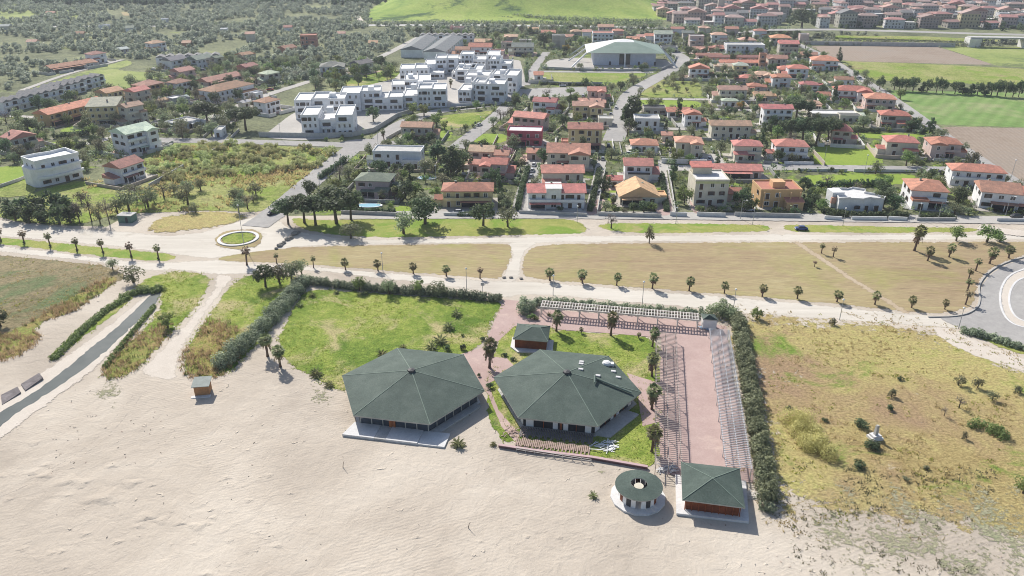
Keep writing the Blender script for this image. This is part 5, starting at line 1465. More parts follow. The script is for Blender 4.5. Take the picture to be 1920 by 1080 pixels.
def clumps(rng, shape, k, R_, h0, h1):
    c = []
    while len(c) < k:
        p = rng.uniform(-1, 1, 3)
        if shape == 'round' and (p @ p > 1 or p @ p < .12): continue
        if shape == 'umbrella' and (p[0]**2 + p[1]**2 > 1 or abs(p[2]) > 1 - .6 * (p[0]**2 + p[1]**2)): continue
        if shape == 'cone' and math.hypot(p[0], p[1]) > (1 - p[2]) / 2: continue
        if shape == 'column' and math.hypot(p[0], p[1]) > .9 * math.sqrt(max(0, 1 - .6 * p[2]**2)): continue
        c.append((p[0] * R_, p[1] * R_, h0 + (p[2] + 1) / 2 * (h1 - h0)))
    return np.array(c)
def treemesh(kind, seed):
    """trunk mesh and crown mesh of a tree about 1 crown-radius = given size, in metres"""
    g = np.random.default_rng(seed); r = random.Random(seed)
    S = dict(olive=('round', 16, 2.6, 1.2, 5.0, 1.15, 900, .19, L_olive), dark=('round', 20, 3.2, 1.4, 6.6, 1.2, 1300, .24, L_dark), green=('round', 15, 2.6, 1.2, 5.4, 1.1, 900, .21, L_green),
             grey=('round', 13, 2.3, .5, 4.0, .95, 750, .16, L_grey), twig=('round', 14, 2.5, 1.5, 5.6, 1.0, 520, .12, L_twig), umbrella=('umbrella', 30, 4.3, 3.9, 8.0, 1.35, 2600, .27, L_dark),
             cone=('cone', 22, 3.0, .8, 11.0, 1.0, 1500, .28, L_dark), column=('column', 18, 1.7, .5, 9.5, 1.0, 1100, .24, L_dark), shrub=('round', 8, 1.0, .15, 1.7, .55, 380, .13, L_green),
             dryshrub=('round', 8, 1.0, .1, 1.5, .5, 360, .12, L_grey), cane=('round', 14, 2.6, -.3, 1.9, .7, 1900, .12, L_cane), blossom=('round', 12, 2.4, 1.2, 4.6, 1.0, 800, .17, L_blossom), mimosa=('round', 12, 2.2, 1.0, 4.4, 1.0, 800, .18, L_yellow), darkshrub=('round', 8, 1.1, .1, 2.0, .6, 400, .15, L_dark))[kind]
    shape, k, R_, h0, h1, cr, n, ls, mt = S
    c = clumps(g, shape, k, R_ - cr * .55, h0 + cr * .5, h1 - cr * .5)
    V, Fc, v = leaves(g, c, g.uniform(.65, 1.15, k) * cr, n, ls)
    if kind == 'cone':
        pass
    crown = npmesh('crown', V, Fc, mt, v=v)
    m = MB()
    tr = .16 * R_ / 2.5 + .05
    if kind == 'umbrella':
        top = (r.uniform(-.6, .6), r.uniform(-.6, .6), 4.9); m.tube([(0, 0, -.2), (top[0] * .3, top[1] * .3, 2.5), top], [.32, .25, .16], 7)
    else:
        top = (r.uniform(-.2, .2), r.uniform(-.2, .2), h0 + (h1 - h0) * .35); m.tube([(0, 0, -.2), (top[0] * .5, top[1] * .5, h0), top], [tr * 1.2, tr, tr * .6], 6)
    for i in range(6 if R_ > 1.5 else 3):
        q = c[i]; m.tube([top, ((top[0] + q[0]) / 2, (top[1] + q[1]) / 2, (top[2] + q[2]) / 2 + .1), tuple(q)], [tr * .55, tr * .35, .03], 5)
    if kind == 'twig':
        for i in range(6, 14):
            q = c[i]; m.tube([top, tuple(q)], [tr * .35, .03], 4)
    return m.mesh('trunk', bark_m), crown, R_, h1
TR = {k: [treemesh(k, 100 + i * 7 + j) for j in range(4)] for i, k in enumerate('olive dark green grey twig umbrella cone column shrub dryshrub blossom mimosa darkshrub cane'.split())}
TN = dict(cane=('cane_clump', 'feathery cane clump', 'cane clump'), olive=('olive_tree', 'olive tree', 'tree'), dark=('evergreen_tree', 'dark evergreen tree', 'tree'), green=('broadleaf_tree', 'green broadleaf tree', 'tree'), grey=('scrub_tree', 'grey green scrub tree', 'tree'), twig=('bare_tree', 'bare twiggy tree', 'tree'),
          umbrella=('umbrella_pine', 'umbrella pine with flat dark crown', 'pine tree'), cone=('conifer', 'tall dark conifer', 'conifer'), column=('cypress', 'dark columnar cypress', 'cypress'), shrub=('shrub', 'green shrub', 'shrub'), dryshrub=('dry_shrub', 'dry grey shrub', 'shrub'),
          blossom=('blossoming_tree', 'tree covered in pink blossom', 'tree'), mimosa=('yellow_tree', 'tree with yellow orange flowers', 'tree'), darkshrub=('shrub', 'dark green shrub', 'shrub'))
PEND = {}
def tree(kind, x, y, rad=None, h=None, area='', label=None, world=None, r=random.Random(5)):
    """rad and h in metres"""
    tm, cm, R_, H_ = TR[kind][r.randrange(4)]
    g = world or P(x, y)
    sx = (rad or R_) / R_; sz = (h or H_ * sx) / H_
    t = empty(TN[kind][0], g, r.uniform(0, 6.28), (sx, sx * r.uniform(.88, 1.1), sz))
    link('trunk', tm, t); link('crown', cm, t)
    if label: tag(t, label, TN[kind][2])
    else: PEND.setdefault((kind, area), []).append((x, t))
    return t
def sx(p, r): return r / pxm(p)
AB0 = [(q.min(0), q.max(0), q) for q in AVOID]
def inany(L_, gx, gy):
    for lo, hi, q in L_:
        if lo[0] < gx < hi[0] and lo[1] < gy < hi[1] and pinp(np.array([gx]), np.array([gy]), q)[0]: return True
    return False
def blocked(gx, gy, mg=1.0):
    for fx, fy, a, hw, dp in FOOT:
        dx, dy = gx - fx, gy - fy
        if abs(dx) > 45 or abs(dy) > 60: continue
        u = dx * math.cos(a) + dy * math.sin(a); v = -dx * math.sin(a) + dy * math.cos(a)
        if abs(u) < hw + mg - .8 and -1.8 < v < dp + mg - .8: return True
    return False
wr = random.Random(77)
for g, rz, w_, d_, lb, yy in HOUSES:
    if yy < 105 or yy > 372 or wr.random() < .12: continue
    x0, x1, y0, y1 = -w_ / 2 - wr.uniform(4, 6.5), w_ / 2 + wr.uniform(4, 6.5), -wr.uniform(4.5, 7), d_ + wr.uniform(3, 6)
    c = [(x0, y1), (x0, y0), (x1, y0), (x1, y1)]; ca, sa = math.cos(rz), math.sin(rz); m = MB(); h = wr.uniform(1.0, 1.8); runs = []; col = wr.choice(((.55, .54, .51), (.42, .41, .39), (.68, .67, .65), (.5, .42, .36), (.3, .3, .29)))
    for i in range(3):
        a, b = Vector(c[i]), Vector(c[i + 1]); L = (b - a).length; k = max(2, int(L / 2.4)); gate = wr.randrange(k)
        for j in range(k):
            p, q = a.lerp(b, j / k), a.lerp(b, (j + 1) / k); mid = p.lerp(q, .5); wx, wy = g.x + mid.x * ca - mid.y * sa, g.y + mid.x * sa + mid.y * ca
            if (i == 1 and j == gate) or inany(AB0, wx, wy) or blocked(wx, wy, 1.2):
                if m.v: runs.append(m); m = MB()
                continue
            quadbar(m, Vector((*p, 0)), Vector((*q, 0)), 0, h, .3)
    if m.v: runs.append(m)
    runs = [m for m in runs if len(m.v) > 8]
    for i, m in enumerate(runs):
        t = m.build('garden_wall', plaster, None, col, loc=g, rz=rz); t['kind'] = 'thing'
        tag(t, ' '.join((('low wall ' if len(runs) == 1 else ordn(i) + ' wall stretch ') + 'by the ' + lb.replace(',', '').replace(' house', ' house with')).split()[:16]), 'garden wall', 'walls round single gardens')
# single trees one can point to: kind, x, base y, crown radius px, height px, label
for k, x, y, rp, hp, lb in [
    ('umbrella', 541, 421, 22, 47, 'leftmost umbrella pine of the group above the sand junction'), ('umbrella', 571, 418, 26, 52, 'second umbrella pine from the left on the grass corner'),
    ('umbrella', 592, 422, 28, 56, 'third umbrella pine from the left on the grass corner'), ('umbrella', 631, 419, 36, 60, 'widest umbrella pine of the group, at its right end'),
    ('umbrella', 658, 412, 26, 50, 'umbrella pine partly behind the widest one'),
    ('olive', 658, 447, 21, 30, 'round olive green tree at the edge of the pines shadow'), ('olive', 757, 438, 25, 40, 'spreading olive coloured tree alone on the front lawn'),
    ('dark', 797, 420, 34, 52, 'big dense dark tree on the front lawn casting a round shadow'), ('dark', 906, 423, 25, 43, 'dark round tree on the lawn in front of the cream villa'),
    ('olive', 952, 425, 21, 38, 'light olive tree beside the dark round one'), ('grey', 1217, 456, 11, 36, 'thin olive brown tree standing in the upper sand road'),
    ('green', 1793, 452, 16, 30, 'rounded green tree beside the tall palm at the right'), ('green', 1850, 454, 20, 32, 'large green shrub tree beside the right field, left of a smaller one'), ('shrub', 1874, 452, 11, 18, 'small green shrub tree right of the larger one'),
    ('cone', 846, 330, 26, 76, 'tallest dark conifer left of the pinkish houses'), ('cone', 822, 300, 20, 58, 'dark conifer behind the tallest one'), ('dark', 868, 322, 18, 40, 'dark tree right of the tallest conifer'),
    ('column', 1174, 232, 13, 54, 'left of two huge dark cypress trees by the inner street'), ('column', 1188, 234, 16, 58, 'right of two huge dark cypress trees by the inner street'),
    ('umbrella', 1492, 226, 26, 40, 'umbrella pine right of the white three-storey house'), ('umbrella', 1480, 268, 22, 42, 'leftmost of four umbrella pines behind the lawn'), ('umbrella', 1504, 268, 24, 44, 'second of four umbrella pines behind the lawn'),
    ('umbrella', 1530, 270, 26, 46, 'third of four umbrella pines behind the lawn'), ('umbrella', 1552, 266, 22, 42, 'rightmost of four umbrella pines behind the lawn'),
    ('umbrella', 390, 236, 24, 42, 'left of two umbrella pines in the left quarter'), ('umbrella', 461, 244, 26, 40, 'right of two umbrella pines in the left quarter'),
    ('cone', 1742, 252, 12, 42, 'dark conifer beside the right street'), ('cone', 1708, 246, 18, 34, 'dark drooping conifer beside the hipped cream house'), ('cone', 1572, 116, 8, 26, 'small dark conifer at the top of the right street'),
    ('dark', 1503, 53, 22, 34, 'huge dark dome shaped tree at the edge of the town'), ('dark', 1472, 32, 13, 15, 'dark flat topped tree in the town left of the dome shaped one'), ('cone', 1236, 27, 9, 17, 'dark conifer at the foot of the hill beside the town'),
    ('dark', 1020, 88, 15, 24, 'dark round tree left of the sports hall'), ('dark', 1345, 48, 13, 17, 'dark round tree at the lower edge of the town'), ('dark', 1328, 20, 12, 12, 'dark round tree among upper town roofs'),
    ('green', 315, 614, 17, 30, 'round dark bush tree on the grassy strip between stream and path'), ('grey', 250, 530, 24, 32, 'leaning olive grey tree overhanging the stream'), ('olive', 212, 506, 11, 22, 'small bushy tree at the edge of the brown field'),
    ('dark', 2, 612, 16, 34, 'dark bush cut by the left frame edge'), ('dark', 498, 538, 22, 44, 'dark bushy tree at the left end of the hedge corner'), ('grey', 525, 532, 20, 40, 'purplish grey shrub tree in the hedge corner'),
    ('olive', 548, 530, 20, 44, 'brighter green shrub tree in the hedge corner'), ('olive', 566, 515, 12, 30, 'small olive tree behind the hedge corner'), ('green', 674, 545, 13, 28, 'round shrub tree rising from the lawn hedge, leftmost of four'),
    ('olive', 730, 552, 16, 30, 'grey green shrub tree rising from the lawn hedge, second of four'), ('green', 785, 552, 13, 30, 'green shrub tree rising from the lawn hedge, third of four'), ('grey', 822, 556, 18, 32, 'olive brown shrub tree rising from the lawn hedge, fourth of four'),
    ('blossom', 947, 303, 15, 28, 'pink blossoming tree behind the pinkish houses'), ('mimosa', 1388, 206, 9, 16, 'yellow orange flowering tree in a garden'), ('mimosa', 1062, 96, 8, 12, 'yellowish tree beside the sports hall'),
    ('dark', 700, 228, 14, 26, 'dark tree on the street island by the white complex'), ('green', 775, 216, 12, 24, 'green tree on the street corner below the complex'), ('green', 795, 217, 14, 22, 'rounded green tree below the white complex'),
    ('twig', 150, 418, 11, 46, 'bare grey tree left in the thicket by the sand road'), ('twig', 172, 415, 12, 54, 'tall bare grey tree in the thicket by the sand road'), ('grey', 188, 420, 12, 42, 'brown shrubby tree right in the thicket by the sand road'),
    ('twig', 206, 421, 10, 52, 'bare leaning tree beside the green shed'), ('olive', 243, 398, 22, 42, 'olive tree behind the green shed'), ('olive', 278, 388, 19, 38, 'olive tree right of the shed'), ('grey', 352, 384, 20, 42, 'grey leafless tree in the left meadow'),
    ('twig', 1146, 428, 14, 26, 'windswept bare tree on the grass strip by the cross path')]:
    tree(k, x, y, rp / pxm(y) * (1.3 if k == 'umbrella' else 1.1), hp / pxm(y) * 1.06, label=lb)
# shrubs of the weedy field and the club garden
for k, x, y, rp, hp in [('grey', 1797, 722, 13, 22), ('grey', 1833, 727, 13, 22), ('grey', 1860, 750, 12, 20), ('twig', 1798, 764, 13, 24), ('twig', 1770, 780, 9, 20), ('dryshrub', 1671, 744, 9, 18), ('darkshrub', 1669, 768, 8, 12), ('darkshrub', 1612, 800, 17, 14), ('darkshrub', 1640, 840, 20, 14),
                        ('dryshrub', 1806, 822, 7, 16), ('darkshrub', 1612, 876, 16, 12), ('shrub', 1418, 597, 13, 22), ('darkshrub', 1688, 712, 7, 8), ('dryshrub', 1560, 608, 8, 14), ('dryshrub', 1905, 735, 10, 14), ('green', 1918, 925, 22, 34), ('darkshrub', 1480, 766, 8, 6), ('darkshrub', 1548, 790, 8, 6), ('dryshrub', 1738, 880, 8, 8), ('dryshrub', 1700, 900, 9, 6)]:
    tree(k, x, y, rp / pxm(y), hp / pxm(y), area='in the weedy field')
for k, x, y, rp, hp in [('darkshrub', 866, 656, 8, 13), ('darkshrub', 840, 657, 8, 11), ('shrub', 867, 630, 4, 6), ('darkshrub', 898, 706, 4, 8), ('darkshrub', 919, 727, 8, 12), ('darkshrub', 905, 638, 6, 8), ('shrub', 1003, 600, 8, 8), ('darkshrub', 945, 668, 7, 8), ('darkshrub', 963, 676, 7, 8), ('shrub', 995, 598, 10, 12)]:
    tree(k, x, y, rp / pxm(y), hp / pxm(y), area='in the club garden')
rr0 = random.Random(3)
for x, y in [(30, 412), (55, 418), (84, 416), (112, 420), (133, 418), (40, 396), (70, 394), (98, 392), (122, 396), (20, 400)]:
    tree('darkshrub', x, y, 22 / 5.6, rr0.uniform(30, 44) / 5.6, area='in the left thicket')
rr = random.Random(21)
xs = np.linspace(1648, 1990, 27)
for i, x in enumerate(xs):
    if 1 <= i < 2 or i == 10: continue
    y = 168 + (x - 1648) * .055; tree('dark' if rr.random() < .6 else 'cone', x + rr.uniform(-3, 3), y, rr.uniform(8, 12) / 3.2, rr.uniform(22, 31) / 3.2, area='in the windbreak across the fields')
for i, (k, x, y, rp, hp) in enumerate([('olive', 1135, 396, 13, 20), ('green', 1152, 399, 12, 18), ('dark', 1188, 399, 12, 20), ('dark', 1207, 398, 13, 22), ('green', 1222, 396, 12, 18), ('grey', 1170, 400, 9, 12), ('green', 1312, 398, 11, 14), ('dark', 1335, 399, 12, 14), ('green', 1352, 398, 10, 12), ('dark', 1395, 398, 18, 26), ('green', 1412, 392, 12, 22),
        ('dark', 1455, 400, 10, 12), ('dark', 1490, 402, 10, 14), ('green', 1540, 395, 14, 24), ('dark', 1655, 390, 22, 36), ('dark', 1675, 396, 20, 34), ('olive', 1790, 402, 18, 22), ('olive', 1815, 404, 14, 14), ('dark', 1652, 368, 18, 30), ('green', 1530, 372, 14, 24), ('dark', 1050, 396, 8, 10), ('green', 1110, 392, 7, 12), ('dark', 735, 368, 14, 26), ('dark', 760, 372, 20, 36), ('green', 780, 366, 16, 28),
        ('olive', 795, 386, 16, 26), ('green', 815, 372, 14, 24), ('dark', 940, 385, 10, 26), ('olive', 950, 392, 12, 20), ('green', 755, 340, 14, 26), ('dark', 768, 330, 13, 24), ('grey', 830, 345, 14, 22), ('olive', 720, 376, 12, 20), ('green', 860, 350, 12, 20), ('dark', 742, 330, 10, 26), ('green', 1402, 362, 12, 20), ('olive', 1428, 366, 14, 22)]):
    tree(k, x, y, rp / pxm(y), hp / pxm(y), area='in the front gardens')
# trees scattered in gardens
def blocked(gx, gy, mg=1.0):
    for fx, fy, a, hw, dp in FOOT:
        dx, dy = gx - fx, gy - fy
        if abs(dx) > 45 or abs(dy) > 60: continue
        u = dx * math.cos(a) + dy * math.sin(a); v = -dx * math.sin(a) + dy * math.cos(a)
        if abs(u) < hw + mg - .8 and -2.2 - mg < v < dp + mg - .8: return True
    return False
AB = [(q.min(0), q.max(0), q) for q in AVOID]
OB = [(q.min(0), q.max(0), q) for q in OPEN]
def vin(L_, x, y):
    m = np.zeros(len(x), bool)
    for lo, hi, q in L_:
        k = np.where((x > lo[0]) & (x < hi[0]) & (y > lo[1]) & (y < hi[1]) & ~m)[0]
        if len(k): m[k] |= pinp(x[k], y[k], q)
    return m
def vblk(x, y, mg):
    m = np.zeros(len(x), bool)
    for fx, fy, a, hw, dp in FOOT:
        dx, dy = x - fx, y - fy
        u = dx * math.cos(a) + dy * math.sin(a); v = -dx * math.sin(a) + dy * math.cos(a)
        m |= (np.abs(u) < hw + mg - .8) & (v > -1.6 - mg) & (v < dp + mg - .8)
    return m
def cand(poly, n, seed, mg, rad, openok=False, thr=None, sc=.02, over=9):
    g = np.random.default_rng(seed); A = np.array(poly); lo, hi = A.min(0), A.max(0); k = n * over
    x, y = g.uniform(lo[0], hi[0], k), g.uniform(lo[1], hi[1], k); rd = g.uniform(*rad, k)
    m = (np.abs(x) < y * .69 + 8) & pinp(x, y, A); x, y, rd = x[m], y[m], rd[m]
    m = ~vblk(x, y, rd * .3 + mg * .5) & ~vin(AB, x, y)
    if not openok: m &= ~vin(OB, x, y)
    x, y, rd = x[m], y[m], rd[m]
    if thr is not None:
        m = np.array([MN.noise(Vector((a * sc, b * sc * .8, seed))) >= thr for a, b in zip(x, y)], bool)
        x, y, rd = x[m], y[m], rd[m]
    return list(zip(x.tolist(), y.tolist(), rd.tolist()))
from mathutils import noise as MN
def fill(poly, n, kinds, wts, area, rad=(1.5, 3.4), seed=1, openok=False, mg=.4, vis=None):
    g = random.Random(seed); k = 0; pts = []
    for x, y, rd in cand(poly, n, seed, mg, rad, openok):
        if k >= n: break
        if any(abs(x - a) < 5 and (x - a)**2 + (y - b)**2 < ((rd + c) * .6)**2 for a, b, c in pts): continue
        pts.append((x, y, rd)); kd = g.choices(kinds, wts)[0]
        px = 960 + F * x / (y * math.cos(PITCH) + HC * math.sin(PITCH))
        if kd in ('column', 'cone'): rd *= .6
        if kd in ('shrub', 'dryshrub', 'darkshrub'): rd = min(rd, 1.7) * .8
        tree(kd, px, 0, rd, None, area=area, world=Vector((x, y, 0))); k += 1
fill(REG['f_gard'], 620, ['green', 'olive', 'dark', 'twig', 'grey', 'column', 'blossom', 'cone'], [5, 7, 5, 2, 3, .9, .25, .4], 'in the gardens of the villa quarter', (1.6, 3.6), 2, vis=1)
fill(REG['f_gard'], 290, ['shrub', 'darkshrub', 'dryshrub'], [4, 4, 2], 'in the gardens of the villa quarter', (1.0, 1.8), 3, vis=1)
fill(REG['f_left'], 230, ['green', 'olive', 'dark', 'twig', 'grey'], [3, 9, 4, 2, 4], 'in the left quarter', (2.0, 4.2), 4, vis=1)
fill(XY([(150, 380), (262, 365), (400, 350), (520, 360), (500, 395), (420, 402), (300, 402), (200, 412), (160, 400)]), 18, ['grey', 'olive', 'green', 'twig'], [8, 4, 1, 2], 'in the lower left meadow', (1.8, 3.4), 5, True)
fill(XY([(268, 285), (400, 268), (630, 282), (600, 315), (400, 335), (290, 340)]), 80, ['cane'], [1], 'in the upper left meadow', (2.4, 4.4), 15, True)
fill(XY([(560, 176), (640, 120), (740, 128), (750, 145), (640, 172)]), 34, ['olive', 'dark', 'green'], [5, 4, 3], 'above the white complex', (2.5, 4.5), 6, True)
fill(XY([(1170, 182), (1232, 148), (1310, 156), (1300, 178)]), 16, ['grey', 'dryshrub', 'olive'], [5, 3, 2], 'in the weedy plot by the inner street', (1.5, 3.0), 7, True)
fill(XY([(1095, 128), (1240, 129), (1240, 133), (1095, 132)]), 8, ['shrub', 'green'], [3, 1], 'in front of the sports hall', (1.4, 2), 8, True)
fill(XY([(575, 275), (635, 255), (690, 230), (680, 262)]), 6, ['shrub'], [1], 'by the white complex wall', (1.2, 1.8), 9, True)
fill(XY([(640, 400), (930, 398), (960, 404), (700, 410)]), 12, ['green', 'shrub', 'dark'], [2, 3, 1], 'behind the front lawn', (1.5, 3), 10, True)
# ------------------------------------------------------------------ palms
def palmmesh(seed, nl, ln, spread, droop, fan=True, mat=None, trunk_h=4.0, skirt=1.0, tr=.22, lean=0):
    g = np.random.default_rng(seed); V, T, A = [], [], []
    for i in range(nl):
        az = 2 * PI * (i * .381966 % 1) + g.uniform(-.2, .2); el = math.radians(spread[0] + (spread[1] - spread[0]) * (i / nl) ** .8 + g.uniform(-8, 8))
        L = ln * g.uniform(.85, 1.12); d = np.array([math.cos(az) * math.cos(el), math.sin(az) * math.cos(el), math.sin(el)])
        s = np.array([-math.sin(az), math.cos(az), 0]); c0 = np.array([0, 0, trunk_h]); val = g.uniform(0, 1)
        if fan:
            hub = c0 + d * L * .5; hub[2] -= droop * .1
            b = len(V); V += [c0 - s * .03, c0 + s * .03, hub + s * .03, hub - s * .03]; T += [(b, b + 1, b + 2), (b, b + 2, b + 3)]; A += [val] * 4
            nf = 9
            for k in range(nf):
                a = (k / (nf - 1) - .5) * 2.5; dd = d * math.cos(a) + s * math.sin(a); l = L * .58 * (1 - .22 * abs(a)) * g.uniform(.9, 1.1)
                pd = d * -math.sin(a) + s * math.cos(a); m_ = hub + dd * l * .6 - np.array([0, 0, droop * .08]); tip = hub + dd * l - np.array([0, 0, droop * .35]); wd = l * .13
                b = len(V); V += [hub, m_ - pd * wd, m_ + pd * wd, tip]; T += [(b, b + 1, b + 2), (b + 1, b + 3, b + 2)]; A += [min(1, val + g.uniform(-.15, .15))] * 4
        else:
            prev = c0; seg = 6; dirn = d.copy()
            for k in range(seg):
                q = prev + dirn * L / seg; dirn = dirn + np.array([0, 0, -droop / seg]); dirn /= np.linalg.norm(dirn)
                w1 = ln * .16 * math.sin(PI * (k + .6) / (seg + .8)); up = np.cross(s, dirn) * .0
                for sgn in (-1, 1):
                    b = len(V); V += [prev, q, q + s * sgn * w1 + dirn * .12 - np.array([0, 0, w1 * .45]), prev + (q - prev) * .25 + s * sgn * w1 * .35 - np.array([0, 0, w1 * .25])]
                    T += [(b, b + 1, b + 2), (b, b + 2, b + 3)]; A += [min(1, val + g.uniform(-.1, .2))] * 4
                prev = q
    crown = npmesh('crown', np.array(V), np.array(T), mat or L_palm, v=np.clip(A, 0, 1))
    m = MB(); n = 7
    m.tube([(lean * (i / n)**2 * 0, 0, -.2 + (trunk_h + .2) * i / n) for i in range(n + 1)], [tr * (1.5 if i == 0 else 1.05 if i % 2 else .92) for i in range(n + 1)], 8)
    trunk = m.mesh('trunk', palmbark_m)
    sk = None
    if skirt:
        k = 46; V, T, A = [], [], []
        for i in range(k):
            az = g.uniform(0, 2 * PI); s = np.array([-math.sin(az), math.cos(az), 0]); o = np.array([math.cos(az), math.sin(az), 0]); top = np.array([0, 0, trunk_h + .05 - g.uniform(0, .5) * skirt]) + o * tr
            bot = top + o * g.uniform(.25, .75) * skirt ** .5 - np.array([0, 0, g.uniform(.6, 1.25) * skirt]); w_ = g.uniform(.12, .26)
            b = len(V); V += [top, bot - s * w_, bot + s * w_]; T.append((b, b + 1, b + 2)); A += [g.uniform(0, 1)] * 3
        sk = npmesh('dead_leaves', np.array(V), np.array(T), L_dead, v=A)
    return trunk, crown, sk
PALMS = dict(young=[palmmesh(i, 26, 1.5, (80, -35), .8, trunk_h=3.0, skirt=1.1) for i in range(3)], tall=[palmmesh(10 + i, 44, 1.75, (82, -50), .9, trunk_h=5.4, skirt=2.2, tr=.27) for i in range(3)],
             thin=[palmmesh(20 + i, 15, 1.2, (60, -45), 1.4, mat=L_dead if i == 1 else L_palm, trunk_h=3.6, skirt=.8, tr=.2) for i in range(3)],
             rosette=[palmmesh(30 + i, 26, 2.0, (78, 8), 1.3, fan=False, trunk_h=.25, skirt=0, tr=.2) for i in range(3)])
pr_ = random.Random(9)
def palm(kind, x, y, sc, label, group, base=False):
    tk, cr, sk = PALMS[kind][pr_.randrange(3)]
    t = empty('palm_tree' if kind != 'rosette' else 'date_palm', P(x, y), pr_.uniform(0, 6.28), (sc * pr_.uniform(.9, 1.12), sc * pr_.uniform(.9, 1.12), sc * pr_.uniform(.88, 1.1)))
    t.rotation_euler[0] = pr_.uniform(-.07, .07); t.rotation_euler[1] = pr_.uniform(-.07, .07)
    tag(t, label, 'palm', group)
    link('trunk', tk, t); link('crown', cr, t)
    if sk: link('dead_leaves', sk, t)
    if base:
        tm, cm, R_, H_ = TR['darkshrub'][pr_.randrange(4)]; s = empty('shrub', P(x, y), 1, .45); link('crown', cm, s); tag(s, 'leafy tuft at the foot of ' + label, 'shrub', 'tufts at the palm feet')
for i, (x, y) in enumerate([(2, 453), (46, 457), (95, 463), (145, 470), (194, 475), (247, 482), (298, 487)]): palm('thin', x, y, 1.12, 'thin windblown palm, %s from left on the left verge' % ordn(i), 'palms along the left verge', True)
palm('thin', 463, 497, 1.35, 'thin palm standing at the tip of the dry field below the round island', 'palms along the lower sand road')
R1 = [(519, 494, .85), (588, 502, .9), (648, 506, .95), (709, 508, .95), (775, 513, 1.0), (837, 518, 1.0), (900, 522, .85), (1031, 526, 1.12), (1092, 531, 1.12), (1156, 535, 1.05), (1223, 541, 1.15), (1292, 545, 1.05), (1358, 550, .9), (1429, 556, 1.05), (1495, 560, .95), (1569, 566, 1.0), (1640, 571, .95), (1709, 577, .98), (1771, 580, .8)]
for i, (x, y, s) in enumerate(R1): palm('thin' if i in (0, 1, 6) else 'young', x, y, s * .92, 'small fan palm, %s from left in the row along the lower sand road' % ordn(i), 'palms along the lower sand road')
for x, y, s, k, lb in [(1714, 470, 1.25, 'tall', 'tallest palm in the right dry field near the upper road'), (1739, 489, 1.15, 'young', 'stout fan palm below the tallest one'), (1779, 482, 1.05, 'young', 'fan palm right of the stout one'), (1855, 494, 1.15, 'young', 'fan palm near the roundabout with long shadow on the asphalt'),
                       (1891, 484, 1.1, 'young', 'leaning fan palm nearest the right frame edge'), (1829, 508, 1.0, 'thin', 'ragged palm at the curb, topmost of four'), (1815, 526, 1.0, 'thin', 'ragged palm at the curb, second of four'), (1813, 546, 1.0, 'thin', 'ragged palm at the curb, third of four'),
                       (1810, 571, 1.0, 'thin', 'ragged palm at the curb, lowest of four'), (1540, 475, .75, 'thin', 'tiny palm in the dry field, left of a pair'), (1562, 482, .9, 'thin', 'small palm in the dry field, right of a pair'), (1527, 500, .5, 'thin', 'tiny bent palm beside the diagonal track')]:
    palm(k, x, y, s, lb, 'palms of the right dry field')
for x, y, s, lb in [(526, 688, .95, 'shaggy palm at the sand edge with dark round shadow, the right of two'), (502, 668, .95, 'shaggy palm at the end of the diagonal hedge, the left of two'), (918, 690, 1.08, 'tall palm in the round bed between the pavilions'), (1043, 621, .9, 'palm behind the small kiosk beside the white pergola'),
                    (1145, 629, .92, 'palm in the middle of the garden edge by the white pergola'), (1223, 650, .85, 'first palm along the pink court, farthest from the beach'), (1222, 706, .85, 'second palm along the pink court'), (1222, 768, .9, 'third palm along the pink court'), (1222, 847, .92, 'fourth palm along the pink court, nearest the beach')]:
    palm('tall', x, y, s, lb, 'tall palms of the beach club')
for i, (x, y, s) in enumerate([(586, 556, .7), (631, 550, .6), (685, 553, .75), (562, 574, .65), (856, 592, .95), (841, 617, .95), (826, 643, 1.1), (809, 655, 1.0), (755, 654, .7), (717, 666, .8), (592, 704, .9), (617, 724, .7)]):
    palm('rosette', x, y, s, 'low feathery palm rosette on the big lawn, %s from left' % ordn(sorted([586, 631, 685, 562, 856, 841, 826, 809, 755, 717, 592, 617]).index(x)), 'palm rosettes on the big lawn')
for x, y, s, k, lb in [(1090, 625, .4, 'young', 'dwarf palm in the garden near the kiosk'), (1197, 634, .42, 'young', 'dwarf palm in the garden near the pink court'), (859, 836, .85, 'rosette', 'yellowish palm rosette in the sand beside the left pavilion'), (1112, 932, .55, 'rosette', 'small palm tuft alone in the sand left of the round bar'),
                       (1030, 592, .5, 'rosette', 'small dark palm tuft at the pergola start'), (915, 640, .5, 'rosette', 'small palm tuft beside the round bed'), (925, 835, .45, 'rosette', 'fallen palm tuft at the corner of the deck wall')]:
    palm(k, x, y, s, lb, 'small palms of the beach club')
for i, (x, y) in enumerate([(672, 390), (740, 375), (1010, 384), (720, 262), (775, 268), (1300, 380), (1795, 320), (1150, 395), (1500, 370), (845, 165)]):
    palm('tall', x, y, .8, 'garden palm, %s from left among the villas' % ordn(sorted([672, 740, 1010, 720, 775, 1300, 1795, 1150, 1500, 845]).index(x)), 'garden palms')
ring('planting_bed', P(918, 691), 0.0, 1.9, .3, m_lime)['kind'] = 'structure'
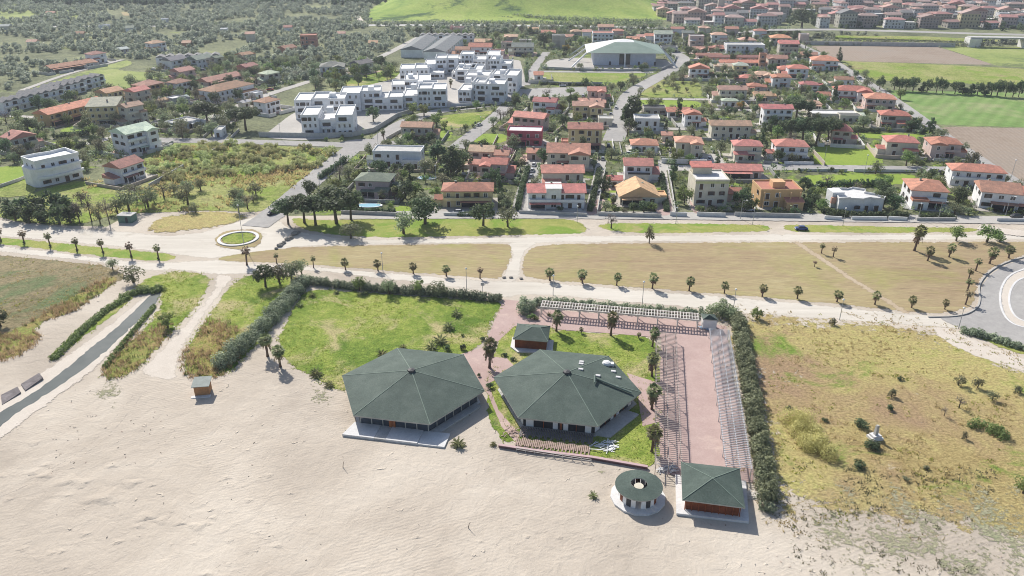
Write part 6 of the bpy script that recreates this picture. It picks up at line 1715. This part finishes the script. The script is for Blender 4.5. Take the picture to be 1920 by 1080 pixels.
# ------------------------------------------------------------------ hedges
def hedge(pts, wd, h, label, mat=None, dens=9, ls=.2, world=False, group=None, lump=.32):
    g = np.random.default_rng(int(abs(pts[0][0] * 3 + pts[0][1])))
    c = [np.array(P(*p)[:2]) for p in pts]
    o = c[0].copy(); C_, R2 = [], []
    for i in range(len(c) - 1):
        L = np.linalg.norm(c[i + 1] - c[i]); n = max(1, int(L / (wd * .42))); d = (c[i + 1] - c[i]) / L; nn = np.array([-d[1], d[0]])
        for k in range(n):
            for j in (-1, 0, 1):
                p = c[i] + d * L * (k + g.uniform(0, 1)) / n + nn * j * wd * .25 - o; rr_ = wd * g.uniform(.26, .42); hh = h * g.uniform(1 - lump, 1 + lump)
                C_.append((p[0], p[1], max(hh - rr_, rr_ * .6))); R2.append(rr_); C_.append((p[0], p[1], hh * .35)); R2.append(rr_ * 1.05)
    C_ = np.array(C_); R2 = np.array(R2)
    n = int(len(C_) * dens * wd * wd * 1.1 / (ls / .2)**1.5)
    V, Fc, v = leaves(g, C_, R2, min(n, 90000), ls, .5)
    t = link('hedge', npmesh('hedge', V, Fc, mat or L_hedge, v=v), loc=(*o, 0))
    return tag(t, label, 'hedge', group)
hedge([(574, 527), (555, 550), (525, 583), (492, 618), (455, 652), (415, 690)], 4.6, 2.9, 'long grey green oleander hedge running diagonally down to the beach', dens=9)
hedge([(580, 531), (640, 539), (750, 549), (850, 556), (938, 564)], 2.8, 2.0, 'hedge along the upper edge of the big lawn')
hedge([(985, 590), (990, 575)], 4.5, 3.0, 'bushy hedge end at the left of the white pergola')
hedge([(1002, 572), (1060, 573), (1200, 585), (1320, 594)], 2.6, 2.0, 'hedge behind the white pergola')
hedge([(1330, 592), (1360, 590), (1378, 600)], 4.0, 3.4, 'dense dark hedge corner behind the tiny hut', L_olive)
hedge([(1382, 602), (1396, 680), (1409, 760), (1425, 850), (1436, 920), (1438, 945)], 3.6, 2.9, 'long dense hedge down the right side of the pergola court', L_olive, 10)
hedge([(1438, 955), (1440, 965)], 2.6, 1.8, 'rounded bush at the beach end of the long right hedge')
hedge([(1800, 622), (1850, 633), (1925, 658), (1990, 680)], 2.6, 1.5, 'row of grey green bushes beside the roundabout slip road', L_hedge)
hedge([(1493, 790), (1515, 820), (1540, 860)], 6.0, 1.6, 'large tuft of tall yellow green grass in the weedy field', L_dry, 7, .14)
hedge([(1820, 795), (1850, 805), (1885, 820)], 3.5, .9, 'low green bramble patch with debris in the weedy field', L_green, 7)
hedge([(100, 675), (150, 625), (200, 582), (238, 560)], 2.1, .8, 'strip of low green bushes beside the stream', L_green, 6, lump=.7)
hedge([(232, 560), (262, 548), (290, 548), (308, 540)], 3.0, 1.2, 'green thicket under the leaning tree', L_green, 8)
hedge([(290, 575), (262, 608), (228, 650), (196, 690)], 1.4, .7, 'narrow green strip on the right bank of the stream', L_green, 6, lump=.7)
for pts, h, lb in [([(640, 398), (700, 400), (742, 401)], 1.9, 'dark hedge behind the wall of the lilac house'), ([(600, 336), (628, 318), (648, 302)], 2.2, 'hedge beside the diagonal street'), ([(970, 396), (980, 350), (990, 318)], 2.0, 'hedge on the left of the parked cars street'),
                   ([(1106, 398), (1117, 350), (1124, 320)], 1.8, 'hedge left of the bungalow driveway'), ([(1250, 398), (1243, 352), (1240, 330)], 1.8, 'hedge right of the bungalow driveway'), ([(1480, 304), (1522, 305)], 1.6, 'dark hedge in front of the red hipped bungalow'),
                   ([(1550, 406), (1700, 409)], 2.0, 'clipped hedge behind the scalloped white wall'), ([(1310, 402), (1355, 403)], 1.8, 'dark hedge in front of the pale flat-roofed house'), ([(1530, 352), (1640, 348), (1660, 344)], 2.4, 'dark hedge behind the white villa'),
                   ([(1590, 246), (1650, 250)], 2.2, 'dark hedge behind the pyramid roofed house'), ([(1510, 395), (1522, 360), (1510, 345)], 2.4, 'dark hedge between the orange house and the white villa'), ([(1300, 142), (1370, 145)], 2.2, 'dark hedge in front of the small white gabled house'),
                   ([(1725, 408), (1790, 410)], 1.6, 'dark hedge behind the wall of the tilted house'), ([(100, 260), (165, 254)], 2.4, 'dark hedge behind the left lawn'), ([(95, 298), (160, 272)], 2.0, 'dark hedge running beside the left lawn'), ([(20, 300), (75, 302)], 1.8, 'hedge above the curved villa'),
                   ([(1010, 158), (1130, 162)], 1.5, 'low dark hedge along the parking lot wall'), ([(986, 134), (988, 155)], 2.0, 'dark hedge at the left end of the weedy plot'), ([(845, 206), (900, 200), (925, 198)], 1.0, 'low bushes beside the complex entrance road'), ([(860, 405), (925, 403)], 1.4, 'dark hedge in front of the cream villa'),
                   ([(1540, 400), (1580, 403)], 1.8, 'dark hedge left of the white villa'), ([(1255, 305), (1320, 303)], 1.2, 'dark hedge along the inner street wall'), ([(1198, 285), (1180, 288)], 1.8, 'dark hedge at the white bungalow')]:
    hedge(pts, 2.0, h, lb, L_dark, 8, .22, group='garden hedges')
hedge([(390, 48), (700, 45), (960, 44), (1240, 48)], 7, 3.2, 'long dark tree belt along the railway', L_olive, 1.2, .6)
hedge([(1250, 56), (1380, 60), (1500, 64)], 12, 4.0, 'dark belt of trees below the embankment', L_olive, 1.2, .6)
hedge([(1560, 81), (1700, 84), (1840, 88)], 9, 3.0, 'belt of bushes behind the long grey retaining wall', L_olive, 1.2, .5)
hedge([(960, 33), (1100, 40), (1240, 44)], 9, 4.0, 'dark tree line at the foot of the hill', L_olive, 1.2, .6)
hedge([(760, 32), (860, 33), (960, 35)], 3, 2.0, 'thin dark hedge line at the foot of the hill', L_dark, 2, .6)
# ------------------------------------------------------------------ labels of scattered trees
for (kind, area), L_ in PEND.items():
    L_.sort(key=lambda q: q[0])
    for i, (x, t) in enumerate(L_):
        if len(L_) == 1: tag(t, '%s %s' % (TN[kind][1], area), TN[kind][2], TN[kind][1] + 's ' + area)
        else: tag(t, ' '.join(('%s, %s of its kind from left %s' % (TN[kind][1].replace(' with flat dark crown', ''), ordn(i), area)).split()[:16]), TN[kind][2], TN[kind][1] + 's ' + area)
# ------------------------------------------------------------------ countless growth: groves, reeds, grass
def mass(name, kind, pts, label, cat, ls=.75, per=46, vec=None):
    """many small trees merged: pts (n,3) = x, y, radius"""
    g = np.random.default_rng(3); Vs, Fs, As, b = [], [], [], 0
    pool = []
    for j in range(10):
        c = clumps(g, 'round', 6, .62, .35, 1.35); pool.append((c, g.uniform(.4, .6, 6)))
    for x, y, r_ in pts:
        c, rd = pool[g.integers(10)]; n = int(per * min(2.2, (r_ / 2.6)**2) + 8)
        V, Fc, v = leaves(g, c * r_ + np.array([x, y, -.2 * r_]), rd * r_, n, ls * min(1, r_ / 2.6))
        Vs.append(V); Fs.append(Fc + b); As.append(np.clip(v * .7 + g.uniform(0, .3), 0, 1)); b += len(V)
    o = link(name, npmesh(name, np.concatenate(Vs), np.concatenate(Fs), kind, v=np.concatenate(As)))
    return tag(o, label, cat, kind='stuff')
from mathutils import noise as MN
def grove(polypx, n, rad, seed, thr=-.25, sc=.02):
    return cand(XY(polypx), n, seed, 1, rad, thr=thr, sc=sc, over=5)[:n]
G1 = grove([(-80, 112), (-80, 2), (160, 2), (400, 2), (700, 2), (690, 28), (700, 48), (960, 50), (960, 62), (800, 66), (700, 110), (620, 150), (520, 160), (480, 120), (300, 112), (180, 108), (60, 150), (-60, 200)], 3600, (1.9, 4.0), 5, -.22)
mass('olive_grove', L_grove, G1, 'dense grey green olive grove covering the plain behind the left houses', 'olive grove')
G2 = grove([(960, 50), (1480, 60), (1500, 80), (1260, 100), (1100, 66), (990, 66)], 260, (1.8, 3.4), 6, -.4) + grove([(1540, 62), (1900, 78), (2050, 90), (1900, 92), (1500, 84)], 220, (1.2, 2.6), 7, -.3)
mass('tree_belt', L_grove, G2, 'thicket of small trees between the villa quarter and the railway', 'thicket')
def under(reg, n, rad, seed):
    return cand(reg, n, seed, .9, rad, thr=-.12, sc=.045, over=5)[:n]
mass('garden_shrubbery', L_green, under(REG['f_gard'], 3200, (.7, 2.0), 31) + under(REG['f_left'], 900, (.8, 2.0), 32), 'low green shrubbery filling the gardens between the houses', 'shrubbery', .5)
mass('garden_shrubbery', L_olive, under(REG['f_gard'], 2200, (.7, 2.3), 33) + under(REG['f_left'], 900, (1, 2.4), 34), 'grey green undergrowth filling the garden corners', 'shrubbery', .5)
mass('meadow_scrub', L_grey, grove([(150, 335), (262, 345), (300, 275), (430, 270), (630, 283), (560, 345), (500, 395), (300, 402), (160, 400)], 420, (.8, 2.0), 35, -.05, .04), 'low tangled scrub of the left meadow', 'scrub', .4) if False else None
G3 = grove([(-100, 0.1), (760, 0.1), (700, 10), (-100, 10)], 500, (3, 5.5), 8, -.1)
G4 = [(x, y, r_) for x, y, r_ in grove([(1185, -4), (2000, -4), (2000, 60), (1400, 52), (1240, 40)], 520, (2.5, 6.0), 9, -.15)]
mass('town_greenery', L_dark, G4 + G3, 'dark green trees growing between the town roofs and on the far plain', 'greenery', .9)
def blades(name, regs, n, h, wd, mat, label, cat, lean=.35, thr=None, sc=.06, seed=1, per=5, spread=.25):
    g = np.random.default_rng(seed); Vs, As = [], []
    for q in regs:
        A = np.array(q); lo, hi = A.min(0), A.max(0)
        k = int(n * (hi[0] - lo[0]) * (hi[1] - lo[1])); x = g.uniform(lo[0], hi[0], k); y = g.uniform(lo[1], hi[1], k)
        m = pinp(x, y, A); x, y = x[m], y[m]; m = np.abs(x) < y * .72 + 8; x, y = x[m], y[m]
        if thr is not None:
            m = np.array([MN.noise(Vector((a * sc, b * sc, seed))) + .5 * MN.noise(Vector((a * sc * 5, b * sc * 5, seed))) > thr for a, b in zip(x, y)]); 
            if not len(m): continue
            x, y = x[m], y[m]
        k = len(x)
        hh = h * g.uniform(.5, 1.3, k); tv = g.uniform(0, 1, k)
        for j in range(per):
            a = g.uniform(0, 2 * PI, k); rx = x + g.normal(0, spread, k); ry = y + g.normal(0, spread, k); ca, sa = np.cos(a), np.sin(a); b = g.uniform(0, 2 * PI, k)
            tip = np.stack([rx + np.cos(b) * hh * lean * g.uniform(0, 1, k), ry + np.sin(b) * hh * lean * g.uniform(0, 1, k), hh * g.uniform(.7, 1, k)], 1)
            Vs.append(np.stack([np.stack([rx - ca * wd, ry - sa * wd, np.zeros(k)], 1), np.stack([rx + ca * wd, ry + sa * wd, np.zeros(k)], 1), tip], 1).reshape(-1, 3))
            As.append(np.repeat(np.clip(tv * .6 + g.uniform(0, .4, k), 0, 1), 3))
    V = np.concatenate(Vs); T = np.arange(len(V)).reshape(-1, 3)
    return tag(link(name, npmesh(name, V, T, mat, v=np.concatenate(As))), label, cat, kind='stuff')
blades('reeds', [REG['west_reed'], REG['tri_reed'], REG['mid_reed']], 1.5, 1.2, .08, L_reed, 'tan brown reeds along the stream and the beach path', 'reeds', .6, thr=-.12, sc=.12, per=6, seed=2)
blades('reed_shoots', [REG['west_reed'], REG['tri_reed'], REG['mid_reed']], .5, .9, .1, L_green, 'green shoots among the tan reeds', 'reeds', .6, thr=.0, sc=.1, per=5, seed=12)
blades('grass', [REG['mid'], REG['tri'], REG['lawn'], REG['garden'], REG['bank']], 1.0, .38, .1, L_grass, 'lush green grass of the lawns', 'grass', .8, thr=-.1, seed=3, per=5)
blades('dry_grass', [REG['east'], REG['west']], .5, .42, .1, L_dry, 'dry tufted grass of the open fields', 'dry grass', .8, thr=.02, seed=4, per=5)
blades('weeds', [REG['east'], REG['west'], REG['tri']], .3, .32, .12, L_grass, 'green weeds dotted over the fields', 'weeds', .9, thr=.2, sc=.1, seed=6, per=6)
blades('dune_grass', [REG['dune']], 1.0, .34, .09, L_grey, 'sparse grey green dune plants on white sand', 'dune plants', .9, thr=.05, sc=.12, seed=7, per=6)
blades('meadow_grass', [XY([(150, 335), (262, 345), (300, 275), (430, 270), (630, 283), (560, 345), (500, 395), (300, 402), (160, 400)])], .3, 1.3, .3, L_dry, 'long grass of the left meadow', 'meadow grass', .7, thr=.0, sc=.05, seed=8, per=6, spread=.7)
m_track = gmat('pressed_sand', [(.4, .35, .3), (.5, .44, .375)], .2, 1.5, 4, soft=2.0, cov=.72)
# sand drifts and small wreckage on the beach
g = np.random.default_rng(14); Vs, Fs, b = [], [], 0
MD = [(192, 932, 1.9), (272, 968, 1.2), (245, 905, 1.2), (300, 975, 1.0), (150, 905, 1.3), (85, 890, 1.1), (62, 830, 1.0), (128, 900, 1.4), (370, 985, 1.1), (400, 970, .7), (210, 872, .9), (60, 885, .9), (335, 980, .8)] + [(g.uniform(0, 560), g.uniform(860, 1075), g.uniform(.35, .8)) for _ in range(34)] + [(g.uniform(560, 1420), g.uniform(1000, 1075), g.uniform(.3, .6)) for _ in range(8)]
for px, py, rr_ in MD:
    c = P(px, py); n = 18; k = 7
    for i in range(k):
        f = i / (k - 1); rad = rr_ * (1 - f) * 1.5
        for j in range(n):
            a = 2 * PI * j / n; w_ = 1 + .25 * math.sin(a * 3 + px) + g.normal(0, .05)
            Vs.append((c.x + rad * w_ * math.cos(a) * 1.4 + f * rr_ * .5, c.y + rad * w_ * math.sin(a) - f * rr_ * .3, -.02 + rr_ * .17 * (f * f * (3 - 2 * f)) + (g.normal(0, .012) if 0 < i else 0)))
    for i in range(k - 1):
        for j in range(n): Fs.append((b + i * n + j, b + i * n + (j + 1) % n, b + (i + 1) * n + (j + 1) % n, b + (i + 1) * n + j))
    b += n * k
tag(link('sand_drifts', npmesh('sand_drifts', np.array(Vs), np.array(Fs), m_sand, smooth=True)), kind='structure')
m = MB(); q = random.Random(4)
for i in range(300):
    if i % 2: continue
    c = P(q.uniform(-20, 1450), q.choice((q.uniform(790, 1080), q.uniform(760, 900)))) if i < 130 else P(q.uniform(1430, 1900), q.uniform(930, 1075)) if i < 230 else P(q.uniform(60, 330), q.uniform(730, 880))
    l = q.uniform(.1, .4); a = q.uniform(0, 6.3); m.bar((c.x, c.y, .04), (c.x + l * math.cos(a), c.y + l * math.sin(a), .06 + q.uniform(0, .1)), q.uniform(.04, .09), .05, q.randrange(3))
tag(m.build('beach_wrack', [bark_m, m_deckred, iron_m]), 'small bits of driftwood and wrack scattered over the beach', 'driftwood', kind='stuff')
for pts in ([(300, 690), (285, 760), (330, 850), (470, 930), (560, 1010), (600, 1110)], [(250, 740), (180, 830), (60, 900), (-60, 950)], [(950, 845), (860, 900), (700, 960), (520, 1010), (350, 1090)]):
    for dx in (0, 17): strip('tyre_track', [(x + dx, y) for x, y in pts], .34, m_track, .16, z=.009 + dx * .0001)
# ------------------------------------------------------------------ lamps, poles, cars
def lamp(x, y, h, label, arm=0, rz=0, grp='street lamps'):
    t = empty('street_lamp', P(x, y), rz); tag(t, label, 'street lamp', grp)
    m = MB(); m.tube([(0, 0, 0), (0, 0, h * .5), (0, 0, h)], [.1, .08, .055], 8); m.build('pole', pole_m, t)
    m = MB()
    if arm: m.tube([(0, 0, h), (arm * .6, 0, h + .25), (arm, 0, h + .25)], .05, 6); m.build('arm', pole_m, t); m = MB(); m.box(arm - .1, arm + .6, -.15, .15, h + .18, h + .34)
    else: m.lathe([(.06, h), (.28, h + .15), (.3, h + .35), (.15, h + .5), (.01, h + .52)], 10)
    m.build('lamp_head', white_m, t)
LR = [(458, 462, 13.2, 'tall lamp on the round island of the sand junction', 0), (718, 509, 5.5, 'thin lamp beside the fourth small palm', 0), (875, 546, 6.5, 'thin lamp at the edge of the lower road above the lawn hedge', 0), (1037, 553, 5.5, 'thin lamp left above the white pergola', 0), (1204, 572, 6.5, 'thin lamp in the middle above the white pergola', 0),
      (1375, 580, 5.5, 'thin lamp behind the dark hedge corner', 0), (1574, 600, 5.5, 'thin lamp at the edge of the weedy field', 0), (1797, 616, 5.5, 'thin lamp at the roundabout entrance', 0), (1082, 417, 5.5, 'lamp in front of the white twin roofed house', 0), (1267, 420, 5.5, 'lamp in front of the driveway walls', 0), (1411, 421, 5.5, 'lamp in front of the orange house, left side', 0),
      (1388, 411, 6.5, 'curved lamp in front of the pale flat-roofed house', 1.2), (1580, 424, 6.0, 'pole in front of the white scalloped wall', 0), (1758, 416, 6.8, 'curved lamp in front of the tilted house', 1.4), (1885, 404, 6.5, 'curved lamp before the house at the right end', 1.4), (1721, 412, 5.5, 'pole near the scalloped wall end', 0), (629, 330, 9, 'wooden utility pole beside the diagonal street', 0),
      (600, 355, 6, 'lamp beside the diagonal street, lower one', 0), (641, 318, 6, 'lamp beside the diagonal street, upper one', 0), (709, 272, 9, 'utility pole at the street junction', 0), (902, 252, 8, 'utility pole beside the upper street', 0), (818, 350, 8, 'utility pole in the gardens behind the cream villa', 0), (1620, 329, 8, 'pole beside the lawns street', 0),
      (527, 262, 7, 'lamp in the forecourt of the white complex', 0), (1894, 339, 8, 'utility pole on the right street', 0), (1546, 300, 8, 'pole left of the upper lawn', 0), (1258, 122, 8, 'lamp at the bend beside the sports hall', 0), (1253, 320, 7, 'lamp among the inner gardens', 0)]
for x, y, h, lb, arm in LR: lamp(x, y, h, lb, arm)
m = MB(); m.bar((0, 0, 0), (0, 0, 2.6), .14, .14); m.box(-.5, .5, -.06, .06, 2.0, 2.9)
tag(m.build('signboard', metal_m, loc=P(905, 548)), 'narrow blank signboard standing at the end of the lawn hedge', 'sign')
def carproto():
    sec = [(-2.05, .35, .72, .62), (-1.95, .3, .86, .72), (-1.2, .28, .92, .8), (1.1, .28, .95, .82), (1.9, .3, .85, .76), (2.08, .38, .7, .6)]
    m = MB(); vs = []
    for x, z0, z1, hw in sec: vs += [(x, -hw, z0), (x, hw, z0), (x, hw * 1.02, (z0 + z1) / 2), (x, hw * .93, z1), (x, -hw * .93, z1), (x, -hw * 1.02, (z0 + z1) / 2)]
    fs = [(i * 6 + k, (i + 1) * 6 + k, (i + 1) * 6 + (k + 1) % 6, i * 6 + (k + 1) % 6) for i in range(5) for k in range(6)] + [tuple(range(6)), tuple(range(30, 36))[::-1]]
    m.add(vs, [f[::-1] for f in fs])
    m.add([(-1.0, -.5, 1.42), (.75, -.5, 1.42), (.75, .5, 1.42), (-1.0, .5, 1.42), (-.9, -.5, 1.38), (.7, -.5, 1.38), (.7, .5, 1.38), (-.9, .5, 1.38)], [(0, 1, 2, 3), (4, 7, 6, 5), (0, 4, 5, 1), (1, 5, 6, 2), (2, 6, 7, 3), (3, 7, 4, 0)])
    body = m.mesh('body', carpaint)
    m = MB(); m.add([(-1.75, -.68, .88), (1.25, -.68, .88), (1.25, .68, .88), (-1.75, .68, .88), (-1.0, -.52, 1.39), (.7, -.52, 1.39), (.7, .52, 1.39), (-1.0, .52, 1.39)], [(0, 3, 2, 1), (4, 5, 6, 7), (0, 1, 5, 4), (1, 2, 6, 5), (2, 3, 7, 6), (3, 0, 4, 7)])
    gl = m.mesh('windows', glass_dark)
    m = MB(); m.tube([(0, -.11, 0), (0, .11, 0)], .31, 14); wh = m.mesh('wheel', tyre_m)
    m = MB(); m.box(-.04, .04, -.16, .16, -.08, .08); hl = m.mesh('headlight', white_m)
    return body, gl, wh, hl
CB = carproto()
CC = dict(blue=(.04, .07, .22), white=(.7, .7, .7), grey=(.25, .26, .28), black=(.02, .02, .025), silver=(.5, .51, .53), red=(.35, .03, .03))
for x, y, rz, c, lb in [(1502, 431, 178, 'blue', 'dark blue hatchback parked on the grass strip beside the upper sand road'), (1905, 408, 5, 'black', 'black car parked at the right end house'), (1763, 326, 8, 'black', 'black car parked beside the long balcony house'), (1750, 322, 4, 'silver', 'silver car beside the black one at the lawns street end'),
                        (993, 346, 80, 'white', 'white car in the hedged side street, nearest the front row'), (996, 333, 80, 'grey', 'grey car in the hedged side street, second one up'), (998, 322, 80, 'silver', 'silver car in the hedged side street, third one up'), (1001, 311, 82, 'white', 'white car in the hedged side street, farthest one'),
                        (1006, 354, 10, 'silver', 'silver car beside the cream second row house'), (898, 236, 52, 'white', 'white car parked on the upper diagonal street'), (512, 402, 50, 'black', 'black car entering the sand junction from the street'), (1145, 216, 80, 'grey', 'grey car by the huge cypress trees'), (1155, 204, 80, 'white', 'white car by the huge cypress trees, farther one'),
                        (1210, 127, 0, 'silver', 'silver car in front of the sports hall'), (1242, 99, 10, 'white', 'white car at the bend behind the sports hall'), (572, 252, 5, 'white', 'white car beside the apartment forecourt wall'), (655, 246, 20, 'grey', 'grey car inside the apartment forecourt'), (760, 232, 40, 'white', 'white car on the street below the complex'),
                        (860, 400, 3, 'silver', 'silver car behind the hedge of the cream villa'), (1130, 300, 85, 'grey', 'grey car in the lane behind the front gabled bungalow'), (1180, 290, 10, 'white', 'white car under the red roofed bungalow'), (1330, 300, 80, 'silver', 'silver car on the inner driveway'), (1055, 162, 0, 'white', 'white car on the parking lot'),
                        (300, 236, 20, 'white', 'white car in front of the low grey house'), (430, 215, 25, 'silver', 'silver car on the left quarter street'), (250, 222, 60, 'grey', 'grey car between the left apartment houses'), (940, 188, 30, 'white', 'white car at the complex entrance'), (1610, 148, 120, 'white', 'white car on the right boundary street')]:
    t = empty('parked_car', P(x, y), R(rz)); tag(t, lb, 'car', 'parked cars')
    link('body', CB[0], t, CC[c]); link('windows', CB[1], t)
    for a, b in ((-1.3, -.72), (-1.3, .72), (1.3, -.72), (1.3, .72)): link('wheel', CB[2], t, loc=(a, b, .31))
    for b in (-.5, .5): link('headlight', CB[3], t, loc=(2.07, b, .6))
def ncar(n, poly, seed, area):
    out = []
    g = random.Random(seed)
    for x, y, rd in cand(poly, n, seed, 1.6, (1, 1.1), True, over=30)[:n]:
        t = empty('parked_car', (x, y, .02), R(g.choice((80, 82, -8, -6, 170)))); c = g.choice('white grey silver black red blue'.split()); out.append((x / y, t, c))
        link('body', CB[0], t, CC[c]); link('windows', CB[1], t)
        for a, b in ((-1.3, -.72), (-1.3, .72), (1.3, -.72), (1.3, .72)): link('wheel', CB[2], t, loc=(a, b, .31))
    out.sort(key=lambda q: q[0])
    for i, (_, t, c) in enumerate(out): tag(t, '%s car parked among the gardens, %s from left %s' % (c, ordn(i), area), 'car', 'parked cars')
ncar(26, REG['f_gard'], 5, 'in the villa quarter'); ncar(10, REG['f_left'], 6, 'in the left quarter')
# pool and small garden items
for x, y, w_, d_, lb in [(801, 334, 3.4, 2.2, 'small round cornered pale blue garden pool'), (692, 386, 4.2, 2.0, 'narrow pale pool in the garden of the lilac house')]:
    t = empty('garden_pool', P(x, y)); tag(t, lb, 'pool')
    m = MB(); m.lathe([(1.0, 0), (1.0, .3), (1.15, .3), (1.15, 0)], 20)
    me = m.build('pool_edge', white_m, t); me.scale = (w_, d_, 1)
    m = MB(); m.lathe([(.01, .2), (1.0, .2)], 20); me = m.build('pool_water', pmat('pool_water', (.35, .6, .72), .1, .05, 1, spec=.5), t); me.scale = (w_, d_, 1)
# ------------------------------------------------------------------ the air
hz = MB(); hz.box(-7100, 7100, -450, 9100, -1.0, 120)
hm = bpy.data.materials.new('air'); hm.use_nodes = True; ht = hm.node_tree
ht.nodes.remove(ht.nodes['Principled BSDF'])
pv = ht.nodes.new('ShaderNodeVolumePrincipled'); pv.inputs['Color'].default_value = (.82, .88, 1.0, 1); pv.inputs['Density'].default_value = .00013; pv.inputs['Anisotropy'].default_value = .2
ht.links.new(pv.outputs[0], ht.nodes['Material Output'].inputs['Volume'])
USE_HAZE = True
if USE_HAZE: tag(hz.build('haze', hm), kind='stuff')
